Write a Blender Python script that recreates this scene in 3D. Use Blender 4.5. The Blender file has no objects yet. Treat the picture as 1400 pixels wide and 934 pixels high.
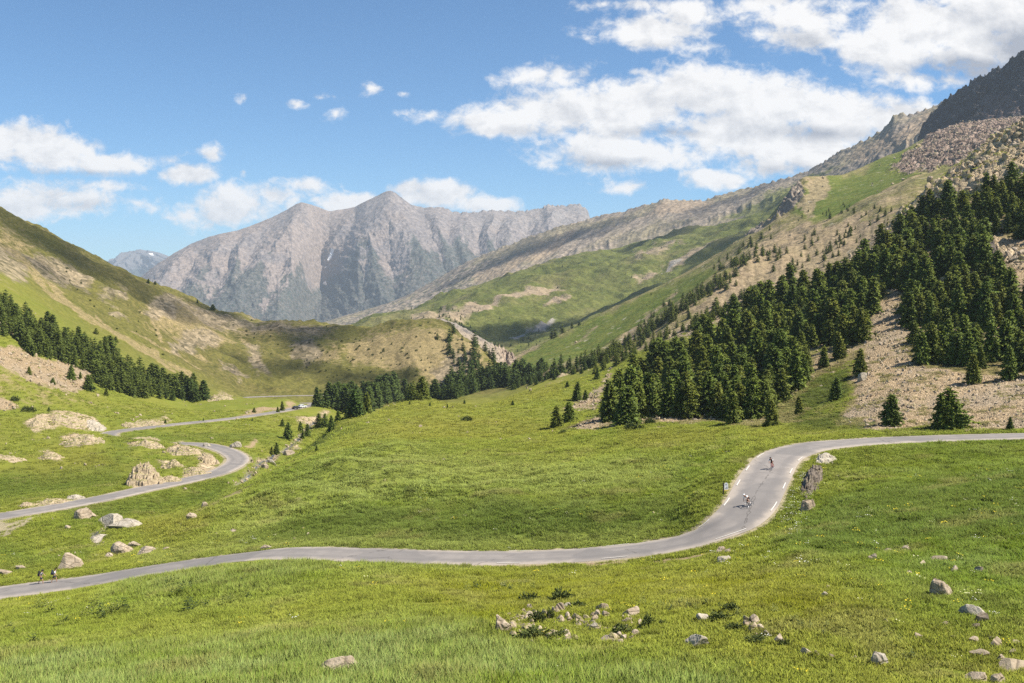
import bpy, bmesh, math, random
import numpy as np
from mathutils import Vector, Matrix

C = bpy.context.scene.collection
SC = bpy.context.scene
R = math.radians
F, CX, HOR = 1400.0, 700.0, 400.0        # focal length and horizon of the photograph in its own pixels
rng = np.random.default_rng(11)
random.seed(5)

# ------------------------------------------------------------------ small helpers
def ray_point(px, py, D):
    """The place D metres ahead that the photograph shows at px, py."""
    return ((px - CX) / F * D, D, -(py - HOR) / F * D)

def tag(o, label=None, cat=None, group=None, kind=None):
    if label: o['label'] = label
    if cat: o['category'] = cat
    if group: o['group'] = group
    if kind or cat: o['kind'] = kind or 'thing'
    return o

def mesh_from(name, verts, faces, smooth=False):
    """Mesh from numpy arrays: verts n x 3, faces m x k (k = 3 or 4)."""
    me = bpy.data.meshes.new(name)
    verts = np.asarray(verts, dtype=np.float32); faces = np.asarray(faces, dtype=np.int32)
    n, m, k = len(verts), len(faces), faces.shape[1]
    me.vertices.add(n); me.vertices.foreach_set('co', verts.ravel())
    me.loops.add(m * k); me.loops.foreach_set('vertex_index', faces.ravel())
    me.polygons.add(m)
    me.polygons.foreach_set('loop_start', np.arange(0, m * k, k, dtype=np.int32))
    me.polygons.foreach_set('use_smooth', np.full(m, smooth, dtype=bool))
    me.update(calc_edges=True)
    return me

def set_color(me, name, arr):
    a = me.attributes.new(name, 'FLOAT_COLOR', 'POINT')
    a.data.foreach_set('color', np.asarray(arr, dtype=np.float32).ravel())

def obj(name, me, mat=None, parent=None, loc=None):
    o = bpy.data.objects.new(name, me)
    C.objects.link(o)
    if mat is not None and me is not None: 
        me.materials.clear(); me.materials.append(mat)
    if parent is not None: o.parent = parent
    if loc is not None: o.location = loc
    return o

def empty(name, loc=(0, 0, 0), rz=0.0):
    o = bpy.data.objects.new(name, None)
    o.empty_display_size = 0.3
    C.objects.link(o); o.location = loc; o.rotation_euler = (0, 0, rz)
    return o

def grid_faces(nu, nv):
    i = np.arange(nu - 1)[:, None] * nv + np.arange(nv - 1)[None, :]
    i = i.ravel()
    return np.stack([i, i + nv, i + nv + 1, i + 1], axis=1)

# ------------------------------------------------------------------ noise in numpy
_perm = np.random.default_rng(3).permutation(256).astype(np.int64)
_perm = np.concatenate([_perm, _perm, _perm])
_ang = np.random.default_rng(4).random(256) * 2 * math.pi
_gx, _gy = np.cos(_ang), np.sin(_ang)

def perlin(x, y):
    x = np.asarray(x, dtype=np.float64); y = np.asarray(y, dtype=np.float64)
    xi = np.floor(x).astype(np.int64); yi = np.floor(y).astype(np.int64)
    xf, yf = x - xi, y - yi
    xi &= 255; yi &= 255
    u = xf * xf * xf * (xf * (xf * 6 - 15) + 10); v = yf * yf * yf * (yf * (yf * 6 - 15) + 10)
    def g(ix, iy, fx, fy):
        h = _perm[_perm[ix] + iy]
        return _gx[h] * fx + _gy[h] * fy
    a = g(xi, yi, xf, yf); b = g(xi + 1, yi, xf - 1, yf)
    c = g(xi, yi + 1, xf, yf - 1); d = g(xi + 1, yi + 1, xf - 1, yf - 1)
    return 1.5 * ((a + u * (b - a)) + v * ((c + u * (d - c)) - (a + u * (b - a))))

def fbm(x, y, octaves=5, gain=0.5, lac=2.03):
    s, a, t = 0.0, 1.0, 0.0
    for k in range(octaves):
        s = s + a * perlin(x + 17.3 * k, y - 9.1 * k); t += a
        x, y, a = x * lac, y * lac, a * gain
    return s / t

def ridged(x, y, octaves=5, gain=0.55, lac=2.05):
    s, a, t = 0.0, 1.0, 0.0
    for k in range(octaves):
        n = 1 - np.abs(perlin(x + 31.7 * k, y + 5.3 * k))
        s = s + a * n * n; t += a
        x, y, a = x * lac, y * lac, a * gain
    return s / t

def sstep(e0, e1, x):
    t = np.clip((x - e0) / (e1 - e0), 0, 1)
    return t * t * (3 - 2 * t)

def poly_mask(px, py, poly, soft=4.0):
    """1 well inside the polygon, 0 well outside, half on its outline, soft pixels either side."""
    poly = np.asarray(poly, dtype=float)
    lo, hi = poly.min(0) - soft, poly.max(0) + soft
    out = np.zeros(px.shape)
    sel = (px > lo[0]) & (px < hi[0]) & (py > lo[1]) & (py < hi[1])
    if not sel.any(): return out
    x, y = px[sel], py[sel]
    inside = np.zeros(x.shape, dtype=bool); d2 = np.full(x.shape, 1e9)
    n = len(poly)
    for i in range(n):
        (x0, y0), (x1, y1) = poly[i], poly[(i + 1) % n]
        cond = ((y0 > y) != (y1 > y))
        with np.errstate(divide='ignore', invalid='ignore'):
            xs = (x1 - x0) * (y - y0) / (y1 - y0 + 1e-12) + x0
        inside ^= cond & (x < xs)
        dx, dy = x1 - x0, y1 - y0
        t = np.clip(((x - x0) * dx + (y - y0) * dy) / (dx * dx + dy * dy + 1e-9), 0, 1)
        d2 = np.minimum(d2, (x - x0 - t * dx) ** 2 + (y - y0 - t * dy) ** 2)
    d = np.sqrt(d2)
    out[sel] = np.clip(0.5 + np.where(inside, d, -d) / (2 * soft), 0, 1)
    return out

def line_mask(px, py, pts, w):
    """Soft band of half width w pixels along a polyline."""
    pts = np.asarray(pts, dtype=float)
    d2 = np.full(px.shape, 1e9)
    lo, hi = pts.min(0) - 2 * w, pts.max(0) + 2 * w
    sel = (px > lo[0]) & (px < hi[0]) & (py > lo[1]) & (py < hi[1])
    x, y = px[sel], py[sel]; dd = np.full(x.shape, 1e9)
    for (x0, y0), (x1, y1) in zip(pts[:-1], pts[1:]):
        dx, dy = x1 - x0, y1 - y0
        t = np.clip(((x - x0) * dx + (y - y0) * dy) / (dx * dx + dy * dy + 1e-9), 0, 1)
        dd = np.minimum(dd, (x - x0 - t * dx) ** 2 + (y - y0 - t * dy) ** 2)
    d2[sel] = dd
    return np.clip(1.4 - np.sqrt(d2) / w, 0, 1)

def catmull(pts, step):
    """Smooth resampled curve through the points, about step metres apart."""
    p = np.asarray(pts, dtype=float)
    p = np.vstack([2 * p[0] - p[1], p, 2 * p[-1] - p[-2]])
    out = []
    for i in range(1, len(p) - 2):
        L = np.linalg.norm(p[i + 1] - p[i]); n = max(2, int(L / step))
        t = np.linspace(0, 1, n, endpoint=False)[:, None]
        a, b, c, d = p[i - 1], p[i], p[i + 1], p[i + 2]
        out.append(0.5 * (2 * b + (c - a) * t + (2 * a - 5 * b + 4 * c - d) * t ** 2 + (3 * b - a - 3 * c + d) * t ** 3))
    out.append(p[-2][None])
    return np.vstack(out)

# ------------------------------------------------------------------ node helpers
class NT:
    def __init__(s, mat): s.t = mat.node_tree; s.n = s.t.nodes; s.l = s.t.links
    def node(s, typ, **kw):
        nd = s.n.new(typ)
        for k, v in kw.items(): setattr(nd, k, v)
        return nd
    def link(s, a, b): s.l.new(a, b)
    def put(s, sock, v):
        if isinstance(v, bpy.types.NodeSocket): s.l.new(v, sock)
        elif v is not None:
            if isinstance(v, (tuple, list)) and len(v) == 3 and sock.type == 'RGBA': v = (*v, 1)
            sock.default_value = v
    def math(s, op, a, b=None, c=None, clamp=False):
        nd = s.node('ShaderNodeMath', operation=op, use_clamp=clamp)
        s.put(nd.inputs[0], a)
        if b is not None: s.put(nd.inputs[1], b)
        if c is not None: s.put(nd.inputs[2], c)
        return nd.outputs[0]
    def vmath(s, op, a, b=None, scale=None):
        nd = s.node('ShaderNodeVectorMath', operation=op)
        s.put(nd.inputs[0], a)
        if b is not None: s.put(nd.inputs[1], b)
        if scale is not None: s.put(nd.inputs['Scale'], scale)
        return nd.outputs['Value'] if op in ('LENGTH', 'DOT_PRODUCT', 'DISTANCE') else nd.outputs[0]
    def mix(s, f, a, b, blend='MIX'):
        nd = s.node('ShaderNodeMix', data_type='RGBA', blend_type=blend)
        s.put(nd.inputs[0], f); s.put(nd.inputs[6], a); s.put(nd.inputs[7], b)
        return nd.outputs[2]
    def noise(s, vec, scale, detail=4, rough=0.55, dist=0.0):
        nd = s.node('ShaderNodeTexNoise')
        s.put(nd.inputs['Vector'], vec); nd.inputs['Scale'].default_value = scale
        nd.inputs['Detail'].default_value = detail; nd.inputs['Roughness'].default_value = rough
        nd.inputs['Distortion'].default_value = dist
        return nd.outputs[0]
    def voronoi(s, vec, scale, feature='F1', out='Distance', rnd=1.0):
        nd = s.node('ShaderNodeTexVoronoi', feature=feature)
        s.put(nd.inputs['Vector'], vec); nd.inputs['Scale'].default_value = scale
        if 'Randomness' in nd.inputs: nd.inputs['Randomness'].default_value = rnd
        return nd.outputs[out]
    def step(s, x, e0, e1):
        nd = s.node('ShaderNodeMapRange', interpolation_type='SMOOTHSTEP')
        s.put(nd.inputs[0], x); nd.inputs[1].default_value = e0; nd.inputs[2].default_value = e1
        return nd.outputs[0]
    def attr(s, name, typ='GEOMETRY'):
        nd = s.node('ShaderNodeAttribute', attribute_name=name, attribute_type=typ)
        return nd
    def sep(s, col):
        nd = s.node('ShaderNodeSeparateColor'); s.put(nd.inputs[0], col); return nd.outputs
    def mapping(s, vec, scale=(1, 1, 1), rot=(0, 0, 0), loc=(0, 0, 0)):
        nd = s.node('ShaderNodeMapping'); s.put(nd.inputs[0], vec)
        nd.inputs['Scale'].default_value = scale; nd.inputs['Rotation'].default_value = rot; nd.inputs['Location'].default_value = loc
        return nd.outputs[0]

def new_mat(name):
    m = bpy.data.materials.new(name); m.use_nodes = True
    t = NT(m); b = m.node_tree.nodes['Principled BSDF']
    b.inputs['Specular IOR Level'].default_value = 0.2
    b.inputs['Roughness'].default_value = 0.9
    return m, t, b

def plain(name, col, rough=0.8, spec=0.25, metal=0.0, vary=0.12, scale=6.0):
    m, t, b = new_mat(name)
    g = t.node('ShaderNodeNewGeometry'); tc = t.node('ShaderNodeTexCoord')
    n = t.noise(tc.outputs['Object'], scale, 4)
    c = t.mix(n, tuple(x * (1 - vary) for x in col), tuple(min(1, x * (1 + vary)) for x in col))
    t.link(c, b.inputs['Base Color']); b.inputs['Roughness'].default_value = rough
    b.inputs['Specular IOR Level'].default_value = spec; b.inputs['Metallic'].default_value = metal
    return m
# ================================================================== the near valley, one sheet
ROAD1 = [(-260,850,116),(-120,829,119),(0,810,121),(100,797,121.5),(200,781,121),(300,766,120),(360,758,118),(420,756,116),(500,758.5,114),(600,761.5,112),(700,762,110),
         (800,758,108),(880,750,107),(940,739,106.5),(985,722,107),(1010,707,109),(1026,690,112),(1036,672,116),(1045,655,121),
         (1055,638,127),(1069,624,132.5),(1095,614,137),(1130,608,140.5),(1170,604.5,142.5),(1220,601.5,143.5),(1300,598.5,143),
         (1400,596,141),(1520,594,138),(1680,591,134)]
ROAD2 = [(-160,733,174),(-60,717,180),(0,706,185),(60,696,190),(110,687,196),(160,677,205),(200,668,213),(240,660,222),(280,651,233),(305,643,245),(321,634,258),
         (325,626,271),(316,619,284),(301,613,296),(285,609,306),(268,607,312),(245,606.5,314),(215,606.5,314),(185,605.5,316),(158,601.5,321),
         (147,595.5,329),(152,591.5,335),(168,588.5,339),(200,584.5,346),(250,579,360),(300,574,378),(340,569,398),(370,564.5,418),(395,560,440),(412,556.5,460),
         (424,554.2,477),(431,552.8,491),(430,551.4,503),(420,551,512),(400,551.5,522),(370,551,533),(345,548,545),(332,544.5,560),(345,542.8,575),(380,541.6,592),
         (420,540.8,612),(480,540.8,637),(540,542,665),(600,545,690)]
CP = []
for pts in (ROAD1, ROAD2): CP += [p for p in pts]
CP += [
 # right under the camera and along the bottom of the frame
 (-300,1040,20),(100,1040,20),(500,1030,20),(900,1020,20),(1300,1000,20),(1700,990,20),
 (-300,1010,35),(100,1012,35),(500,1015,35),(900,1005,35),(1300,985,35),(1700,950,35),
 (-250,945,58),(0,934,58),(200,934,56),(466,934,52),(700,934,50),(1000,934,48),(1200,934,47),(1400,930,46),(1650,880,46),
 # foreground meadow
 (0,885,72),(0,850,88),(0,826,110),(-200,866,95),(200,880,72),(200,830,88),(200,791,112),(400,870,68),(400,810,86),(400,766.5,109),
 (600,880,62),(600,815,82),(600,775,104),(700,875,62),(700,822,80),(700,784,101),(800,865,62),(800,810,82),(800,776,101),
 (900,860,60),(900,800,80),(900,768,99),(1000,860,58),(1000,800,75),(1000,765,90),(985,742,101),
 (1100,860,56),(1100,800,68),(1100,745,86),(1100,695,108),(1090,665,118),(1125,640,127),(1115,622,134),
 (1200,850,56),(1200,800,66),(1200,740,84),(1200,680,107),(1200,640,125),(1200,612,140),
 (1300,840,57),(1300,780,70),(1300,720,87),(1300,660,112),(1300,607,139),
 (1400,830,58),(1400,760,72),(1400,700,88),(1400,640,113),(1400,605,137),(1600,800,58),(1600,700,84),(1600,602,128),
 # bank on the far side of the lower road
 (0,795,131),(100,783,132),(200,768,131),(300,752,131),(400,744,126),(500,740,123),(600,743,121),(700,744,118),(800,737,116),(900,722,116),(960,705,115),(990,680,119),(1008,655,126),(1030,628,135),(1060,613,142),
 (-150,800,135),(-250,790,140),
 # valley floor by the brook
 (0,768,142),(50,757,150),(100,762,142),(140,733,163),(200,742,152),(-150,765,150),(180,712,182),(120,715,176),(60,725,168),(0,738,166),(250,697,198),
 (-100,700,200),(0,690,197),(300,675,214),(355,649,262),(335,662,238),(380,622,303),(420,609,327),(470,607,326),(520,575,430),(440,611.5,316),(400,629,287),(300,676,208),
 # the big hump in the middle
 (240,722,150),(265,704,160),(300,685,171),(360,653,190),(400,632,205),(440,612,225),(480,590,255),(510,575,285),
 (300,735,137),(350,715,145),(400,700,146),(450,680,152),(500,720,131),(500,670,153),(500,630,183),(500,598,235),
 (600,710,130),(600,660,158),(600,620,190),(600,590,240),(700,710,126),(700,650,158),(700,615,190),(700,590,235),(650,570,290),
 (800,700,124),(800,640,155),(800,608,185),(800,587,208),(900,690,124),(900,640,145),(900,605,172),(900,582,200),
 (960,660,131),(1000,620,146),(1000,585,180),(1080,596,160),(1085,590,166),(1110,601,150),
 # behind the hump, shelves and knolls towards the valley mouth
 (460,580,290),(490,569.5,320),(475,573,312),(530,570,300),(571,545,395),(545,552,370),(610,556,375),(640,556,385),(680,548,415),(720,532,450),(755,517,500),(600,566,300),(560,568,310),
 (571,548,450),(600,560,440),(650,552,470),(700,545,490),(640,545,520),(500,572,450),(480,574,440),(450,570,440),(430,572,420),(520,560,500),(560,555,520),(470,556,520),(440,556,520),
 (760,575,240),(740,550,330),(790,530,370),(800,560,270),(830,500,480),(800,504,500),(860,490,500),(840,540,320),(780,512,480),
 # left meadow and bowl
 (0,660,222),(60,650,235),(120,640,245),(150,655,226),(0,630,252),(100,618,270),(200,640,245),(250,628,262),(290,622,278),(240,612,280),(200,601,291),(160,597,298),(120,596,302),
 (60,590,310),(0,590,300),(0,565,335),(60,565,345),(120,560,365),(200,560,400),(250,556,430),(300,548,470),(330,545,490),(360,546,500),(395,547.5,503),(430,551,520),(270,568,385),(350,580,370),(300,595,335),(380,595,345),(330,605,315),(390,580,385),(360,600,330),
 (-150,640,240),(-150,600,290),(-150,560,330),(-200,500,360),(-200,420,420),(-200,330,520),
 (0,520,358),(0,470,390),(0,420,440),(0,360,540),(0,320,660),(0,283,800),(0,300,900),
 (90,525,400),(100,470,470),(100,430,540),(100,380,680),(90,331,820),(90,350,920),(-150,270,640),(-150,205,800),(-150,240,920),
 (180,530,440),(180,480,530),(180,430,640),(160,366,850),(160,385,950),(240,540,480),(250,520,540),(240,460,680),(240,399,900),(240,415,1000),(300,540,530),
 (300,510,640),(300,460,780),(300,425,900),(300,445,1000),(390,437,880),(390,457,980),(390,480,780),(390,520,690),(340,535,640),(330,539,600),
 (450,443,870),(450,463,980),(450,500,730),(440,533,660),(500,449,860),(500,468,960),(500,490,750),(520,530,675),(550,441,850),(550,462,950),(600,440,830),(600,470,960),
 (640,463,800),(640,480,900),(668,489,770),(670,502,860),(692,508,735),(700,525,830),(600,480,745),(560,500,720),(620,520,690),(590,538,680),(660,515,690),(690,515,700),
 (715,512,720),(730,525,760),
 # right spur
 (1400,575,152),(1400,540,175),(1400,500,200),(1400,450,226),(1400,400,252),(1400,340,286),(1400,280,322),(1400,220,358),(1400,172,390),(1400,200,440),(1400,250,520),
 (1300,580,158),(1300,540,182),(1300,500,205),(1300,450,236),(1300,400,268),(1300,340,312),(1300,280,356),(1300,238,392),(1300,262,450),(1300,310,520),
 (1200,583,160),(1200,550,182),(1200,500,215),(1200,450,250),(1200,400,290),(1200,350,350),(1200,318,400),(1200,345,470),(1200,390,540),
 (1100,590,168),(1100,560,195),(1100,520,225),(1100,480,258),(1100,440,305),(1100,408,360),(1100,392,410),(1100,420,480),(1100,460,560),
 (1000,578,195),(1000,550,222),(1000,510,262),(1000,470,320),(1000,440,385),(1000,425,430),(1000,450,500),(1000,480,580),
 (900,572,215),(900,540,260),(900,510,320),(900,485,390),(900,465,460),(900,482,540),(900,500,620),(840,573,220),(830,520,380),(840,482,520),(840,500,600),(780,507,560),(780,525,640),
 (1550,500,190),(1550,400,235),(1550,280,290),(1550,150,360),(1550,110,390),(1550,150,450),(1700,480,190),(1700,300,270),(1700,60,390),(1700,110,470),
]
CP = np.array(CP, dtype=float)
# drop near duplicates so that the spline stays well conditioned
keep = []
for i, p in enumerate(CP):
    if all(abs(p[0] - CP[j][0]) > 3 or abs(math.log(p[2] / CP[j][2])) > 0.004 for j in keep): keep.append(i)
CP = CP[keep]
SX, SY = 1 / 160.0, 4.5
def _q(px, D): return np.stack([np.asarray(px) * SX, np.log(D) * SY], axis=-1)
def _phi(r2): return 0.5 * r2 * np.log(r2 + 1e-12)
_Q = _q(CP[:, 0], CP[:, 2]); _n = len(_Q)
_A = np.zeros((_n + 3, _n + 3))
_A[:_n, :_n] = _phi(((_Q[:, None] - _Q[None]) ** 2).sum(-1)) + np.eye(_n) * 0.004
_A[:_n, _n] = 1; _A[:_n, _n + 1:] = _Q; _A[_n, :_n] = 1; _A[_n + 1:, :_n] = _Q.T
_w = np.linalg.solve(_A, np.concatenate([CP[:, 1], np.zeros(3)]))

NC, NR = 760, 660
D_MIN, D_MAX = 16.0, 1000.0
gpx = np.linspace(-255, 1660, NC)
# rows packed where the road and the meadow are
gD = np.exp(np.concatenate([np.linspace(math.log(D_MIN), math.log(45), 30, endpoint=False), np.linspace(math.log(45), math.log(D_MAX), NR - 30)]))
PX, DD = np.meshgrid(gpx, gD, indexing='ij')
PY = np.zeros_like(PX)
for i in range(NC):
    q = _q(np.full(NR, gpx[i]), gD)
    r2 = ((q[:, None] - _Q[None]) ** 2).sum(-1)
    PY[i] = _phi(r2) @ _w[:_n] + _w[_n] + q @ _w[_n + 1:]
GX = (PX - CX) / F * DD
GZ = -(PY - HOR) / F * DD

# ---- what grows or lies where, with some painted relief shading: soft masks over the ground
# outlines wander, as the edges of scree and turf do
_lx, _ly = GX / np.sqrt(DD), np.log(DD) * 16
WPX = PX + 9 * fbm(GX / (0.055 * DD), _ly * 1.5, 4); WPY = PY + 6 * fbm(GX / (0.05 * DD) + 40, _ly * 1.5 + 11, 4)
def polys(lst, soft=5):
    m = np.zeros_like(PX)
    for p in lst: m = np.maximum(m, poly_mask(WPX, WPY, p, soft))
    return m
NEAR = DD < 145
MID = (DD >= 145) & (DD < 560)
FARM = DD >= 430
SCREE = polys([
 [(1145,580),(1170,545),(1165,520),(1188,470),(1185,425),(1222,402),(1245,430),(1235,480),(1255,500),(1330,510),(1420,515),(1700,510),(1700,592),(1290,588),(1180,587)],
 [(765,585),(835,563),(850,573),(955,560),(962,578),(860,582)],
 [(770,560),(820,530),(840,500),(815,560)],
 [(1345,325),(1420,325),(1700,300),(1700,420),(1400,402),(1360,370)],
 [(1040,418),(1100,385),(1220,300),(1262,285),(1215,338),(1170,368),(1100,402)],
 [(1380,190),(1400,170),(1500,120),(1500,200),(1400,240),(1390,215)],
 [(880,472),(960,432),(1040,405),(1060,412),(960,450)],
 [(15,470),(45,480),(85,497),(122,508),(128,532),(95,536),(60,527),(30,512),(-40,480)],
 [(-60,405),(25,430),(32,457),(-60,450)],
 [(-60,540),(5,543),(32,561),(-60,563)],
]) * (DD > 148)
SCREE = np.maximum(SCREE, 0.55 * polys([[(820,570),(850,540),(900,500),(960,460),(1010,430),(1060,400),(1110,385),(1230,310),(1340,240),(1500,180),(1500,500),(1330,505),(1250,490),(1190,470),(1110,520),(1050,580)]], 8) * (DD > 160))
ROCK = polys([
 [(32,578),(60,565),(95,560),(130,572),(145,585),(120,590),(100,580),(60,592),(45,598)],
 [(78,602),(95,594),(130,598),(148,605),(110,612),(85,608)],
 [(48,618),(65,615),(85,625),(88,633),(72,634)], [(-40,618),(20,628),(38,633),(-40,636)],
 [(172,648),(190,634),(207,650),(240,659),(225,668),(185,674)],
 [(165,606),(215,600),(228,610),(180,616)],
 [(215,617),(250,602),(290,618),(303,634),(272,655),(240,661),(252,640),(270,630)],
 [(208,628),(240,632),(250,643),(222,640)],
 [(15,694),(60,685),(90,679),(122,680),(122,688),(40,698)],
 [(160,583),(185,576),(228,571),(242,577),(200,584)],
 [(270,546),(300,537),(320,540),(327,548),(300,546)],
 [(400,573),(430,566),(457,560),(442,580),(410,586)], [(345,640),(372,618),(392,612),(410,604),(412,612),(385,625),(362,650)],
 [(770,500),(800,490),(830,480),(870,478),(850,492),(800,503)],
], 5) * (DD > 150) * 0.72
CRAG = polys([[(1225,300),(1300,232),(1400,165),(1550,100),(1550,180),(1400,235),(1345,258),(1260,292)],
              [(1330,330),(1360,330),(1400,345),(1400,372),(1350,352)],
              [(1260,390),(1350,360),(1350,375),(1290,400)]], 6) * (DD > 200)
DIRT = polys([
 [(295,573),(335,562),(352,557),(400,548),(413,551),(382,560),(335,569)],
 [(330,541),(345,536),(420,536),(440,539),(380,541)],
 [(240,700),(262,690),(262,705)], [(700,772),(900,768),(985,752),(980,747),(890,763),(700,767)], [(330,612),(352,600),(352,606),(340,616)],
], 3) * 0.75
BAREB = polys([[(1128,662),(1135,635),(1185,622),(1245,632),(1195,658),(1150,668)]], 10)
HOLLOW = polys([[(672,858),(690,838),(720,832),(790,834),(830,838),(880,846),(885,858),(860,874),(800,882),(720,880),(680,870)], [(1000,858),(1025,852),(1075,874),(1070,884),(1030,872)]], 7) * (DD < 110)
DIRT = np.maximum(DIRT, 0.62 * line_mask(WPX, WPY, [(248,716),(263,703),(280,694),(302,684),(340,662)], 4.5) * (DD < 215))
DIRT = np.maximum(DIRT, 0.5 * np.maximum(HOLLOW, 0.9 * BAREB))
TAN = np.maximum(polys([
 [(460,470),(500,452),(600,443),(650,468),(675,505),(640,533),(585,532),(560,505),(480,500)],
 [(420,480),(460,465),(470,500),(430,500)],
 [(195,425),(240,405),(300,428),(330,447),(265,455),(255,465),(205,450)], [(233,445),(300,440),(328,470),(290,478),(238,470)],
 [(300,495),(335,505),(335,515),(310,510)], [(300,440),(460,445),(460,462),(330,460)], [(0,300),(60,340),(30,345),(0,330)], [(30,345),(130,385),(120,395),(40,365)],
], 14) * 0.8, 0.75 * np.max([line_mask(0.6 * PX + 0.4 * WPX, 0.6 * PY + 0.4 * WPY, l, w) for l, w in (
   ([(-20,325),(20,352),(60,392),(110,432),(200,480),(262,512)], 3.4), ([(70,405),(160,452),(240,508)], 2.6), ([(0,330),(50,372),(90,410),(150,450),(215,482)], 4.5),
   ([(180,455),(240,480),(275,505)], 1.8), ([(262,484),(300,500)], 2.2), ([(150,445),(170,465),(130,430)], 2), ([(190,420),(215,452),(222,465)], 2.0), ([(330,460),(345,480),(360,505)], 3),
  )], axis=0)) * (DD > 430)
TAN = np.maximum(TAN, 0.75 * polys([[(830,585),(900,540),(1000,500),(1100,480),(1180,460),(1260,300),(1400,240),(1500,200),(1500,520),(1100,585)]], 10) * (DD > 160))
TAN = np.maximum(TAN, 0.5 * polys([[(0,480),(60,520),(150,545),(120,560),(60,560),(-100,545)]], 12) * (DD > 200) * (DD < 460))
LUSH = polys([[(-300,1100),(-300,905),(200,880),(420,865),(640,845),(700,880),(820,905),(1010,925),(1010,1100)],
              [(180,792),(300,778),(420,764),(470,766),(400,800),(250,820),(150,815)], [(470,762),(650,766),(640,773),(480,775)]], 30) * (DD < 125)
GREENR = polys([[(1060,760),(1080,690),(1150,640),(1250,608),(1700,600),(1700,850),(1330,840),(1210,810),(1130,770)],
                [(270,722),(300,690),(450,615),(520,590),(620,640),(900,620),(990,600),(1000,640),(960,700),(800,740),(600,740)]], 40) * (DD < 300)
FLOWER = polys([[(1085,740),(1070,700),(1085,650),(1105,650),(1100,700)]], 10) * (DD < 145)
DRYF = polys([[(560,790),(700,776),(900,775),(1060,775),(1200,830),(1120,850),(900,830),(700,860),(600,840)]], 30) * (DD < 110)
BAND = polys([[(330,745),(420,705),(520,690),(640,682),(800,692),(935,690),(945,722),(850,735),(640,748),(450,750)], [(1060,745),(1130,690),(1300,650),(1500,640),(1500,720),(1250,740),(1120,760)], [(80,690),(250,672),(330,650),(300,690),(180,712),(100,716)], [(-20,650),(60,634),(170,622),(170,655),(120,672),(50,682),(-20,690)], [(150,602),(210,592),(260,598),(180,606)], [(250,590),(360,585),(420,592),(350,604),(280,600)], [(0,740),(60,755),(130,742),(120,765),(40,775),(-40,760)]], 14) * (DD < 340)  # greener, darker grass; across the hump it also paints relief shading
PALE = polys([[(400,660),(450,635),(560,612),(780,640),(930,630),(900,662),(600,668),(450,680)], [(290,735),(330,705),(420,665),(440,690),(340,738)], [(180,750),(330,742),(480,736),(700,738),(900,730),(900,742),(700,752),(420,750),(200,778)]], 14) * (DD < 260)  # lighter grass tones, painted in for the hump's missing relief shading
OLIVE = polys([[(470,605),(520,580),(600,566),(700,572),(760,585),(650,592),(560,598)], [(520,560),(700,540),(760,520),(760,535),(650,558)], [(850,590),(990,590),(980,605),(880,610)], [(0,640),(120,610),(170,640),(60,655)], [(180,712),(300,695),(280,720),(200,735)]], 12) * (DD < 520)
FROCK = polys([[(22,345),(60,350),(100,368),(132,385),(126,394),(90,386),(48,368)], [(136,394),(170,400),(172,410),(140,406)], [(198,425),(205,408),(228,402),(246,412),(238,432),(205,440)], [(240,412),(262,420),(310,432),(440,446),(440,456),(380,452),(300,446),(262,434)], [(236,470),(262,450),(290,455),(300,470),(262,482),(236,480)], [(300,492),(322,500),(340,512),(330,518),(305,505)], [(330,468),(352,480),(368,512),(352,512)], [(400,470),(425,462),(440,480),(420,500),(400,492)], [(0,340),(28,360),(40,384),(20,384),(-20,362)], [(590,505),(620,480),(650,490),(640,525),(600,525)], [(150,420),(172,432),(176,440),(150,430)]], 8) * (DD > 430)
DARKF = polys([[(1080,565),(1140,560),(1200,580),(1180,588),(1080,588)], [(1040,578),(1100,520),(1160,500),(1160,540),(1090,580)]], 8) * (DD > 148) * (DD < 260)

# ---- relief: hummocks in the grass, broken ground in the rock
X, Y = GX, DD
amp = np.clip(0.0022 * DD, 0.08, 2.2)
hum = fbm(X / 23, Y / 23, 3) * amp * 2.0 + fbm(X / 6.5 + 9, Y / 6.5, 3) * amp * np.clip(1.3 - DD / 500, 0.2, 1)
knolly = sstep(480, 700, DD)
hum += knolly * (ridged(X / 60 + 0.4 * fbm(X / 40, Y / 40, 2), Y / 60, 4) - 0.6) * 9
hump = sstep(0.3, 0.9, GREENR) * sstep(116, 150, DD) * sstep(300, 220, DD) * sstep(20, 0, X)
hum += hump * (fbm(X / 13 + 5.3, Y / 12 + 1.7, 2) * 2.4 + fbm(X / 30, Y / 6.5 + 0.02 * X, 2) * 0.7)
rough = np.clip(SCREE + 1.5 * ROCK + CRAG * 2, 0, 2.5)
rk = ridged(X / 7 + 3, Y / 7, 4) - 0.55
rk2 = ridged(X / 16 - 3, (Y + GZ) / 10, 4) - 0.5
hum += ROCK * (0.8 + 2.4 * rk) + np.clip(SCREE - 0.2, 0, 1) * rk * 0.9 + CRAG * rk2 * 9 
GZ = GZ + hum * sstep(22, 50, DD)

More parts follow.
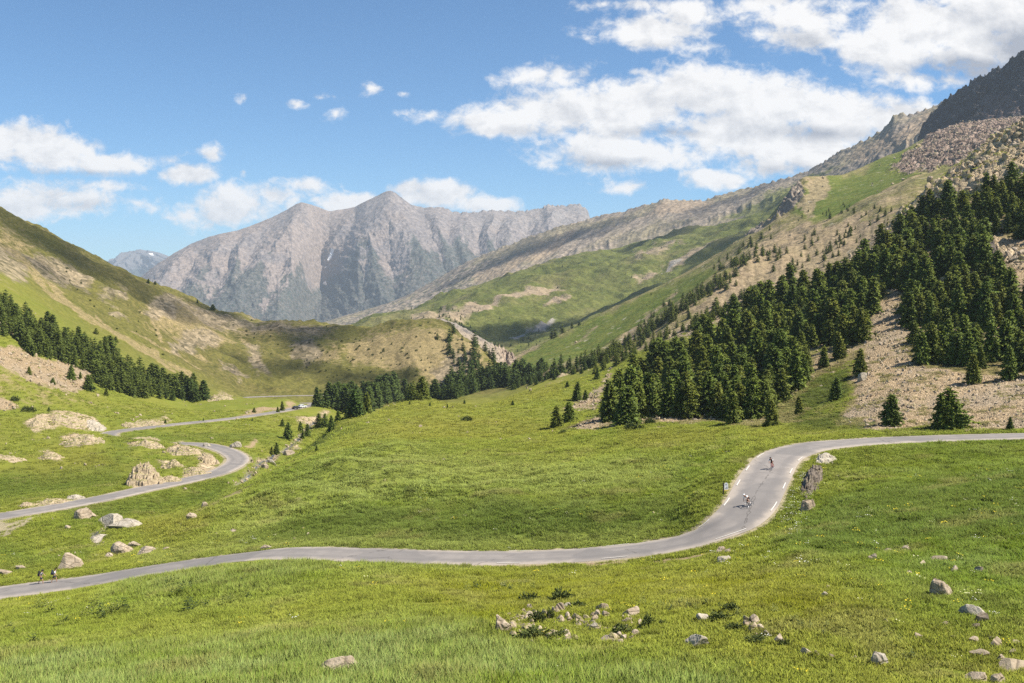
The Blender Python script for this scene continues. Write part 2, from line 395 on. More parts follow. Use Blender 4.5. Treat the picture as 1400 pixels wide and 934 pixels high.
# ---- brook bed
BROOK = [[(40,760,150),(62,752,154),(100,748,156),(128,744,157),(134,735,162),(128,727,168),(140,722,172),(170,713,182),(205,705,188),(250,697,198),(300,676,212),(335,660,240),(352,648,262),(362,636,280),(376,622,303),(392,612,318),(405,600,340),(412,590,360),(430,578,400)],
         [(376,622,303),(420,610,325),(447,607.5,328),(466,606,329),(482,609,322)]]
def world_curve(pts, step):
    return catmull([ray_point(*p) for p in pts], step)
def near_curve(crv, reach):
    """Distance of every ground vertex to the curve, and the curve's height there."""
    dist = np.full(GX.shape, 1e9); hz = np.zeros(GX.shape); wz = np.zeros(GX.shape)
    for a, b in zip(crv[:-1], crv[1:]):
        m = (a + b) / 2
        i0, i1 = np.searchsorted(gD, [min(a[1], b[1]) - reach, max(a[1], b[1]) + reach])
        pr = [(x - s) / max(y, 5) * F + CX for x in (min(a[0], b[0]), max(a[0], b[0])) for s in (-reach, reach) for y in (a[1] - reach, a[1] + reach)]
        j0, j1 = np.searchsorted(gpx, [min(pr), max(pr)])
        if i1 <= i0 or j1 <= j0: continue
        sl = (slice(j0, j1), slice(i0, i1))
        dx, dy = b[0] - a[0], b[1] - a[1]
        t = np.clip(((GX[sl] - a[0]) * dx + (DD[sl] - a[1]) * dy) / (dx * dx + dy * dy + 1e-9), 0, 1)
        d = np.hypot(GX[sl] - a[0] - t * dx, DD[sl] - a[1] - t * dy)
        dist[sl] = np.minimum(dist[sl], d); w = (d + 0.4) ** -6.0
        hz[sl] += w * (a[2] + t * (b[2] - a[2])); wz[sl] += w
    return dist, np.where(wz > 0, hz / np.maximum(wz, 1e-30), 0)
WET = np.zeros_like(GX)
ROADC = [world_curve(ROAD1, 1.0), world_curve(ROAD2, 2.0)]
ROADW = [3.0, 2.9]
VERGE = np.zeros_like(GX)
ONROAD = np.full_like(GX, 1e9)
VERGE = np.maximum(VERGE, polys([[(-60,714),(20,708),(58,703),(45,714),(14,732),(-60,742)]], 4) * (DD > 150) * (DD < 240))
for crv, hw in zip(ROADC, ROADW):
    d, h = near_curve(crv, 14)
    sink = 0.02 + 0.00022 * DD
    inner = hw + 0.35 + 0.0025 * DD
    k = sstep(inner, inner + 7.5, d)
    GZ = np.where(d < 14, (h - sink) * (1 - k) + GZ * k, GZ)
    VERGE = np.maximum(VERGE, 1 - sstep(hw + 0.1, hw + 1.1 + 0.002 * DD, d))
    ONROAD = np.minimum(ONROAD, d - hw)
def ground_z(x, y):
    """Height of the ground sheet at world x, y (scalars or arrays)."""
    x = np.asarray(x, dtype=float); y = np.asarray(y, dtype=float)
    i = np.clip((x / y * F + CX - gpx[0]) / (gpx[1] - gpx[0]), 0, NC - 1.001)
    j = np.clip(np.searchsorted(gD, y) - 1, 0, NR - 2)
    v = np.clip((y - gD[j]) / (gD[j + 1] - gD[j]), 0, 1)
    i0 = i.astype(int); u = i - i0
    return ((GZ[i0, j] * (1 - u) + GZ[i0 + 1, j] * u) * (1 - v) + (GZ[i0, j + 1] * (1 - u) + GZ[i0 + 1, j + 1] * u) * v)
for b in BROOK:
    crv = world_curve(b, 1.5); crv[:, 2] = ground_z(crv[:, 0], crv[:, 1])
    d, h = near_curve(crv, 8)
    wob = 0.5 * fbm(X / 3, Y / 3, 2)
    w = 0.42 + 0.0008 * DD
    k = 1 - sstep(w, w + 1.6, d + wob)
    ok = ONROAD > 1.5
    GZ = GZ - 0.85 * k * ok
    WET = np.maximum(WET, (1 - sstep(w * 0.7, w * 1.4, d + wob)) * ok)

GPY = HOR - GZ / DD * F                  # where every ground vertex shows
def hit(px, py, dmin=30.0):
    """First ground point seen at px, py: (x, y, z) or None."""
    i = (px - gpx[0]) / (gpx[1] - gpx[0])
    if i < 0 or i > NC - 2: return None
    i0 = int(i); u = i - i0
    col = GPY[i0] * (1 - u) + GPY[i0 + 1] * u
    ok = np.nonzero((col <= py) & (gD > dmin))[0]
    if len(ok) == 0: return None
    j = max(1, ok[0]); a, b = col[j - 1], col[j]
    t = 0 if a == b else min(1, max(0, (a - py) / (a - b)))
    D = gD[j - 1] + t * (gD[j] - gD[j - 1])
    x = (px - CX) / F * D
    return (x, D, float(ground_z(x, D)))
def mask_at(M, x, y):
    i = np.clip(np.round((x / y * F + CX - gpx[0]) / (gpx[1] - gpx[0])).astype(int), 0, NC - 1)
    j = np.clip(np.searchsorted(gD, y), 0, NR - 1)
    return M[i, j]
# ================================================================== hillsides and mountains farther off, each a surface of its own
def smooth1(a, n):
    if n < 2: return a
    k = np.hanning(n + 2)[1:-1]; k /= k.sum()
    return np.convolve(np.pad(a, n // 2, mode='edge'), k, mode='same')[n // 2: n // 2 + len(a)]

def loft(x0, x1, nc, lines, rows, smooth=9):
    """Surface through polylines of (px, py, D), lowest first; rows[i] rows between line i and i + 1."""
    px = np.linspace(x0, x1, nc)
    ky, kd = [], []
    for L in lines:
        L = np.array(sorted(L))
        n = smooth
        ky.append(smooth1(np.interp(px, L[:, 0], L[:, 1]), n)); kd.append(smooth1(np.interp(px, L[:, 0], np.log(L[:, 2])), n))
    ky, kd = np.array(ky), np.array(kd)
    P, Dd, T = [], [], []
    for i, n in enumerate(rows):
        t = np.linspace(0, 1, n, endpoint=(i == len(rows) - 1))
        for s in t:
            P.append(ky[i] + (ky[i + 1] - ky[i]) * s); Dd.append(np.exp(kd[i] + (kd[i + 1] - kd[i]) * s)); T.append(np.full(nc, i + s))
    PYl, Dl, Tl = np.array(P).T, np.array(Dd).T, np.array(T).T
    PXl = np.repeat(px[:, None], PYl.shape[1], axis=1)
    return PXl, PYl, Dl, Tl

def vcol(*ch):
    ch = list(ch)
    while len(ch) < 4: ch.append(np.ones_like(ch[0]))
    return np.stack([c.ravel() for c in ch], axis=1)

FAR = {}
def far_surface(name, PXl, PYl, Dl, dz, dy, mat, cols, label):
    Xl = (PXl - CX) / F * Dl; Yl = Dl + dy; Zl = -(PYl - HOR) / F * Dl + dz
    v = np.stack([Xl, Yl, Zl], axis=-1).reshape(-1, 3)
    me = mesh_from(name, v, grid_faces(*PXl.shape), smooth=True)
    for k, c in cols.items(): set_color(me, k, c)
    o = obj(name, me, mat); tag(o, label, kind='structure')
    FAR[label] = (Xl, Yl, Zl)
    return o

def pm(PXl, PYl, lst, soft):
    m = np.zeros_like(PXl)
    k = 1.6 * min(soft, 9)
    wx_, wy_ = PXl + k * fbm(PXl / 26, PYl / 26, 4), PYl + 0.7 * k * fbm(PXl / 26 + 50, PYl / 26, 4)
    for p in lst: m = np.maximum(m, poly_mask(wx_, wy_, p, soft))
    return m

# ---- A: the shoulder behind the near spur: tree band, green slope, meadow under the cliff
a0 = [(560,570,640),(620,560,640),(700,545,640),(760,528,640),(850,505,610),(900,492,590),(1000,470,570),(1100,440,560),(1200,400,540),(1300,330,530),(1400,260,530),(1560,150,540)]
a1 = [(560,560,700),(620,550,700),(700,532,680),(760,507,660),(800,493,650),(850,468,650),(900,437,660),(950,402,670),(985,374,690),(1020,362,700),(1060,345,715),(1100,325,730),(1150,300,740),(1200,275,750),(1250,252,770),(1300,236,790),(1400,215,800),(1560,150,800)]
a2 = [(560,550,760),(620,535,760),(700,518,760),(760,503,760),(800,490,770),(850,466,780),(900,436,790),(950,402,800),(985,374,800),(1020,352,800),(1060,333,810),(1100,313,830),(1150,290,850),(1200,265,870),(1250,242,890),(1300,228,900),(1400,200,900),(1560,140,900)]
a3 = [(560,545,900),(620,520,920),(680,502,940),(720,480,960),(800,440,1000),(880,400,1040),(940,372,1060),(985,350,1060),(1030,320,1040),(1060,300,1020),(1090,285,1010),(1100,278,1010),(1150,262,1020),(1200,246,1040),(1250,228,1060),(1300,206,1080),(1400,182,1080),(1560,125,1080)]
a4 = [(560,540,1050),(620,515,1080),(680,498,1080),(700,488,1100),(740,470,1120),(800,441,1160),(850,419,1190),(900,397,1220),(940,380,1230),(985,355,1220),(1020,334,1190),(1045,305,1160),(1062,283,1140),(1078,262,1120),(1090,247,1110),(1100,240,1110),(1120,241,1130),(1150,239,1180),(1180,228,1230),(1210,214,1270),(1240,203,1310),(1262,191,1340),(1285,178,1370),(1310,170,1390),(1335,166,1400),(1360,163,1400),(1400,158,1400),(1560,110,1400)]
a5 = [(p[0], p[1] + 26, p[2] * 1.12) for p in a4]
A = loft(540, 1560, 620, [a0, a1, a2, a3, a4, a5], [16, 60, 90, 110, 14], smooth=7)
PXl, PYl, Dl, Tl = A
Xl = (PXl - CX) / F * Dl
GRA = pm(PXl, PYl, [[(1090,262),(1130,240),(1160,240),(1245,198),(1255,215),(1225,235),(1300,240),(1225,270),(1160,300),(1110,300),(1080,300)]], 14) * (Tl > 2)
GRA = np.maximum(GRA, pm(PXl, PYl, [[(640,540),(720,478),(800,440),(880,402),(955,372),(985,372),(945,405),(880,450),(800,495),(760,510),(690,540)]], 12) * (Tl > 2))
RUB = pm(PXl, PYl, [[(1218,232),(1250,198),(1275,180),(1330,160),(1420,145),(1560,100),(1560,180),(1330,222),(1290,233),(1240,236)]], 10) * (Tl > 2)
TOW = pm(PXl, PYl, [[(1056,300),(1075,262),(1088,244),(1097,247),(1098,270),(1085,285),(1060,302),(1030,335),(1000,358),(980,372),(985,358),(1030,318)]], 5) * (Tl > 3)
DRT = pm(PXl, PYl, [[(1090,285),(1105,245),(1128,242),(1138,262),(1115,285),(1100,300)], [(1000,365),(1040,330),(1100,305),(1230,290),(1180,340),(1080,390),(1000,420),(940,440)],
                    [(840,470),(862,455),(890,425),(905,420),(880,455),(850,480)], [(890,430),(925,395),(930,390),(915,420)], [(700,492),(745,458),(770,445),(735,475)], [(945,420),(985,395),(1010,400),(960,430)], [(780,470),(815,445),(830,435),(800,465)]], 9)
CLR = pm(PXl, PYl, [[(690,505),(760,480),(820,455),(750,500)], [(560,560),(700,530),(700,560),(560,580)]], 14)
wx, wy = Xl, Dl
dz = fbm(wx / 90, wy / 90, 4) * 9 * sstep(0.2, 1, Tl) * (1 - 0.7 * GRA) + fbm(wx / 25, wy / 25, 4) * 3.0 * (1 - 0.8 * GRA)
dz += (ridged(wx / 22, wy / 60, 4) - 0.55) * TOW * 26 + fbm(wx / 14, wy / 14, 4) * DRT * 3 + RUB * (ridged(wx / 12, wy / 12, 3) - 0.5) * 12
gul = ridged((wx + 0.7 * wy) / 55 + 0.5 * fbm(wx / 120, wy / 120, 2), (wx - wy) / 420, 4) - 0.6
dz += gul * 1.2 * sstep(2.0, 2.4, Tl) * sstep(4.0, 3.6, Tl) * (1 - 0.5 * GRA)
dz *= np.where(Tl > 3.9, 0.35, 1)
A_COLS = dict(m1=vcol(GRA, RUB, TOW, DRT), m2=vcol(CLR, Tl / 5, gul * 0.5 + 0.5))
A_ARGS = ('hillside', PXl, PYl, Dl, dz, np.zeros_like(dz))
A_SURF = (Xl, Dl, -(PYl - HOR) / F * Dl + dz, PXl, PYl)

# ---- B: green rolling slopes beyond, with the ravine
b0 = [(480,500,1150),(600,500,1150),(700,500,1200),(800,470,1300),(900,430,1400),(1000,380,1450),(1120,320,1500)]
b1 = [(480,470,1320),(560,468,1320),(640,474,1320),(690,484,1320),(720,474,1370),(800,438,1450),(860,414,1500),(940,385,1600),(1000,355,1620),(1120,300,1620)]
b2 = [(480,462,1500),(560,448,1500),(620,438,1540),(680,446,1560),(740,444,1600),(800,428,1680),(860,404,1780),(940,375,1850),(1000,345,1850),(1120,290,1850)]
b3 = [(480,455,1800),(560,432,1800),(620,410,1850),(680,400,1900),(740,385,1950),(800,370,2000),(860,360,2050),(940,340,2050),(1000,318,2050),(1120,275,2050)]
b4 = [(480,450,2250),(520,440,2250),(560,424,2250),(620,398,2300),(700,373,2350),(780,349,2400),(850,337,2420),(900,325,2400),(950,312,2380),(1000,301,2340),(1040,292,2300),(1075,262,2250),(1120,240,2250)]
b5 = [(p[0], p[1] + 14, p[2] * 1.08) for p in b4]
PXl, PYl, Dl, Tl = loft(480, 1120, 420, [b0, b1, b2, b3, b4, b5], [14, 50, 70, 80, 8], smooth=15)
Xl = (PXl - CX) / F * Dl
BARE = pm(PXl, PYl, [[(655,420),(700,400),(760,385),(770,388),(720,408),(665,424)], [(745,415),(760,402),(778,400),(770,412),(750,420)], [(600,430),(650,412),(667,420),(664,430),(630,436),(600,440)],
                     [(870,345),(905,335),(935,332),(880,355),(870,360)], [(910,360),(960,335),(985,330),(950,355),(900,372)], [(860,382),(905,360),(900,370),(870,388)],
                     [(560,436),(610,420),(620,432),(590,450),(560,455)]], 8)
GREY = pm(PXl, PYl, [[(694,466),(720,448),(757,433),(765,435),(738,449),(704,472)], [(900,368),(925,352),(930,355),(905,372)]], 5)
TREED = pm(PXl, PYl, [[(480,470),(560,436),(620,425),(600,452),(640,470),(690,484),(600,480)]], 10)
dz = fbm(Xl / 160, Dl / 160, 4) * 26 * sstep(0.3, 1.2, Tl) + fbm(Xl / 45, Dl / 45, 4) * 5
dz += (ridged((Xl + 0.5 * Dl) / 130, Dl / 500, 4) - 0.6) * 20 * sstep(1.2, 1.8, Tl)
dz *= np.where(Tl > 3.9, 0.4, 1)
B_COLS = dict(m1=vcol(BARE, GREY, TREED, Tl / 5))
B_ARGS = ('hillside', PXl, PYl, Dl, dz, np.zeros_like(dz))
B_SURF = (Xl, Dl, -(PYl - HOR) / F * Dl + dz, PXl, PYl)

# ---- C: the grey ridge running down from the right to the valley mouth
c0 = [(380,470,2700),(480,462,2700),(560,450,2700),(640,410,2700),(760,375,2700),(900,340,2700),(1060,300,2500),(1200,240,2000),(1340,190,1700)]
c1 = [(380,458,3200),(430,452,3200),(500,436,3200),(560,420,3150),(640,392,3100),(700,371,3050),(800,338,3000),(900,312,2900),(1000,285,2800),(1100,258,2500),(1180,222,2250),(1240,192,2050),(1340,150,1900)]
c2 = [(380,452,3700),(430,444,3700),(470,432,3680),(500,424,3650),(540,411,3620),(560,402,3600),(600,380,3580),(640,357,3540),(680,341,3500),(720,325,3450),(760,312,3400),(800,301,3360),(812,297,3350),(850,290,3300),(880,282,3250),(905,273,3200),(930,274,3180),(960,275,3150),(985,267,3100),(1020,259,3050),(1050,250,2950),(1080,243,2850),(1100,236,2800),(1130,219,2700),(1150,207,2640),(1180,193,2560),(1210,176,2480),(1222,158,2440),(1235,155,2420),(1240,158,2400),(1285,143,2320),(1310,130,2250),(1360,110,2200)]
c3 = [(p[0], p[1] + 12, p[2] * 1.07) for p in c2]
PXl, PYl, Dl, Tl = loft(380, 1340, 760, [c0, c1, c2, c3], [20, 130, 8], smooth=5)
Xl = (PXl - CX) / F * Dl
t12 = np.clip(Tl - 1, 0, 1)
ua = PXl / 44 + 0.5 * fbm(PXl / 120, Tl * 1.2, 2)
rb = ridged(ua - t12 * 1.9, t12 * 0.5 + PXl / 400, 6) - 0.58
dz = rb * 22 * np.sin(np.clip(Tl / 2, 0, 1) * math.pi * 0.93) + fbm(PXl / 9, Tl * 9, 4) * 4 * np.where(Tl > 1.95, 0.3, 1)
crest = np.exp(-((Tl - 2) / 0.06) ** 2)
dz += crest * (ridged(PXl / 11, Tl * 0 + 2, 4) - 0.5) * 12 * sstep(560, 700, PXl)
WOOD = pm(PXl, PYl, [[(380,455),(430,445),(560,400),(660,350),(700,350),(640,395),(560,425),(480,455)]], 14)
TANC = pm(PXl, PYl, [[(880,300),(905,275),(980,270),(960,285),(900,300)], [(640,380),(760,320),(800,305),(760,345),(660,390)], [(1150,215),(1285,145),(1262,185),(1180,225)], [(1000,290),(1080,262),(1060,285),(1010,300)]], 14)
GRC = pm(PXl, PYl, [[(985,300),(1060,262),(1110,240),(1150,225),(1100,262),(1030,300)], [(1040,285),(1080,262),(1075,275)]], 8)
C_COLS = dict(m1=vcol(WOOD, TANC, GRC, rb * 0.8 + 0.5))
C_ARGS = ('mountain', PXl, PYl, Dl, dz, np.zeros_like(dz))

# ---- D: cliff in the upper right corner, its shade carried by a dark colour
d0 = [(1255,200,1746),(1275,195,1712),(1330,190,1619),(1400,170,1500),(1600,110,1340)]
d1 = [(1255,192,1786),(1262,190,1774),(1280,178,1749),(1310,166,1703),(1340,158,1652),(1400,148,1550),(1600,80,1390)]
d2 = [(1255,186,1806),(1262,170,1804),(1270,160,1801),(1285,145,1795),(1300,132,1780),(1320,118,1756),(1335,108,1735),(1345,106,1723),(1360,95,1708),(1378,88,1687),(1385,78,1680),(1400,67,1660),(1440,50,1638),(1600,-40,1540)]
d3 = [(p[0], p[1] + 20, p[2] * 1.15) for p in d2]
PXl, PYl, Dl, Tl = loft(1255, 1600, 330, [d0, d1, d2, d3], [12, 120, 10], smooth=3)
bands = ridged((PXl + 1.6 * PYl) / 26, (PXl - PYl) / 90, 5) - 0.55
dy = -bands * 34 * np.sin(np.clip(Tl / 2, 0, 1) * math.pi) - fbm(PXl / 6, PYl / 6, 4) * 7 * (Tl < 2.2)
dz = fbm(PXl / 7, PYl / 7, 4) * 5 + np.exp(-((Tl - 2) / 0.08) ** 2) * (ridged(PXl / 13, PXl * 0, 4) - 0.5) * 14
D_COLS = dict(m1=vcol(bands * 0.8 + 0.5, pm(PXl, PYl, [[(1330,165),(1345,130),(1385,128),(1400,150),(1360,172)]], 8), Tl / 3))
D_ARGS = ('cliff', PXl, PYl, Dl, dz, dy)

# ---- E: the big pale mountain at the head of the valley
e0 = [(140,470,5600),(300,465,5600),(480,470,5600),(700,450,5600),(900,400,5600)]
e1 = [(140,440,5900),(250,440,5900),(300,440,5800),(380,440,5700),(430,448,6300),(480,440,6000),(560,430,5900),(700,400,6200),(820,340,6600)]
e2 = [(140,425,6300),(200,400,6300),(260,385,6400),(330,370,6400),(400,365,6400),(440,395,6900),(490,365,6500),(560,350,6400),(620,345,6500),(700,330,6700),(760,315,6900),(820,325,7000)]
e3 = [(100,430,6900),(140,412,6900),(180,388,6900),(197,375,6900),(212,363,6900),(240,345,6950),(262,333,7000),(285,324,7000),(300,320,7000),(325,315,7050),(345,308,7100),(372,297,7150),(392,287,7200),(405,279,7200),(412,276.5,7200),(420,278,7200),(435,283,7250),(450,289,7300),(470,286,7350),(485,283,7350),(500,275,7300),(515,268,7300),(527,262,7300),(534,260.5,7300),(541,264,7300),(550,271,7300),(562,280,7300),(580,284,7350),(596,283,7350),(606,285,7350),(625,290,7400),(640,291,7400),(660,289,7400),(676,287,7400),(690,289,7400),(705,290,7400),(716,289,7400),(726,287,7400),(742,285,7400),(748,280,7400),(760,282,7400),(775,281,7400),(790,280,7400),(800,282,7400),(806,296,7400),(830,310,7500),(880,340,7600)]
e4 = [(p[0], p[1] + 14, p[2] * 1.06) for p in e3]
PXl, PYl, Dl, Tl = loft(120, 880, 900, [e0, e1, e2, e3, e4], [14, 150, 190, 8], smooth=3)
warp = 0.30 * fbm(PXl / 120, Tl * 1.2, 2)
rb = ridged(PXl / 66 + warp, Tl * 0.30 + 4, 6, gain=0.55) - 0.55
fan = (PXl - 470) * (3 - np.clip(Tl, 0, 3)) / 900                  # flutes spread out downhill
rb2 = ridged(PXl / 22 - fan + warp, Tl * 0.55, 6, gain=0.6) - 0.55
spur = np.zeros_like(PXl); flute = np.zeros_like(PXl)
wpx = PXl + 7 * fbm(PXl / 40, PYl / 40, 3); wpy = PYl + 5 * fbm(PXl / 30 + 9, PYl / 30, 3)
for k_, (line, wd) in enumerate((([(534,258),(518,300),(486,345),(458,395),(430,450)], 60), ([(412,274),(388,330),(345,378),(295,445)], 50), ([(412,274),(424,320),(412,365),(398,450)], 40), ([(534,258),(556,310),(586,370),(570,450)], 52),
                 ([(640,288),(628,335),(650,395),(640,450)], 42), ([(322,312),(290,362),(232,445)], 44), ([(262,330),(230,380),(190,440)], 36), ([(706,287),(692,330),(706,400)], 36), ([(478,282),(466,320),(444,352)], 24), ([(592,281),(604,330),(622,372)], 26), ([(760,279),(748,315),(762,350)], 34), ([(350,305),(330,345),(318,390)], 26), ([(680,286),(668,320),(672,350)], 22), ([(500,300),(508,350),(520,410)], 30))):
    L = np.array(line, dtype=float)
    xs = np.interp(wpy, L[:, 1], L[:, 0]); sg_ = wpx - xs; below = sstep(L[0, 1] - 4, L[0, 1] + 12, PYl) * sstep(L[-1, 1] + 30, L[-1, 1] - 10, PYl)
    grow = 0.45 + 0.55 * np.clip((PYl - L[0, 1]) / 90, 0, 1)
    t_ = np.clip(1 - np.abs(sg_) / (wd * grow), 0, 1) * below
    fl_ = ridged((PYl - 0.85 * np.abs(sg_)) / 17 + k_ * 3.7, np.abs(sg_) / 70 + k_, 5, gain=0.6) - 0.5
    better = t_ > spur
    spur = np.where(better, t_, spur); flute = np.where(better, fl_ * np.clip(t_ * 4, 0, 1) * np.clip(2.2 - 2 * t_, 0, 1), flute)
env = np.clip(Tl / 1.0, 0, 1) * sstep(3.02, 2.4, Tl)
iso = fbm(PXl / 14, PYl / 12, 5)
relief = rb * 8 + rb2 * 5 + (spur - 0.35) * 42 + flute * 10 + iso * 13
dz = relief * env + fbm(PXl / 8, Tl * 22, 4) * 9 * np.where(Tl > 2.9, 0.4, 1)
dz += np.exp(-((Tl - 3) / 0.05) ** 2) * (ridged(PXl / 12, PXl * 0 + 1, 4) - 0.55) * 40 * sstep(555, 640, PXl)
dy = -relief * 1.1 * env
WOODE = sstep(2.02, 1.2, Tl + 0.5 * rb + 0.5 * rb2 + 0.5 * flute - 0.75 * (spur - 0.3) + 0.3 * iso - 0.25 * (PXl > 420) * sstep(420, 520, PXl)) * sstep(760, 640, PXl)
TANE = np.clip(fbm(PXl / 60, Tl * 2, 3) * 1.1 + 0.45 + 0.3 * sstep(560, 420, PXl), 0, 1)
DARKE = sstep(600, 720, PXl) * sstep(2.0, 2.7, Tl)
SNOW = pm(PXl, PYl, [[(447,357),(453,344),(457,344),(452,357)], [(443,372),(446,364),(448,366)], [(441,391),(446,386),(448,393)]], 1.2)
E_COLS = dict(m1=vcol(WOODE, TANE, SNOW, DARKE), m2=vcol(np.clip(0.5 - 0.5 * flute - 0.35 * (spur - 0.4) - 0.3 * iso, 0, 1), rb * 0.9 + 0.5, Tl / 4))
E_ARGS = ('mountain', PXl, PYl, Dl, dz, dy)

# ---- F: blue mountain far away, left
f0 = [(60,430,12500),(340,430,12500)]
f1 = [(60,405,13000),(140,380,13000),(220,375,13000),(340,400,13000)]
f2 = [(60,395,14000),(110,372,14000),(135,359,14000),(150,354,14000),(165,347,14000),(178,343,14000),(186,341,14000),(200,342,14000),(212,343.5,14000),(225,348,14000),(245,357,14000),(270,368,14000),(340,395,14000)]
f3 = [(p[0], p[1] + 12, p[2] * 1.05) for p in f2]
PXl, PYl, Dl, Tl = loft(60, 340, 200, [f0, f1, f2, f3], [6, 60, 5], smooth=5)
rb = ridged(PXl / 30 + fbm(PXl / 60, Tl, 2), Tl * 1.2, 5) - 0.55
dz = rb * 200 * np.sin(np.clip(Tl / 2, 0, 1) * math.pi * 0.95)
F_COLS = dict(m1=vcol(sstep(1.5, 1.0, Tl + rb), pm(PXl, PYl, [[(203,346),(207,344),(211,349),(208,350)]], 1.0), rb + 0.5))
F_ARGS = ('mountain', PXl, PYl, Dl, dz, -rb * 300)

# ---- G: the grey eroded bank dropping to the trees behind the knoll
g0 = [(540,475,850),(600,470,855),(640,496,855),(680,522,855),(712,532,850),(740,540,850)]
g1 = [(540,452,885),(575,446,890),(605,448,900),(640,465,905),(665,482,905),(690,500,895),(712,516,880),(740,530,880)]
g2 = [(540,445,905),(570,438,910),(590,435.5,915),(608,437,920),(625,443,925),(645,454,930),(668,468,930),(690,480,925),(700,485,915),(708,493,905),(713,503,895),(718,516,890),(740,526,890)]
g3 = [(p[0], p[1] + 16, p[2] * 1.06) for p in g2]
PXl, PYl, Dl, Tl = loft(540, 740, 200, [g0, g1, g2, g3], [34, 40, 8], smooth=5)
Xl = (PXl - CX) / F * Dl
run = ridged(PXl / 7 - PYl / 10, (PXl + PYl) / 90, 4) - 0.55
END = pm(PXl, PYl, [[(672,470),(700,480),(718,500),(716,520),(700,518),(685,495)]], 6)
dz = run * 3 * sstep(2.05, 1.7, Tl) + END * (ridged(PXl / 6, PYl / 6, 4) - 0.5) * 10 + fbm(PXl / 5, PYl / 5, 3) * 1.0
G_COLS = dict(m1=vcol(END, np.clip((PXl - 580) / 120 + 0.6 - (Tl - 1.2), 0, 1), run * 0.8 + 0.5))
G_ARGS = ('hillside', PXl, PYl, Dl, dz, np.zeros_like(dz))
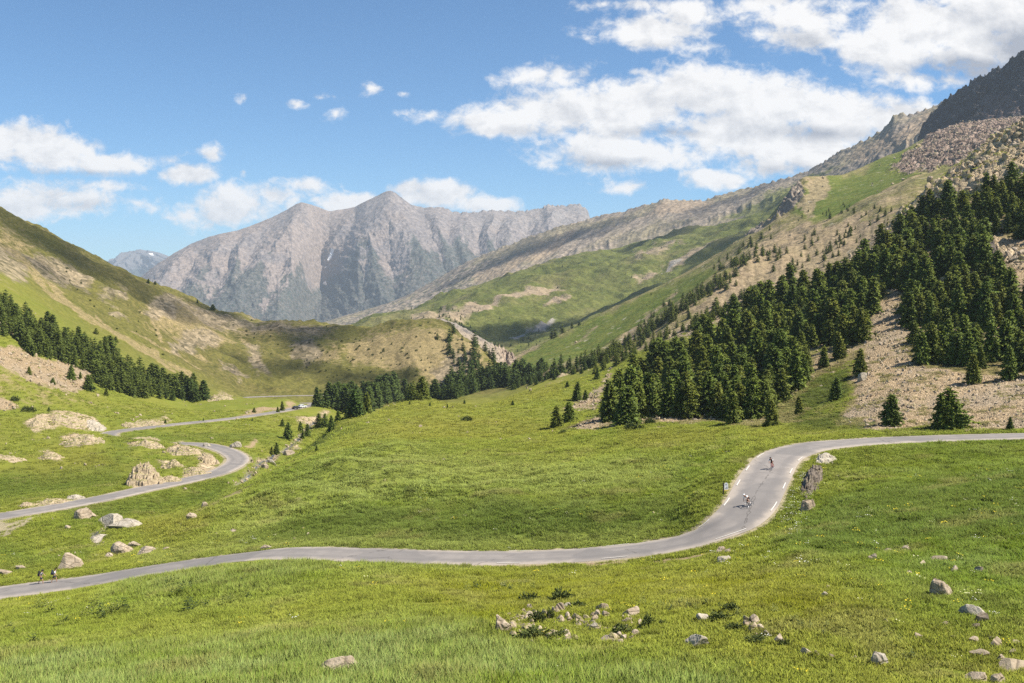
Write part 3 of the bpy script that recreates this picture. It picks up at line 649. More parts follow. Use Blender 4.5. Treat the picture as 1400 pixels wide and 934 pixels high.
# ================================================================== materials
def ground_material():
    m, t, b = new_mat('meadow')
    g = t.node('ShaderNodeNewGeometry'); P = g.outputs['Position']
    A1 = t.attr('m1'); r1, g1, b1, *_ = t.sep(A1.outputs['Color']); a1 = A1.outputs['Alpha']
    A2 = t.attr('m2'); r2, g2, b2, *_ = t.sep(A2.outputs['Color']); a2 = A2.outputs['Alpha']
    A3 = t.attr('m3'); r3, g3, b3, *_ = t.sep(A3.outputs['Color']); frock = A3.outputs['Alpha']
    scree, rock, tan, lush = r1, g1, b1, a1
    dirt, green, dryf, wet = r2, g2, b2, a2
    verge, far, darkf = r3, g3, b3
    n_big = t.noise(P, 0.035, 4, 0.6); n_mid = t.noise(P, 0.22, 5, 0.6); n_fine = t.noise(P, 1.6, 5, 0.65); n_tiny = t.noise(P, 7.0, 3, 0.6)
    grass = t.mix(t.step(n_mid, 0.35, 0.65), (0.140, 0.164, 0.022), (0.176, 0.192, 0.032))
    grass = t.mix(t.math('MULTIPLY', t.step(n_big, 0.42, 0.62), 0.6), grass, (0.190, 0.184, 0.036))
    grass = t.mix(t.math('MULTIPLY', t.step(n_fine, 0.5, 0.72), 0.6), grass, (0.080, 0.104, 0.012))
    grass = t.mix(t.math('MULTIPLY', green, 0.75), grass, t.mix(t.step(n_fine, 0.4, 0.65), (0.128, 0.172, 0.024), (0.078, 0.118, 0.016)))
    grass = t.mix(t.math('MULTIPLY', lush, 0.85), grass, t.mix(n_fine, (0.125, 0.17, 0.035), (0.20, 0.235, 0.065)))
    grass = t.mix(t.math('MULTIPLY', t.step(t.math('ADD', dryf, t.math('MULTIPLY', t.math('SUBTRACT', n_mid, 0.5), 1.6)), 0.35, 0.9), 0.75), grass, t.mix(n_fine, (0.150, 0.148, 0.016), (0.20, 0.185, 0.026)))
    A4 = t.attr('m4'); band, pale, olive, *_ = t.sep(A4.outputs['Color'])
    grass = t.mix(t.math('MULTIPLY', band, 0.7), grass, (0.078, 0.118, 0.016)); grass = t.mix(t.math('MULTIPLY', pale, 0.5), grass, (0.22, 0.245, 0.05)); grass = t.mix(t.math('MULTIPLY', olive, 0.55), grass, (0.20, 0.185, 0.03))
    # pale bare spots speckled through the turf farther off
    spk = t.voronoi(P, 0.30)
    spot = t.math('MULTIPLY', t.step(spk, 0.22, 0.10), t.step(n_big, 0.5, 0.66))
    grass = t.mix(t.math('MULTIPLY', spot, 0.55), grass, (0.30, 0.25, 0.16))
    # far hillside grass is browner
    fg = t.mix(t.step(n_mid, 0.35, 0.65), (0.088, 0.086, 0.024), (0.135, 0.118, 0.040))
    fg = t.mix(t.math('MULTIPLY', t.step(t.noise(P, 0.012, 5, 0.6), 0.42, 0.6), 0.8), fg, t.mix(n_mid, (0.105, 0.104, 0.024), (0.150, 0.138, 0.038)))
    grass = t.mix(far, grass, fg)
    def soft(mask, amt, e0=0.35, e1=0.75, n=n_mid):
        return t.step(t.math('ADD', mask, t.math('MULTIPLY', t.math('SUBTRACT', n, 0.5), amt)), e0, e1)
    tanc = t.mix(t.step(n_fine, 0.35, 0.65), (0.15, 0.125, 0.05), (0.32, 0.245, 0.14))
    col = t.mix(t.math('MULTIPLY', soft(tan, 1.3), 0.9), grass, tanc)
    n_rk = t.noise(P, 0.09, 5, 0.7)
    col = t.mix(t.math('MULTIPLY', soft(frock, 2.2, 0.3, 0.75, n_rk), 0.8), col, t.mix(t.sep(t.voronoi(P, 0.30, out='Color'))[0], (0.095, 0.080, 0.055), (0.33, 0.265, 0.185)))
    # stones of the scree
    st = t.voronoi(P, 2.6, out='Color'); sr, sg, sb, *_ = t.sep(st)
    ed = t.voronoi(P, 2.6, feature='DISTANCE_TO_EDGE')
    stone = t.mix(sr, (0.29, 0.21, 0.125), (0.54, 0.415, 0.27))
    stone = t.mix(t.step(ed, 0.12, 0.0), stone, (0.11, 0.08, 0.045))
    ms = t.step(t.math('ADD', scree, t.math('ADD', t.math('MULTIPLY', t.math('SUBTRACT', n_mid, 0.5), 1.3), t.math('MULTIPLY', t.math('SUBTRACT', n_big, 0.5), 1.5))), 0.3, 0.66)
    stone = t.mix(t.math('MULTIPLY', t.step(n_big, 0.44, 0.6), 0.5), stone, t.mix(sg, (0.22, 0.175, 0.125), (0.40, 0.335, 0.26)))
    col = t.mix(ms, col, stone)
    rk = t.mix(t.step(n_mid, 0.3, 0.7), (0.36, 0.275, 0.175), (0.54, 0.43, 0.29))
    crack = t.voronoi(t.mapping(P, (1, 1, 1.6), (0.3, 0.5, 0.2)), 0.55, feature='DISTANCE_TO_EDGE')
    rk = t.mix(t.step(crack, 0.07, 0.0), rk, (0.10, 0.078, 0.05))
    rk = t.mix(t.math('MULTIPLY', t.step(n_fine, 0.52, 0.7), 0.5), rk, (0.20, 0.19, 0.15))
    mr = soft(rock, 1.0, 0.42, 0.68, n_fine)
    col = t.mix(mr, col, rk)
    col = t.mix(soft(dirt, 1.0, 0.4, 0.7, n_fine), col, t.mix(n_fine, (0.20, 0.15, 0.075), (0.36, 0.27, 0.18)))
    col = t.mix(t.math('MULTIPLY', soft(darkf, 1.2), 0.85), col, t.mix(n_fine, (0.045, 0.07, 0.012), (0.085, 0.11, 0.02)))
    col = t.mix(t.math('MULTIPLY', soft(verge, 1.1, 0.45, 0.8, n_fine), 0.8), col, t.mix(n_tiny, (0.27, 0.215, 0.14), (0.42, 0.36, 0.27)))
    col = t.mix(t.math('MULTIPLY', wet, 0.9), col, t.mix(n_tiny, (0.055, 0.05, 0.04), (0.30, 0.27, 0.23)))
    gq = t.mix(far, t.step(n_tiny, 0.34, 0.66), t.step(t.noise(P, 0.42, 3, 0.8), 0.34, 0.66)); col = t.mix(1.0, col, t.mix(gq, (0.68, 0.70, 0.70), (1.28, 1.25, 1.2)), 'MULTIPLY')
    t.link(col, b.inputs['Base Color'])
    bp = t.node('ShaderNodeBump'); bp.inputs['Strength'].default_value = 0.55; bp.inputs['Distance'].default_value = 0.5
    h = t.math('ADD', t.math('MULTIPLY', n_fine, 0.6), t.math('MULTIPLY', n_tiny, 0.15))
    h = t.math('ADD', h, t.math('MULTIPLY', t.math('MULTIPLY', t.step(ed, 0.0, 0.25), ms), 0.6))
    h = t.math('ADD', h, t.math('MULTIPLY', t.math('MULTIPLY', t.step(crack, 0.0, 0.12), mr), 0.8))
    h = t.math('ADD', h, t.math('MULTIPLY', n_mid, t.math('MULTIPLY', far, 2.5)))
    t.link(h, bp.inputs['Height']); t.link(bp.outputs[0], b.inputs['Normal'])
    b.inputs['Roughness'].default_value = 0.95; b.inputs['Specular IOR Level'].default_value = 0.1
    return m

def far_bump(t, b, h, strength, dist):
    bp = t.node('ShaderNodeBump'); bp.inputs['Strength'].default_value = strength; bp.inputs['Distance'].default_value = dist
    t.link(h, bp.inputs['Height']); t.link(bp.outputs[0], b.inputs['Normal'])
    b.inputs['Roughness'].default_value = 1.0; b.inputs['Specular IOR Level'].default_value = 0.05

def mat_hill_a():
    m, t, b = new_mat('alpine_slope')
    P = t.node('ShaderNodeNewGeometry').outputs['Position']
    A1 = t.attr('m1'); gr, rub, tow, *_ = t.sep(A1.outputs['Color']); drt = A1.outputs['Alpha']
    A2 = t.attr('m2'); clr, tl, gul, *_ = t.sep(A2.outputs['Color'])
    n1 = t.noise(P, 0.012, 5, 0.6); n2 = t.noise(P, 0.06, 5, 0.65); n3 = t.noise(P, 0.35, 4, 0.65)
    def soft(mask, amt=1.0, e0=0.38, e1=0.7, n=n2): return t.step(t.math('ADD', mask, t.math('MULTIPLY', t.math('SUBTRACT', n, 0.5), amt)), e0, e1)
    base = t.mix(t.step(n2, 0.38, 0.62), (0.17, 0.155, 0.06), (0.30, 0.235, 0.14))
    base = t.mix(t.math('MULTIPLY', t.step(n1, 0.45, 0.6), 0.6), base, (0.115, 0.13, 0.035))
    grass = t.mix(t.step(n2, 0.35, 0.65), (0.085, 0.118, 0.022), (0.135, 0.15, 0.034))
    grass = t.mix(t.math('MULTIPLY', t.step(n3, 0.58, 0.72), 0.5), grass, (0.19, 0.165, 0.07))
    col = t.mix(soft(gr, 0.9, 0.3, 0.7), base, grass)
    col = t.mix(t.math('MULTIPLY', soft(drt, 1.5), 0.75), col, t.mix(n3, (0.22, 0.16, 0.10), (0.36, 0.28, 0.19)))
    v = t.voronoi(P, 0.11, out='Color'); vr, *_ = t.sep(v); ed = t.voronoi(P, 0.11, feature='DISTANCE_TO_EDGE')
    rubc = t.mix(vr, (0.17, 0.125, 0.10), (0.32, 0.245, 0.20)); rubc = t.mix(t.step(ed, 0.14, 0.02), rubc, (0.07, 0.055, 0.048))
    col = t.mix(soft(rub, 0.8, 0.4, 0.6), col, rubc)
    towc = t.mix(n3, (0.12, 0.10, 0.085), (0.36, 0.30, 0.24))
    col = t.mix(soft(tow, 0.6, 0.4, 0.65), col, towc)
    spk = t.voronoi(P, 0.085); bl = t.math('MULTIPLY', t.step(spk, 0.24, 0.14), t.step(n1, 0.48, 0.58))
    col = t.mix(t.math('MULTIPLY', bl, 0.6), col, (0.38, 0.34, 0.27))
    gq = t.step(t.noise(P, 0.3, 3, 0.8), 0.34, 0.66); col = t.mix(1.0, col, t.mix(gq, (0.66, 0.66, 0.66), (1.28, 1.28, 1.2544)), 'MULTIPLY')
    t.link(col, b.inputs['Base Color'])
    h = t.math('ADD', t.math('MULTIPLY', n3, 0.5), t.math('MULTIPLY', t.math('MULTIPLY', ed, rub), 2.0))
    far_bump(t, b, h, 0.6, 4.0)
    return m

def mat_hill_b():
    m, t, b = new_mat('green_slope')
    P = t.node('ShaderNodeNewGeometry').outputs['Position']
    A1 = t.attr('m1'); bare, grey, treed, *_ = t.sep(A1.outputs['Color'])
    n1 = t.noise(P, 0.007, 5, 0.6); n2 = t.noise(P, 0.035, 5, 0.65); n3 = t.noise(P, 0.2, 4, 0.65)
    def soft(mask, amt=1.0, e0=0.38, e1=0.7, n=n2): return t.step(t.math('ADD', mask, t.math('MULTIPLY', t.math('SUBTRACT', n, 0.5), amt)), e0, e1)
    g = t.mix(t.step(n2, 0.35, 0.65), (0.092, 0.108, 0.028), (0.130, 0.138, 0.040))
    g = t.mix(t.math('MULTIPLY', t.step(n1, 0.5, 0.66), 0.7), g, (0.16, 0.145, 0.06))
    col = t.mix(soft(bare), g, t.mix(n3, (0.23, 0.175, 0.115), (0.36, 0.285, 0.20)))
    col = t.mix(soft(grey), col, t.mix(n3, (0.24, 0.22, 0.19), (0.36, 0.33, 0.29)))
    dots = t.voronoi(P, 0.045); tr = t.math('MULTIPLY', t.step(dots, 0.40, 0.30), soft(treed, 1.0, 0.4, 0.8))
    col = t.mix(t.math('MULTIPLY', treed, 0.4), col, (0.20, 0.17, 0.10))
    col = t.mix(t.math('MULTIPLY', tr, 0.75), col, (0.03, 0.05, 0.02))
    gq = t.step(t.noise(P, 0.16, 3, 0.8), 0.34, 0.66); col = t.mix(1.0, col, t.mix(gq, (0.72, 0.72, 0.72), (1.24, 1.24, 1.2152)), 'MULTIPLY')
    t.link(col, b.inputs['Base Color']); far_bump(t, b, n3, 0.5, 5.0)
    return m

def mat_ridge_c():
    m, t, b = new_mat('grey_ridge')
    P = t.node('ShaderNodeNewGeometry').outputs['Position']
    A1 = t.attr('m1'); wood, tan, grc, *_ = t.sep(A1.outputs['Color']); rb = A1.outputs['Alpha']
    n1 = t.noise(P, 0.005, 5, 0.6); n2 = t.noise(P, 0.022, 6, 0.68); n3 = t.noise(P, 0.12, 4, 0.65)
    def soft(mask, amt=1.0, e0=0.38, e1=0.7, n=n2): return t.step(t.math('ADD', mask, t.math('MULTIPLY', t.math('SUBTRACT', n, 0.5), amt)), e0, e1)
    col = t.mix(t.step(n2, 0.34, 0.66), (0.155, 0.135, 0.115), (0.29, 0.24, 0.19))
    col = t.mix(t.math('MULTIPLY', t.step(n1, 0.45, 0.62), 0.7), col, (0.225, 0.195, 0.12))
    col = t.mix(t.math('MULTIPLY', t.step(t.math('ADD', rb, t.math('MULTIPLY', t.math('SUBTRACT', n2, 0.5), 1.2)), 0.62, 0.9), 0.65), col, (0.105, 0.098, 0.10))
    col = t.mix(t.math('MULTIPLY', soft(tan), 0.8), col, t.mix(n3, (0.22, 0.165, 0.115), (0.31, 0.245, 0.18)))
    col = t.mix(t.math('MULTIPLY', soft(grc), 0.9), col, (0.125, 0.135, 0.04))
    dots = t.voronoi(P, 0.040); tr = t.math('MULTIPLY', t.step(dots, 0.46, 0.34), soft(wood, 1.2, 0.35, 0.8))
    col = t.mix(t.math('MULTIPLY', tr, 0.7), col, (0.045, 0.058, 0.04))
    gq = t.step(t.noise(P, 0.085, 3, 0.8), 0.34, 0.66); col = t.mix(1.0, col, t.mix(gq, (0.66, 0.66, 0.66), (1.3, 1.3, 1.274)), 'MULTIPLY')
    t.link(col, b.inputs['Base Color']); far_bump(t, b, t.math('ADD', n2, t.math('MULTIPLY', n3, 0.5)), 0.5, 7.0)
    return m

def mat_cliff_d():
    m, t, b = new_mat('shade_toned_cliff')
    P = t.node('ShaderNodeNewGeometry').outputs['Position']
    A1 = t.attr('m1'); bd, pink, *_ = t.sep(A1.outputs['Color'])
    n2 = t.noise(t.mapping(P, (1, 1, 0.5), (0, 0.7, 0)), 0.05, 6, 0.7); n3 = t.noise(P, 0.25, 4, 0.65)
    col = t.mix(t.step(n2, 0.35, 0.65), (0.034, 0.034, 0.038), (0.085, 0.080, 0.080))  # rock tones darkened to hold the cliff's shade
    col = t.mix(t.math('MULTIPLY', t.step(t.math('ADD', pink, t.math('MULTIPLY', t.math('SUBTRACT', n3, 0.5), 1.4)), 0.4, 0.8), 0.6), col, (0.17, 0.13, 0.118))
    gq = t.step(t.noise(P, 0.16, 3, 0.8), 0.34, 0.66); col = t.mix(1.0, col, t.mix(gq, (0.6, 0.6, 0.6), (1.4, 1.4, 1.372)), 'MULTIPLY')
    t.link(col, b.inputs['Base Color']); far_bump(t, b, t.math('ADD', n2, t.math('MULTIPLY', n3, 0.6)), 0.9, 8.0)
    return m

def mat_mount_e():
    m, t, b = new_mat('pale_mountain')
    P = t.node('ShaderNodeNewGeometry').outputs['Position']
    A1 = t.attr('m1'); wood, tan, snow, *_ = t.sep(A1.outputs['Color']); dark = A1.outputs['Alpha']
    A2 = t.attr('m2'); rb2, rb, tl, *_ = t.sep(A2.outputs['Color'])
    st = t.mapping(P, (1, 1, 0.35))
    n1 = t.noise(st, 0.0028, 6, 0.65); n2 = t.noise(st, 0.012, 6, 0.7); n3 = t.noise(P, 0.05, 4, 0.7); n4 = t.noise(st, 0.09, 3, 0.7)
    col = t.mix(t.step(n2, 0.34, 0.66), (0.150, 0.132, 0.130), (0.250, 0.213, 0.196))
    col = t.mix(t.math('MULTIPLY', t.step(t.math('ADD', tan, t.math('MULTIPLY', t.math('SUBTRACT', n1, 0.5), 1.6)), 0.35, 0.9), 0.75), col, t.mix(n3, (0.215, 0.172, 0.148), (0.285, 0.228, 0.195)))
    col = t.mix(t.math('MULTIPLY', t.step(t.math('ADD', rb2, t.math('MULTIPLY', t.math('SUBTRACT', n2, 0.5), 1.0)), 0.55, 0.95), 0.45), col, (0.15, 0.138, 0.14))
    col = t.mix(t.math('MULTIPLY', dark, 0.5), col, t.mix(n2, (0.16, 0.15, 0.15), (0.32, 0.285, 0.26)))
    col = t.mix(t.math('MULTIPLY', t.step(n4, 0.52, 0.66), 0.45), col, (0.12, 0.112, 0.115))
    wm = t.step(t.math('ADD', wood, t.math('MULTIPLY', t.math('SUBTRACT', n2, 0.5), 1.5)), 0.38, 0.72)
    wsp = t.step(n3, 0.36, 0.6)
    col = t.mix(t.math('MULTIPLY', wm, t.math('MULTIPLY_ADD', wsp, -0.35, 0.92)), col, (0.030, 0.046, 0.038))
    col = t.mix(t.step(snow, 0.5, 0.7), col, (0.85, 0.86, 0.88))
    gq = t.step(t.noise(P, 0.036, 3, 0.8), 0.34, 0.66); col = t.mix(1.0, col, t.mix(gq, (0.72, 0.72, 0.72), (1.24, 1.24, 1.2152)), 'MULTIPLY')
    t.link(col, b.inputs['Base Color']); far_bump(t, b, t.math('ADD', n2, t.math('MULTIPLY', n3, 0.4)), 0.5, 16.0)
    return m

def mat_mount_f():
    m, t, b = new_mat('far_blue_mountain')
    P = t.node('ShaderNodeNewGeometry').outputs['Position']
    A1 = t.attr('m1'); wood, snow, *_ = t.sep(A1.outputs['Color'])
    n2 = t.noise(P, 0.004, 5, 0.6)
    col = t.mix(n2, (0.10, 0.10, 0.105), (0.17, 0.16, 0.155))
    col = t.mix(t.math('MULTIPLY', t.step(t.math('ADD', wood, t.math('SUBTRACT', n2, 0.5)), 0.35, 0.7), 0.9), col, (0.04, 0.06, 0.05))
    col = t.mix(t.step(snow, 0.5, 0.7), col, (0.85, 0.86, 0.88))
    t.link(col, b.inputs['Base Color']); far_bump(t, b, n2, 0.4, 50.0)
    return m

def mat_road():
    m, t, b = new_mat('asphalt')
    P = t.node('ShaderNodeNewGeometry').outputs['Position']
    u = t.sep(t.attr('across').outputs['Color']); e, along = u[0], u[1]
    n1 = t.noise(P, 0.5, 5, 0.6); n2 = t.noise(P, 4.0, 4, 0.7)
    col = t.mix(t.step(n1, 0.3, 0.7), (0.200, 0.182, 0.170), (0.250, 0.226, 0.208))
    col = t.mix(t.math('MULTIPLY', t.step(t.math('ADD', e, t.math('MULTIPLY', t.math('SUBTRACT', n1, 0.5), 0.5)), 0.55, 1.0), 0.85), col, t.mix(n2, (0.33, 0.285, 0.24), (0.42, 0.36, 0.30)))
    col = t.mix(t.math('MULTIPLY', t.step(t.noise(t.mapping(P, (1, 1, 0.1)), 0.11, 2, 0.4), 0.53, 0.56), 0.45), col, (0.150, 0.142, 0.138))
    wheel = t.math('MULTIPLY', t.step(e, 0.25, 0.4), t.step(e, 0.62, 0.48))
    col = t.mix(t.math('MULTIPLY', wheel, 0.4), col, (0.165, 0.153, 0.147))
    cr = t.voronoi(t.mapping(P, (1, 1, 1)), 0.055, feature='DISTANCE_TO_EDGE')
    cr2 = t.math('ADD', cr, t.math('MULTIPLY', t.math('SUBTRACT', t.noise(P, 0.8, 3), 0.5), 0.05))
    col = t.mix(t.math('MULTIPLY', t.step(t.math('ABSOLUTE', cr2), 0.0035, 0.001), 0.5), col, (0.05, 0.045, 0.04))
    t.link(col, b.inputs['Base Color']); b.inputs['Roughness'].default_value = 0.85; b.inputs['Specular IOR Level'].default_value = 0.2
    bp = t.node('ShaderNodeBump'); bp.inputs['Strength'].default_value = 0.15; bp.inputs['Distance'].default_value = 0.02
    t.link(n2, bp.inputs['Height']); t.link(bp.outputs[0], b.inputs['Normal'])
    return m

def mat_rock(name, c0, c1, lichen=0.4, mossy=False):
    m, t, b = new_mat(name)
    tc = t.node('ShaderNodeTexCoord'); P = t.node('ShaderNodeNewGeometry').outputs['Position']
    rnd = t.node('ShaderNodeObjectInfo').outputs['Random']
    n1 = t.noise(P, 1.3, 5, 0.65); n2 = t.noise(P, 7, 5, 0.7); n0 = t.noise(P, 0.45, 3)
    col = t.mix(t.step(n1, 0.32, 0.68), c0, c1)
    col = t.mix(t.math('MULTIPLY', t.step(n2, 0.54, 0.68), lichen), col, tuple(0.45 * x for x in c0))
    col = t.mix(t.math('MULTIPLY', t.step(n0, 0.5, 0.7), 0.4), col, (0.30, 0.255, 0.16))
    ck = t.voronoi(t.mapping(P, (1, 1, 2.2), (0.4, 0.3, 0)), 0.5, feature='DISTANCE_TO_EDGE')
    col = t.mix(t.math('MULTIPLY', t.step(ck, 0.03, 0.0), 0.6), col, (0.09, 0.07, 0.045))
    if mossy:
        nz = t.sep(t.node('ShaderNodeNewGeometry').outputs['Normal'])[2] if False else t.node('ShaderNodeSeparateXYZ')
        t.link(t.node('ShaderNodeNewGeometry').outputs['True Normal'], nz.inputs[0])
        mo = t.math('MULTIPLY', t.step(nz.outputs[2], 0.55, 0.85), t.step(t.noise(P, 0.42, 4, 0.65), 0.40, 0.53))
        col = t.mix(t.math('MULTIPLY', mo, 0.9), col, t.mix(n2, (0.11, 0.125, 0.02), (0.19, 0.19, 0.035)))
    t.link(col, b.inputs['Base Color']); b.inputs['Roughness'].default_value = 0.95
    bp = t.node('ShaderNodeBump'); bp.inputs['Strength'].default_value = 0.6; bp.inputs['Distance'].default_value = 0.12
    t.link(t.math('ADD', n2, t.math('MULTIPLY', t.step(ck, 0.0, 0.06), 0.8)), bp.inputs['Height']); t.link(bp.outputs[0], b.inputs['Normal'])
    return m

def mat_needles():
    m, t, b = new_mat('pine_needles')
    P = t.node('ShaderNodeTexCoord').outputs['Object']
    rnd = t.node('ShaderNodeObjectInfo').outputs['Random']
    n = t.noise(P, 0.9, 4, 0.6)
    lv = t.sep(t.attr('leafvar').outputs['Color'])[0]
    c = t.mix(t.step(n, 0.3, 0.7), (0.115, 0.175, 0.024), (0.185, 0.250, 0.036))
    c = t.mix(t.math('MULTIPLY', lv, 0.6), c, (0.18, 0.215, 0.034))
    c = t.mix(t.math('MULTIPLY', t.step(rnd, 0.35, 1.0), 0.75), c, (0.190, 0.200, 0.030))
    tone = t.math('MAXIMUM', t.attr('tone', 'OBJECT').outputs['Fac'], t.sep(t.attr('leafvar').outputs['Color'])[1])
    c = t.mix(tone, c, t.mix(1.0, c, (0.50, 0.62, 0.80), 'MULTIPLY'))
    t.link(c, b.inputs['Base Color']); b.inputs['Roughness'].default_value = 0.7; b.inputs['Specular IOR Level'].default_value = 0.2
    vt = t.node('ShaderNodeVectorTransform', vector_type='VECTOR', convert_from='OBJECT', convert_to='WORLD'); t.link(t.attr('outn').outputs['Vector'], vt.inputs[0])
    nn = t.vmath('NORMALIZE', t.vmath('ADD', t.vmath('NORMALIZE', vt.outputs[0]), t.vmath('SCALE', t.node('ShaderNodeNewGeometry').outputs['Normal'], scale=0.45)))
    t.link(nn, b.inputs['Normal'])
    tr = t.node('ShaderNodeBsdfTranslucent'); t.link(c, tr.inputs[0])
    mx = t.node('ShaderNodeMixShader'); t.link(nn, tr.inputs['Normal']); mx.inputs[0].default_value = 0.15
    t.link(b.outputs[0], mx.inputs[1]); t.link(tr.outputs[0], mx.inputs[2])
    t.link(mx.outputs[0], t.n['Material Output'].inputs[0])
    return m

def mat_grass(name, attr='gcol', trans=0.15):
    m, t, b = new_mat(name)
    a = t.attr(attr, 'INSTANCER').outputs['Color']
    rnd = t.node('ShaderNodeObjectInfo').outputs['Random']
    h = t.sep(t.attr('blade').outputs['Color'])
    c = t.mix(1.0, a, t.mix(h[1], (0.74, 0.80, 0.78), (1.30, 1.22, 1.12)), 'MULTIPLY')
    c = t.mix(t.math('MULTIPLY', h[2], 0.55), c, (0.34, 0.29, 0.12))
    t.link(c, b.inputs['Base Color']); b.inputs['Roughness'].default_value = 0.6; b.inputs['Specular IOR Level'].default_value = 0.03
    tr = t.node('ShaderNodeBsdfTranslucent'); t.link(c, tr.inputs[0])
    up = t.vmath('NORMALIZE', t.vmath('ADD', (0, 0, 1), t.vmath('SCALE', t.node('ShaderNodeNewGeometry').outputs['Normal'], scale=0.35)))
    t.link(up, b.inputs['Normal']); t.link(up, tr.inputs['Normal'])
    mx = t.node('ShaderNodeMixShader'); mx.inputs[0].default_value = trans
    t.link(b.outputs[0], mx.inputs[1]); t.link(tr.outputs[0], mx.inputs[2])
    t.link(mx.outputs[0], t.n['Material Output'].inputs[0])
    return m

def mat_bank_g():
    m, t, b = new_mat('grey_bank')
    P = t.node('ShaderNodeNewGeometry').outputs['Position']
    end, tanb, run, *_ = t.sep(t.attr('m1').outputs['Color'])
    n2 = t.noise(P, 0.12, 5, 0.65); n3 = t.noise(P, 0.6, 4, 0.7)
    col = t.mix(t.step(n2, 0.35, 0.65), (0.135, 0.122, 0.115), (0.25, 0.22, 0.195))
    col = t.mix(t.math('MULTIPLY', t.step(t.math('ADD', tanb, t.math('MULTIPLY', t.math('SUBTRACT', n2, 0.5), 1.0)), 0.3, 0.9), 0.85), col, t.mix(n3, (0.27, 0.215, 0.16), (0.36, 0.30, 0.235)))
    col = t.mix(t.step(t.math('ADD', end, t.math('SUBTRACT', n3, 0.5)), 0.4, 0.7), col, t.mix(n3, (0.22, 0.17, 0.13), (0.44, 0.355, 0.28)))
    col = t.mix(t.math('MULTIPLY', t.step(run, 0.62, 0.95), 0.5), col, (0.115, 0.105, 0.10))
    gq = t.step(t.noise(P, 0.5, 3, 0.8), 0.34, 0.66); col = t.mix(1.0, col, t.mix(gq, (0.7, 0.7, 0.7), (1.25, 1.25, 1.225)), 'MULTIPLY')
    t.link(col, b.inputs['Base Color']); far_bump(t, b, t.math('ADD', n2, n3), 0.5, 2.0)
    return m
# ================================================================== camera, light, sky
SUN_EL, SUN_AZ = R(53), R(101)          # azimuth clockwise from straight ahead
def sun_dir(): return Vector((math.cos(SUN_EL) * math.sin(SUN_AZ), math.cos(SUN_EL) * math.cos(SUN_AZ), math.sin(SUN_EL)))
cam = bpy.data.cameras.new('camera'); camo = bpy.data.objects.new('camera', cam); C.objects.link(camo)
camo.location = (0, 0, 0); camo.rotation_euler = (R(90), 0, 0)
cam.sensor_fit = 'HORIZONTAL'; cam.sensor_width = 36.0; cam.lens = 36.0
cam.shift_y = -(467.0 - HOR) / 1400.0
cam.clip_start = 0.5; cam.clip_end = 40000
SC.camera = camo
ld = bpy.data.lights.new('sun', 'SUN'); ld.energy = 4.8; ld.angle = R(0.53); ld.color = (1.0, 0.93, 0.81)
lo = bpy.data.objects.new('sun', ld); C.objects.link(lo)
lo.rotation_euler = sun_dir().to_track_quat('Z', 'Y').to_euler(); lo.location = (60, 0, 80)

CLOUDS = [  # px, py, half width, half height, weight
 (60,207,100,27,1),(150,222,85,17,.9),(20,192,70,26,1),(80,268,110,27,.75),(30,282,80,20,.8),(150,252,70,10,.5),
 (253,239,38,15,1),(285,212,14,11,.6),(320,280,75,28,.85),(375,266,40,18,.7),(420,254,32,13,.7),(300,290,60,20,.8),
 (342,136,13,11,.7),(408,145,17,8,.7),(440,133,18,9,.45),(456,160,18,13,.5),(505,123,20,11,.55),(577,157,28,8,.6),(550,127,8,5,.5),(327,240,8,8,.5),
 (490,275,60,13,.9),(600,270,55,19,1),(655,280,60,14,.9),(560,262,32,12,.8),
 (690,167,75,23,1),(760,152,95,36,1),(752,105,62,20,.62),(860,150,115,50,1),(960,125,85,42,1.1),(1065,145,90,46,1.1),(1150,165,85,48,1.1),(1010,180,150,40,1.1),
 (830,205,95,34,.85),(900,212,80,26,.85),(1100,205,90,42,1),(1220,165,85,30,1.1),(970,244,55,14,.95),(1060,225,60,22,.8),(860,258,28,9,.8),(872,98,24,10,.5),
 (820,5,38,10,.6),(895,38,80,26,.95),(940,15,42,22,.8),(880,4,60,12,.5),(965,62,30,17,.4),
 (1085,22,80,42,.8),(1050,4,60,24,.75),(1110,55,42,22,.6),(1300,40,140,58,1.1),(1210,75,80,34,.9),(1420,60,120,70,1.1),(1250,112,50,16,.5),(1340,15,110,45,1.1),
 (500,-500,700,120,.5),(1500,-900,900,300,.5),(-900,100,500,60,.8),(2100,60,400,120,1),
]
GREYS = [(1340,92,130,30,1),(1400,60,100,40,.8),(1120,185,170,16,.5),(900,182,120,10,.5),(830,225,110,12,.4),(80,236,130,9,.55),(90,280,120,14,.4),(760,178,110,10,.35),(1085,55,60,22,.5),(895,58,60,9,.35),(1080,235,80,14,.4)]
w = bpy.data.worlds.new('World'); SC.world = w; w.use_nodes = True
t = NT(w); t.n.clear()
out = t.node('ShaderNodeOutputWorld'); bg = t.node('ShaderNodeBackground'); t.link(bg.outputs[0], out.inputs[0])
sky = t.node('ShaderNodeTexSky', sky_type='NISHITA'); sky.sun_disc = False
sky.sun_elevation = SUN_EL; sky.sun_rotation = SUN_AZ; sky.altitude = 2300; sky.air_density = 1.0; sky.dust_density = 0.25; sky.ozone_density = 1.4
bg.inputs['Strength'].default_value = 0.10; w.cycles.sampling_method = 'NONE'
tc = t.node('ShaderNodeTexCoord')
sp = t.node('ShaderNodeSeparateXYZ'); t.link(tc.outputs['Generated'], sp.inputs[0])
yy = t.math('MAXIMUM', t.math('ABSOLUTE', sp.outputs[1]), 0.03)
uu = t.math('DIVIDE', sp.outputs[0], yy); vv = t.math('DIVIDE', sp.outputs[2], yy)     # tangents of bearing and height
cb = t.node('ShaderNodeCombineXYZ'); t.link(uu, cb.inputs[0]); t.link(vv, cb.inputs[1])
uv = cb.outputs[0]
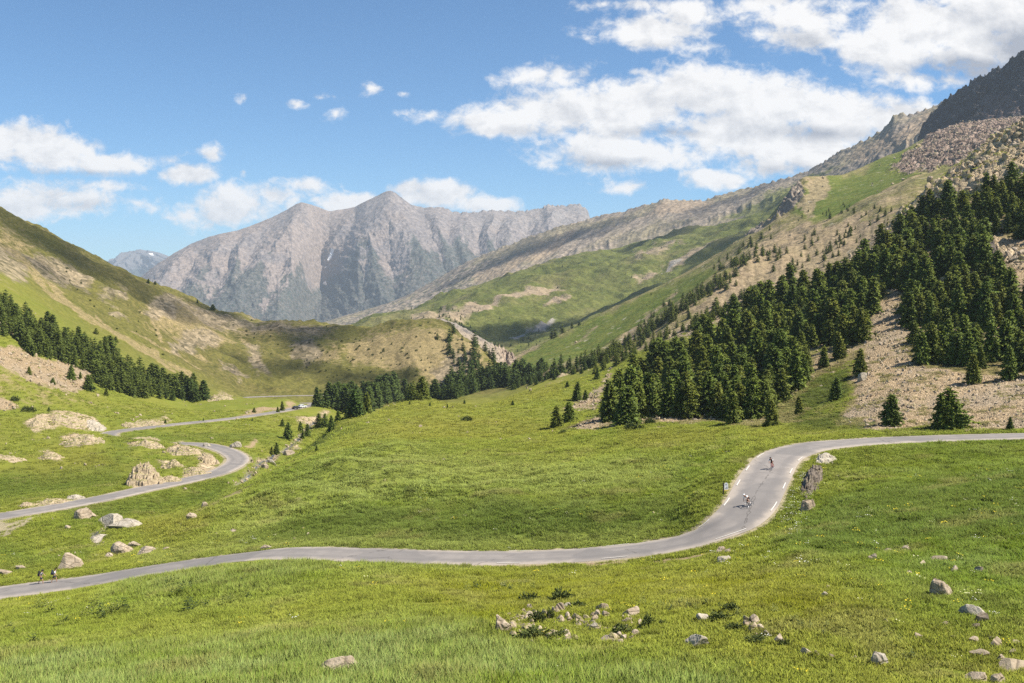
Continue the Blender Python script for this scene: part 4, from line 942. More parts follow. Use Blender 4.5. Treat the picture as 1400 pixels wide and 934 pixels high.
CLOUDS = [(a, b, c * (1.16 if c > 25 else 0.9), d_ * (1.14 if c > 25 else 0.9), e if c > 29 else e * 0.72) for a, b, c, d_, e in CLOUDS]
GREYS = [(a, b, c, d_, e * 1.5) for a, b, c, d_, e in GREYS]
def blobs(lst, vec):
    acc = None
    for (px, py, rx, ry, wt) in lst:
        u0, v0 = (px - CX) / F, -(py - HOR) / F
        nd = t.node('ShaderNodeVectorMath', operation='MULTIPLY_ADD'); t.link(vec, nd.inputs[0])
        nd.inputs[1].default_value = (F / rx, F / ry, 0); nd.inputs[2].default_value = (-u0 * F / rx, -v0 * F / ry, 0)
        L = t.vmath('LENGTH', nd.outputs[0])
        c = t.math('MULTIPLY_ADD', L, -wt, wt)
        acc = c if acc is None else t.math('MAXIMUM', acc, c)
    return acc
wv = t.node('ShaderNodeTexNoise'); t.link(uv, wv.inputs['Vector']); wv.inputs['Scale'].default_value = 9; wv.inputs['Detail'].default_value = 2
wo = t.vmath('MULTIPLY', t.vmath('SUBTRACT', wv.outputs['Color'], (0.5, 0.5, 0.5)), (0.035, 0.022, 0))
M = t.math('ADD', blobs(CLOUDS, t.vmath('ADD', uv, wo)), 0.06); G = blobs(GREYS, t.vmath('ADD', uv, wo))
def puff(vec): return t.noise(t.mapping(vec, (1, 1.5, 1)), 15.0, 9, 0.60, 0.2)
N1 = puff(uv); N2 = puff(t.vmath('ADD', uv, (0.007, 0.012, 0)))
N3 = t.noise(t.mapping(uv, (1, 1.25, 1), (0, 0, 0.35)), 62.0, 6, 0.62, 0.4)          # ragged wisps
d = t.math('ADD', t.math('ADD', M, t.math('MULTIPLY', t.math('SUBTRACT', N1, 0.5), 1.9)), t.math('MULTIPLY', t.math('SUBTRACT', N3, 0.5), 1.15))
dens = t.math('MULTIPLY', t.step(d, -0.04, 0.60), 0.97)
lit = t.math('SUBTRACT', N1, N2)
sh = t.math('ADD', t.math('ADD', t.math('MULTIPLY', lit, 2.3), t.math('MULTIPLY', t.math('SUBTRACT', N3, 0.5), 0.15)), 0.90)
sh = t.math('SUBTRACT', sh, t.math('MULTIPLY', t.math('MAXIMUM', t.math('ADD', G, t.math('MULTIPLY', t.math('SUBTRACT', N1, 0.5), 0.4)), 0.0), 0.95))
ccol = t.mix(t.math('ADD', sh, 0.0, clamp=True), (2.3, 2.45, 2.8), (5.6, 5.5, 5.4))
skyc = t.mix(1.0, sky.outputs[0], (0.435, 0.65, 0.775, 1), 'MULTIPLY')
cc = t.mix(dens, skyc, ccol)
t.link(cc, bg.inputs[0])

SC.view_settings.view_transform = 'Standard'; SC.view_settings.look = 'None'; SC.view_settings.gamma = 1.0
SC.view_settings.exposure = 0.90
cy = SC.cycles
cy.use_denoising = False; cy.use_adaptive_sampling = False
try: cy.denoiser = 'OPENIMAGEDENOISE'
except Exception: pass
cy.max_bounces = 6; cy.diffuse_bounces = 4; cy.glossy_bounces = 1; cy.transmission_bounces = 2; cy.volume_bounces = 0; cy.transparent_max_bounces = 32
cy.caustics_reflective = False; cy.caustics_refractive = False

# ================================================================== ground sheet and far slopes
v = np.stack([GX, DD, GZ], axis=-1).reshape(-1, 3)
me = mesh_from('ground', v, grid_faces(NC, NR)[:, ::-1], smooth=True)
FARG = sstep(430, 620, DD)
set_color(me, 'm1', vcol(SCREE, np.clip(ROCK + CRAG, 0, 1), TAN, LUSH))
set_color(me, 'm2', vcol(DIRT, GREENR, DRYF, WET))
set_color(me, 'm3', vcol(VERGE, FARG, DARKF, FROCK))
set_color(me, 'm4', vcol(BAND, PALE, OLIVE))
M_GROUND = ground_material()
ground = obj('ground', me, M_GROUND); tag(ground, 'grassy valley floor and slopes with scree and bare patches', kind='structure')
far_surface(*A_ARGS, mat_hill_a(), A_COLS, 'tan and green mountain shoulder with pink rubble under the cliff')
far_surface(*B_ARGS, mat_hill_b(), B_COLS, 'rolling green far slope crossed by a shaded ravine')
far_surface(*C_ARGS, mat_ridge_c(), C_COLS, 'long grey rocky ridge running down into the valley')
far_surface(*D_ARGS, mat_cliff_d(), D_COLS, 'shade-toned rock cliff above the pink rubble slope')
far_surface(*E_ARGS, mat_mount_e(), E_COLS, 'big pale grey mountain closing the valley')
far_surface(*F_ARGS, mat_mount_f(), F_COLS, 'distant blue mountain behind the valley mouth')

far_surface(*G_ARGS, mat_bank_g(), G_COLS, 'pale grey eroded bank falling away behind the brown knoll')
# ================================================================== roads
M_ROAD = mat_road()
def ribbon(name, crv, hw, lift, mat, label):
    p = np.asarray(crv); tan = np.gradient(p, axis=0); tan[:, 2] = 0
    tan /= np.linalg.norm(tan, axis=1)[:, None]
    nrm = np.stack([tan[:, 1], -tan[:, 0], np.zeros(len(p))], axis=1)
    us = np.array([-1.0, -0.86, -0.6, -0.3, 0, 0.3, 0.6, 0.86, 1.0])
    wob = 1 + 0.05 * perlin(np.arange(len(p)) / 9.0, np.zeros(len(p)) + 2.5)
    wob2 = 1 + 0.05 * perlin(np.arange(len(p)) / 7.0, np.zeros(len(p)) + 7.5)
    V = []; col = []
    for u in us:
        k = wob if u < 0 else wob2
        q = p + nrm * (u * hw * k)[:, None]; q[:, 2] = p[:, 2] + lift + 0.05 * (1 - u * u)
        if abs(u) == 1: q[:, 2] -= 0.05
        V.append(q); col.append(np.stack([np.full(len(p), abs(u)), np.arange(len(p)) / len(p), np.full(len(p), u * .5 + .5), np.ones(len(p))], axis=1))
    V = np.stack(V, axis=1).reshape(-1, 3); col = np.stack(col, axis=1).reshape(-1, 4)
    me = mesh_from(name, V, grid_faces(len(p), len(us))[:, ::-1], smooth=True); set_color(me, 'across', col)
    o = obj(name, me, mat); tag(o, label, kind='structure'); return o
ribbon('road', ROADC[0], ROADW[0], 0.02, M_ROAD, 'grey mountain road curving across the meadow')
ribbon('road', ROADC[1], ROADW[1], 0.02, M_ROAD, 'pale mountain road winding up the valley floor')
# ================================================================== conifers
M_NEEDLE = mat_needles()
M_BARK = plain('bark', (0.11, 0.075, 0.05), 0.95, 0.1, vary=0.35, scale=4)
def crown_mesh(name, seed, width=0.26, levels=26, full=1.0, irregular=0.25):
    """Crown of a conifer 1 m tall: whorls of drooping boughs, each a spray of needle tufts."""
    r = np.random.default_rng(seed)
    V, Fc, LV, ON = [], [], [], []
    lean = r.normal(0, 0.012, 2)
    dens = r.random(16) * irregular + 1 - irregular          # some sides are thinner
    for k in range(levels):
        h = 0.05 + 0.93 * (k + r.random() * 0.6) / levels
        prof = (1 - h) ** 0.60 * (0.74 + 0.26 * min(1, h / 0.15))
        rad = width * prof * (1 + r.normal(0, 0.13)) + 0.012
        nb = max(4, int((12 - 6 * h) * full))
        a0 = r.random() * 6.28
        for j in range(nb):
            a = a0 + j * 6.283 / nb + r.normal(0, 0.18)
            Rb = rad * (0.66 + 0.46 * r.random()) * dens[int(a / 6.283 * 16) % 16]
            rise = r.normal(0.10, 0.12) + 0.35 * h; hb = min(0.985, max(0.03, h + r.normal(0, 0.024)))
            nt = 2 + int(Rb / 0.045)
            for q in range(nt):
                f = (q + 0.35 + 0.5 * r.random()) / nt
                rr = Rb * f; z = hb + Rb * (rise * f - 0.38 * f * f) + r.normal(0, 0.006)
                c = np.array([math.cos(a + r.normal(0, 0.1)) * rr, math.sin(a + r.normal(0, 0.1)) * rr, z])
                c[:2] += lean * h
                s = (0.025 + 0.036 * (1 - 0.6 * h)) * (0.75 + 0.6 * r.random())
                out = np.array([math.cos(a), math.sin(a), rise - 0.35 * f]); out /= np.linalg.norm(out)
                for e in range(3):
                    d = out + r.normal(0, 0.55, 3); d /= np.linalg.norm(d)
                    sd = np.cross(d, r.normal(0, 1, 3)); sd /= np.linalg.norm(sd) + 1e-9
                    i = len(V)
                    V += [c - d * s * 0.5 - sd * s * 0.36, c - d * s * 0.5 + sd * s * 0.36, c + d * s * 1.0 + sd * s * 0.12, c + d * s * 1.0 - sd * s * 0.12]
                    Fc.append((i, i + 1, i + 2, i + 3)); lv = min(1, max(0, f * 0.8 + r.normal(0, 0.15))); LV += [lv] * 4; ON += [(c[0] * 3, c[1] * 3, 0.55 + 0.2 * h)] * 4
    me = mesh_from(name, np.array(V), np.array(Fc)); LV = np.array(LV)
    set_color(me, 'leafvar', np.stack([LV, LV * 0, LV * 0, np.ones_like(LV)], axis=1))
    a_ = me.attributes.new('outn', 'FLOAT_VECTOR', 'POINT'); a_.data.foreach_set('vector', np.array(ON, dtype=np.float32).ravel())
    me.materials.append(M_NEEDLE); return me
def trunk_mesh(name, seed):
    r = np.random.default_rng(seed); V, Fc = [], []
    n = 7; hs = [-0.04, 0.0, 0.05, 0.25, 0.55, 0.9]; rs = [0.026, 0.021, 0.017, 0.013, 0.008, 0.002]
    for h, rd in zip(hs, rs):
        ox, oy = r.normal(0, 0.003, 2)
        for k in range(n): V.append((ox + rd * math.cos(k * 6.283 / n), oy + rd * math.sin(k * 6.283 / n), h))
    for i in range(len(hs) - 1):
        for k in range(n): Fc.append((i * n + k, i * n + (k + 1) % n, (i + 1) * n + (k + 1) % n, (i + 1) * n + k))
    me = mesh_from(name, V, Fc, True); me.materials.append(M_BARK); return me
CROWNS = [crown_mesh('crown', 100 + i, w_, lv_, fl_, ir_) for i, (w_, lv_, fl_, ir_) in enumerate(
    [(0.36, 25, 1.0, .35), (0.42, 24, 1.1, .45), (0.33, 26, 1.0, .3), (0.45, 22, 1.15, .45), (0.39, 24, 0.95, .55), (0.35, 25, 0.9, .45), (0.48, 21, 1.2, .45)])]
TRUNKS = [trunk_mesh('trunk', 200 + i) for i in range(3)]
CROWNS_FAR = [crown_mesh('crown', 300 + i, w_, 13, 0.6, .3) for i, w_ in enumerate([0.34, 0.39, 0.31, 0.42])]

def conifer(x, y, z, h, label, group, wide=1.0, proto=None, name='conifer_tree'):
    k = proto if proto is not None else random.randrange(6)
    root = empty(name, (x, y, z), random.random() * 6.28)
    root.rotation_euler[0] = random.gauss(0, 0.045); root.rotation_euler[1] = random.gauss(0, 0.045)
    tag(root, label, 'tree', group)
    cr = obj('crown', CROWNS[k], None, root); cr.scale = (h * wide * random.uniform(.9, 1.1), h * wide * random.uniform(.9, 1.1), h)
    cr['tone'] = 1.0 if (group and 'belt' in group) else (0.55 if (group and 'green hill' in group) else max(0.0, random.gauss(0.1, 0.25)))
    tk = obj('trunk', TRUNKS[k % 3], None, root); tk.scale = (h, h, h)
    return root

def pts_in(poly, n, gap, rs):
    """Scattered pixel positions inside a polygon, at least gap pixels apart across and 0.6 gap in height."""
    poly = np.array(poly, dtype=float); lo, hi = poly.min(0), poly.max(0)
    out = []
    for _ in range(n * 60):
        p = lo + rs.random(2) * (hi - lo)
        if poly_mask(np.array([p[0]]), np.array([p[1]]), poly, 0.01)[0] < 1: continue
        if all(((p[0] - q[0]) / gap) ** 2 + ((p[1] - q[1]) / (gap * 0.6)) ** 2 > 1 for q in out): out.append(p)
        if len(out) >= n: break
    return out

# groves: polygon of the trunks' feet, how many, gap, height in photo pixels, name of the grove
GROVES = [  # the woods
 ([(818,577),(830,560),(845,548),(880,520),(930,487),(980,458),(1030,428),(1070,405),(1120,395),(1180,368),(1225,325),(1262,305),(1260,380),(1215,400),(1195,428),(1186,466),(1150,490),(1110,512),(1078,545),(1048,574),(960,574),(900,570),(850,578)],
  300, 9.8, (34, 58), 'dense conifer wood on the slope above the meadow', 'dark green conifer in the dense wood rising behind the central meadow'),
 ([(1227,400),(1225,340),(1270,292),(1330,275),(1395,255),(1430,245),(1430,335),(1390,332),(1350,335),(1342,362),(1400,420),(1430,440),(1430,518),(1390,508),(1330,503),(1300,498),(1258,494),(1240,450)],
  190, 11.0, (36, 60), 'open conifer wood on the rocky slope above the scree', 'bright green bushy conifer in the open wood above the stony scree'),
 ([(-40,395),(0,412),(40,440),(90,465),(150,490),(200,515),(250,532),(288,545),(283,549),(230,548),(180,542),(135,534),(128,512),(90,498),(60,490),(32,485),(18,455),(-40,470)],
  250, 6.4, (18, 31), 'conifer wood on the slope under the green hill', 'dark conifer in the tapering wood at the foot of the green hillside'),
 ([(430,556),(455,553),(500,548),(545,543),(600,540),(640,530),(680,522),(715,516),(755,508),(760,514),(715,526),(660,534),(620,546),(560,548),(520,553),(500,568),(478,572),(470,560)],
  260, 4.2, (18, 32), 'belt of conifers along the valley mouth', 'dark conifer in the belt of trees across the valley mouth'),
]
tall = []         # (px height, x, y, z, h, label, group)
rs = np.random.default_rng(21)
for poly, n, gap, (h0, h1), grp, lab in GROVES:
    for p in pts_in(poly, n, gap, rs):
        q = hit(p[0], p[1], 120)
        if q is None or mask_at(ONROAD, q[0], q[1]) < 1.5: continue
        if 'wood on' in grp and 'hill' not in grp and q[1] < 420 and fbm(np.array([q[0] / 16]), np.array([q[1] / 16]), 2)[0] > 0.30: continue
        f = (h0 + (h1 - h0) * rs.random() ** 0.9)
        f *= rs.choice([0.55, 0.78, 0.9, 1.0, 1.0, 1.06])
        if 'belt' in grp: f *= 1.15 if p[0] < 540 else 0.95
        if 'open' in grp or 'dense' in grp: f *= np.interp(p[1], [300, 400, 575], [0.72, 0.88, 1.04])
        h = f * q[1] / F
        tall.append((f, q[0], q[1], q[2], h, lab, grp))
# trees that stand apart, each on its own
SINGLES = [
 (762,584,30,1.0,'slim dark conifer on the meadow edge, taller of a close pair'),
 (778,577,28,1.1,'shorter conifer of a close pair on the meadow edge'),
 (789,548,27,1.0,'pointed conifer beside a smaller one on the grassy rise'),
 (801,547,14,1.1,'small conifer touching the foot of a pointed conifer on the rise'),
 (776,529,8,1.4,'round dwarf conifer on the grassy rise below the tree band'),
 (816,519,17,1.0,'lone conifer standing on the high green shelf beside the wood'),
 (785,511,10,1.2,'stout little conifer on the rocky lip of the shelf'),
 (795,511,9,1.1,'little conifer beside a stout one on the rocky lip'),
 (762,516,10,1.6,'rounded bushy conifer on pale rocks at the belt end'),
 (772,512,8,1.2,'tiny conifer on pale rocks near a rounded bushy one'),
 (855,581,54,1.25,'broad bushy conifer standing forward at the corner of the wood'),
 (1001,581,46,1.1,'tall full conifer at the bottom edge of the wood above the meadow'),
 (1055,583,38,1.1,'conifer at the wood end just above the road bend'),
 (1094,566,24,1.1,'small conifer on grass between the wood and the scree'),
 (1143,547,32,1.0,'narrow conifer on the stony bank under a rock'),
 (1176,512,36,0.95,'thin open conifer on the edge of the scree gully'),
 (1219,581,42,1.15,'stout lone conifer in the scree just above the road'),
 (1291,587,50,1.1,'left tree of the big pair in the scree above the road'),
 (1306,586,56,1.0,'right tree of the big pair in the scree above the road'),
 (1381,587,18,1.1,'tiny young conifer in the scree beside the road'),
 (1262,498,48,0.95,'tall conifer leaning over the middle of the scree'),
 (1330,524,40,1.05,'dark conifer low on the scree with a long shadow'),
 (1380,518,44,1.0,'dark conifer at the scree side of the upper wood'),
 (97,519,20,1.2,'stout lone conifer in the middle of the pale scree patch'),
 (110,519,11,1.0,'small conifer just beside the stout one on the pale scree'),
 (72,525,9,1.1,'tiny conifer at the lower edge of the pale scree patch'),
 (40,512,11,1.1,'tiny conifer alone on dry grass left of the pale scree'),
 (145,541,11,1.2,'small round conifer in front of the hillside wood'),
 (122,534,22,1.1,'conifer at the lower corner of the hillside wood'),
 (67,562,6,1.4,'dot sized conifer behind the pale rock outcrop'),
 (131,457,9,1.2,'dark young conifer on the open hillside above the wood'),
 (158,468,8,1.3,'dark young conifer by a bare patch above the wood'),
 (393,600,23,1.15,'full conifer by the brook, largest of its little group'),
 (386,583,11,1.1,'small conifer behind the largest one by the brook'),
 (411,592,16,1.0,'narrow conifer in the brook group nearest the stones'),
 (420,597,18,1.1,'conifer of the brook group beside the grassy hump'),
 (414,601,12,1.2,'low conifer in front of the brook group'),
 (437,583,18,1.1,'darkest conifer of the four below the road end'),
 (445,585,20,1.0,'second conifer of the four below the road end'),
 (453,589,21,1.0,'tallest conifer of the four below the road end'),
 (462,577,16,1.2,'greyish conifer of the four below the road end'),
 (433,618,9,1.1,'tiny lone conifer on the stony bank of the brook'),
 (371,622,12,1.0,'shorter of two young conifers above the brook'),
 (378,622,17,1.0,'taller of two young conifers above the brook'),
 (386,562,14,1.0,'conifer standing over the bare road bank'),
 (380,564,8,1.1,'tiny conifer over the bare road bank beside a larger one'),
 (347,564,7,1.3,'dwarf conifer on the reddish bank above the road'),
 (278,576,5,1.0,'dot sized conifer on the straight part of the valley road edge'),
 (226,579,6,1.0,'dot sized conifer on the rocky cut beside the valley road'),
 (345,576,5,1.0,'dot sized conifer below the straight valley road'),
 (560,553,5,1.1,'tiny conifer on the first green knoll by the belt'),
 (588,555,5,1.1,'tiny conifer between the green knoll and the belt'),
 (612,558,6,1.0,'tiny conifer in front of the dark belt of trees'),
 (635,552,6,1.1,'little conifer beside the gap in the dark belt'),
 (701,554,7,1.1,'little conifer alone on the upper meadow'),
 (203,387,6,1.3,'dark round tree on the skyline of the green hill'),
 (212,389,5,1.3,'second dark round tree on the skyline of the green hill'),
 (291,424,8,1.6,'wide dark tree on the brown knoll skyline'),
 (270,414,5,1.0,'tiny dark tree on the brown knoll skyline'),
]
for (px, py, hp, wd, lab) in SINGLES:
    q = hit(px, py, 120)
    if q is None: continue
    conifer(q[0], q[1], q[2] - 0.05, hp * q[1] / F, lab, None, wd)
n_single = len(SINGLES)
# scattered trees on the knoll flank
rs = np.random.default_rng(5)
for p in pts_in([(590,455),(640,452),(690,490),(705,515),(690,525),(640,528),(610,520),(620,490)], 46, 7, rs):
    q = hit(p[0], p[1], 300)
    if q is None: continue
    f = 7 + 14 * rs.random() ** 1.6 + (5 if p[1] > 500 else 0)
    tall.append((f, q[0], q[1], q[2], f * q[1] / F, 'scattered conifer on the stony flank of the brown knoll', 'scattered conifers on the brown knoll'))
tall.sort(key=lambda a: -a[0])
n_ind = 298 - n_single
rest = tall[n_ind:]
for (f, x, y, z, h, lab, grp) in tall[:n_ind]:
    conifer(x, y, z - 0.1, h, lab, grp, 0.9 + 0.3 * random.random())
# trees farther off, on the shoulder and the slopes behind it: too many to count
def surf_hit(S, px, py):
    Xs, Ys, Zs, PXs, PYs = S
    i = int(np.clip(np.searchsorted(PXs[:, 0], px), 0, PXs.shape[0] - 1))
    col = HOR - Zs[i] / Ys[i] * F
    ok = np.nonzero(col <= py)[0]
    if len(ok) == 0: return None
    j = ok[0]; return (Xs[i, j], Ys[i, j], Zs[i, j])
def along(line, n, spread, rs):
    L = np.array(line, dtype=float); seg = np.hypot(*np.diff(L, axis=0).T); c = np.concatenate([[0], np.cumsum(seg)])
    for s in rs.random(n) * c[-1]:
        yield np.interp(s, c, L[:, 0]) + rs.normal(0, spread), np.interp(s, c, L[:, 1]) + rs.normal(0, spread * 0.8)
FARTREES = []
rs = np.random.default_rng(8)
for line, n, spread, (h0, h1) in [
   ([(700,533),(760,512),(800,500),(850,478),(900,446),(950,412),(1000,385)], 190, 4.5, (8, 17)),
   ([(800,505),(850,490),(900,470),(960,440),(1040,410),(1060,400)], 130, 5.5, (9, 18)),
   ([(985,372),(1010,362),(1040,350),(1060,352)], 45, 6, (6, 14)), ([(1010,345),(1040,330),(1050,325)], 10, 4, (7, 13)),
   ([(870,455),(905,432),(930,418),(960,400)], 35, 8, (7, 13)), ([(1060,345),(1110,330),(1170,310),(1240,290)], 30, 14, (4, 11)),
   ([(1060,385),(1120,355),(1180,325)], 26, 9, (5, 12)), ([(1090,300),(1130,292),(1165,285)], 16, 4, (3, 6)), ([(1130,350),(1155,320),(1170,315)], 14, 6, (6, 13)),
   ([(1195,318),(1230,298),(1262,285)], 18, 4, (4, 7)),
   ([(695,488),(705,478),(720,468),(745,462),(765,452),(780,446)], 60, 3.2, (9, 17)), ([(780,448),(790,442)], 8, 2.5, (6, 10)),
   ([(830,432),(870,415),(930,392)], 10, 10, (2, 4))]:
    for px, py in along(line, n, spread, rs):
        q = hit(px, py, 200)
        s = surf_hit(A_SURF, px, py)
        q = s if (q is None or q[1] > 600) else q
        if q is None: continue
        f = h0 + (h1 - h0) * rs.random() ** 1.3
        FARTREES.append((f, *q, f * q[1] / F))
for line, n, spread, (h0, h1) in [([(600,425),(640,455),(690,482)], 40, 5, (2.5, 5)), ([(560,440),(600,445),(640,430)], 60, 10, (2, 4)), ([(640,470),(700,480),(740,450)], 24, 8, (2.5, 5)), ([(700,420),(800,390),(900,350)], 14, 20, (2, 3.5))]:
    for px, py in along(line, n, spread, rs):
        q = surf_hit(B_SURF, px, py)
        if q is None: continue
        f = h0 + (h1 - h0) * rs.random(); FARTREES.append((f, *q, f * q[1] / F))
NEARREST = [(a[0], a[1], a[2], a[3], a[4]) for a in rest if a[0] > 26]; FARTREES += [(a[0], a[1], a[2], a[3], a[4]) for a in rest if a[0] <= 26]
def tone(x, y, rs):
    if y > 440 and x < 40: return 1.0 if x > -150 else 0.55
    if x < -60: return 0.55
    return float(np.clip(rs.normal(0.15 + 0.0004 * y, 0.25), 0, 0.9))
def merged(protos, places, rs, sink=0.02):
    """One mesh of many copies: places are (.., x, y, z, height)."""
    data = []
    for me in protos:
        v = np.empty(len(me.vertices) * 3, dtype=np.float32); me.vertices.foreach_get('co', v)
        f = np.empty(len(me.loops), dtype=np.int32); me.loops.foreach_get('vertex_index', f)
        c = np.empty(len(me.vertices) * 4, dtype=np.float32); me.attributes['leafvar'].data.foreach_get('color', c)
        w = np.empty(len(me.vertices) * 3, dtype=np.float32); me.attributes['outn'].data.foreach_get('vector', w)
        data.append((v.reshape(-1, 3), f.reshape(-1, 4), c.reshape(-1, 4), w.reshape(-1, 3)))
    Vs, Fs, Cs, Ns, off = [], [], [], [], 0
    for (_, x, y, z, h) in places:
        v, f, c, w = data[rs.integers(len(data))]
        a = rs.random() * 6.28; ca, sa = math.cos(a), math.sin(a); wd = 0.9 + 0.4 * rs.random()
        Vs.append(np.stack([(v[:, 0] * ca - v[:, 1] * sa) * h * wd + x, (v[:, 0] * sa + v[:, 1] * ca) * h * wd + y, (v[:, 2] - sink) * h + z], axis=1))
        Ns.append(np.stack([w[:, 0] * ca - w[:, 1] * sa, w[:, 0] * sa + w[:, 1] * ca, w[:, 2]], axis=1))
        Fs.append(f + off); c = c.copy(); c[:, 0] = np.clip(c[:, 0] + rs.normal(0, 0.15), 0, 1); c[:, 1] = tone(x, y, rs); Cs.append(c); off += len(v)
    return np.concatenate(Vs), np.concatenate(Fs), np.concatenate(Cs), np.concatenate(Ns)
V, Fc, Cc, Nc = [np.concatenate(z_) if k_ != 1 else np.concatenate([z_[0], z_[1] + FOFF]) for k_, z_ in enumerate(zip(*((lambda A_, B_: (globals().__setitem__('FOFF', len(A_[0])), A_, B_)[1:])(merged(CROWNS_FAR, FARTREES, rs), merged(CROWNS[:6], NEARREST, rs)))))]
me = mesh_from('conifer_woodland', V, Fc); set_color(me, 'leafvar', Cc)
a_ = me.attributes.new('outn', 'FLOAT_VECTOR', 'POINT'); a_.data.foreach_set('vector', Nc.astype(np.float32).ravel())
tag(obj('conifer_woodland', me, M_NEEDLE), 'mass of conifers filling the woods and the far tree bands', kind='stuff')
print('trees', len(tall), 'rest', len(rest), 'far', len(FARTREES), 'crown faces', [len(c.polygons) for c in CROWNS])
# ================================================================== rocks
M_ROCK = mat_rock('pale_rock', (0.30, 0.235, 0.165), (0.47, 0.385, 0.29))
M_ROCKG = mat_rock('grey_rock', (0.30, 0.265, 0.21), (0.49, 0.435, 0.355))
M_ROCKP = mat_rock('ochre_rock', (0.30, 0.235, 0.155), (0.47, 0.38, 0.26), 0.55, True)
M_DARKROCK = mat_rock('dark_rock', (0.075, 0.062, 0.052), (0.21, 0.172, 0.135))  # dark stone; on the road bend face it stands in for shade
def rock_mesh(name, seed, sub=4, cuts=9, rough=0.10, sharp=1.0):
    """A boulder about 1 m across: a ball cut by planes, then broken up."""
    r = np.random.default_rng(seed)
    bm = bmesh.new(); bmesh.ops.create_icosphere(bm, subdivisions=sub, radius=1.0)
    v = np.array([x.co for x in bm.verts]); f = np.array([[q.index for q in p.verts] for p in bm.faces]); bm.free()
    for _ in range(cuts):
        n = r.normal(0, 1, 3); n[2] *= 0.8; n /= np.linalg.norm(n)
        d = 0.42 + 0.42 * r.random()
        s = v @ n; over = np.maximum(0, s - d)
        v = v - np.outer(over * sharp, n)
    o = r.random(2) * 50
    nn = fbm(v[:, 0] * 1.6 + o[0] + v[:, 2], v[:, 1] * 1.6 + o[1] - v[:, 2] * 0.7, 4)
    n2 = ridged(v[:, 0] * 2.6 + o[1], (v[:, 1] + v[:, 2]) * 2.6 + o[0], 3) - 0.5
    v = v * (1 + rough * 1.4 * nn + rough * 0.7 * n2)[:, None]
    lo, hi = v.min(0), v.max(0); v = (v - (lo + hi) / 2) / (hi - lo)       # unit box
    return mesh_from(name, v, f, smooth=False)
ROCKS = [rock_mesh('boulder', 500 + i, 4, 7 + i % 5, 0.08 + 0.03 * (i % 3)) for i in range(9)]
def wedge_mesh():
    bm = bmesh.new()
    for p in [(-.5,-.35,-.5),(-.1,-.5,-.5),(.5,-.3,-.5),(.5,.4,-.5),(-.3,.5,-.5),(-.42,.1,-.3),(-.22,-.05,.5),(-.12,.15,.46),(.2,-.02,.28),(.22,.25,.22),(-.02,-.42,-.28),(.42,-.2,-.18),(.45,.2,-.2)]: bm.verts.new(p)
    ch = bmesh.ops.convex_hull(bm, input=bm.verts[:]); bmesh.ops.delete(bm, geom=list({g for g in ch['geom_interior'] + ch['geom_unused'] if isinstance(g, bmesh.types.BMVert)}), context='VERTS')
    bmesh.ops.subdivide_edges(bm, edges=bm.edges[:], cuts=7, use_grid_fill=True); bmesh.ops.triangulate(bm, faces=bm.faces[:])
    for v in bm.verts:
        c = v.co; n_ = float(fbm(np.array([c.x * 5 + 3]), np.array([c.y * 5 + c.z * 4]), 4)[0]); v.co = c * (1 + 0.07 * n_)
    me = bpy.data.meshes.new('boulder'); bm.to_mesh(me); bm.free(); return me
WEDGE = [wedge_mesh()]; WEDGE[0].materials.append(M_ROCK)
SLABS = [rock_mesh('slab', 540 + i, 4, 12, 0.06) for i in range(3)]
OUTC = [None]
for m_ in ROCKS: m_.materials.append(M_ROCK)
for m_ in SLABS: m_.materials.append(M_ROCKG)
def outcrop(px, py, wpx, hpx, label, mat, seed, size=None, turn=0.0):
    """Bedrock breaking through the turf: a rough mound that follows the ground and dives under it round its rim."""
    q = hit(px, py - 0.25 * hpx)
    if q is None: return None
    w, h = wpx * q[1] / F, hpx * q[1] / F
    if not label.startswith(('steep', 'dark')): h *= 0.5
    elif label.startswith('steep'): h *= 0.8; w *= 1.15
    d = 0.7 * w + 1.0 * h; n = 90
    if size: w, d, h = size
    g = np.linspace(-0.62, 0.62, n); U, W = np.meshgrid(g, g, indexing='ij')
    o = seed * 3.7
    rr = np.sqrt((U * 1.75) ** 2 + (W * 1.75) ** 2) + 0.42 * fbm(U * 3.2 + o, W * 3.2 - o, 4)
    env = np.clip(1.05 - rr, -0.25, 1)
    ter = ridged(U * 3.0 + o + 0.6 * W, W * 4.2 + o, 4) - 0.45
    st = env * 1.25 + 0.55 * ter * np.clip(env * 3, 0, 1)
    stp = np.floor(st * 3.4 + 0.8 * fbm(U * 5, W * 5 + o, 3) + 0.5 * U) / 3.4                     # ledges
    H = h * np.clip(0.30 * st + 0.70 * stp, -0.3, 1.1) * 0.95 + 0.10 * h * fbm(U * 14 + o, W * 14, 3)
    ct_, st_ = math.cos(turn), math.sin(turn)
    X_ = q[0] + U * w * ct_ - W * d * st_; Y_ = q[1] + U * w * st_ + W * d * ct_
    X_ = X_ + 0.05 * w * fbm(W * 9 + o, U * 9, 3); Y_ = Y_ + 0.05 * d * fbm(U * 9, W * 9 + o, 3)
    Z_ = ground_z(X_, Y_) + H - 0.06 * h
    base = Vector(q)
    V = np.stack([X_ - q[0], Y_ - q[1], Z_ - q[2]], -1).reshape(-1, 3)
    o_ = obj('rock_outcrop', mesh_from('rock_outcrop', V, grid_faces(n, n), True), mat, None, q)
    tag(o_, label, 'rock'); return o_
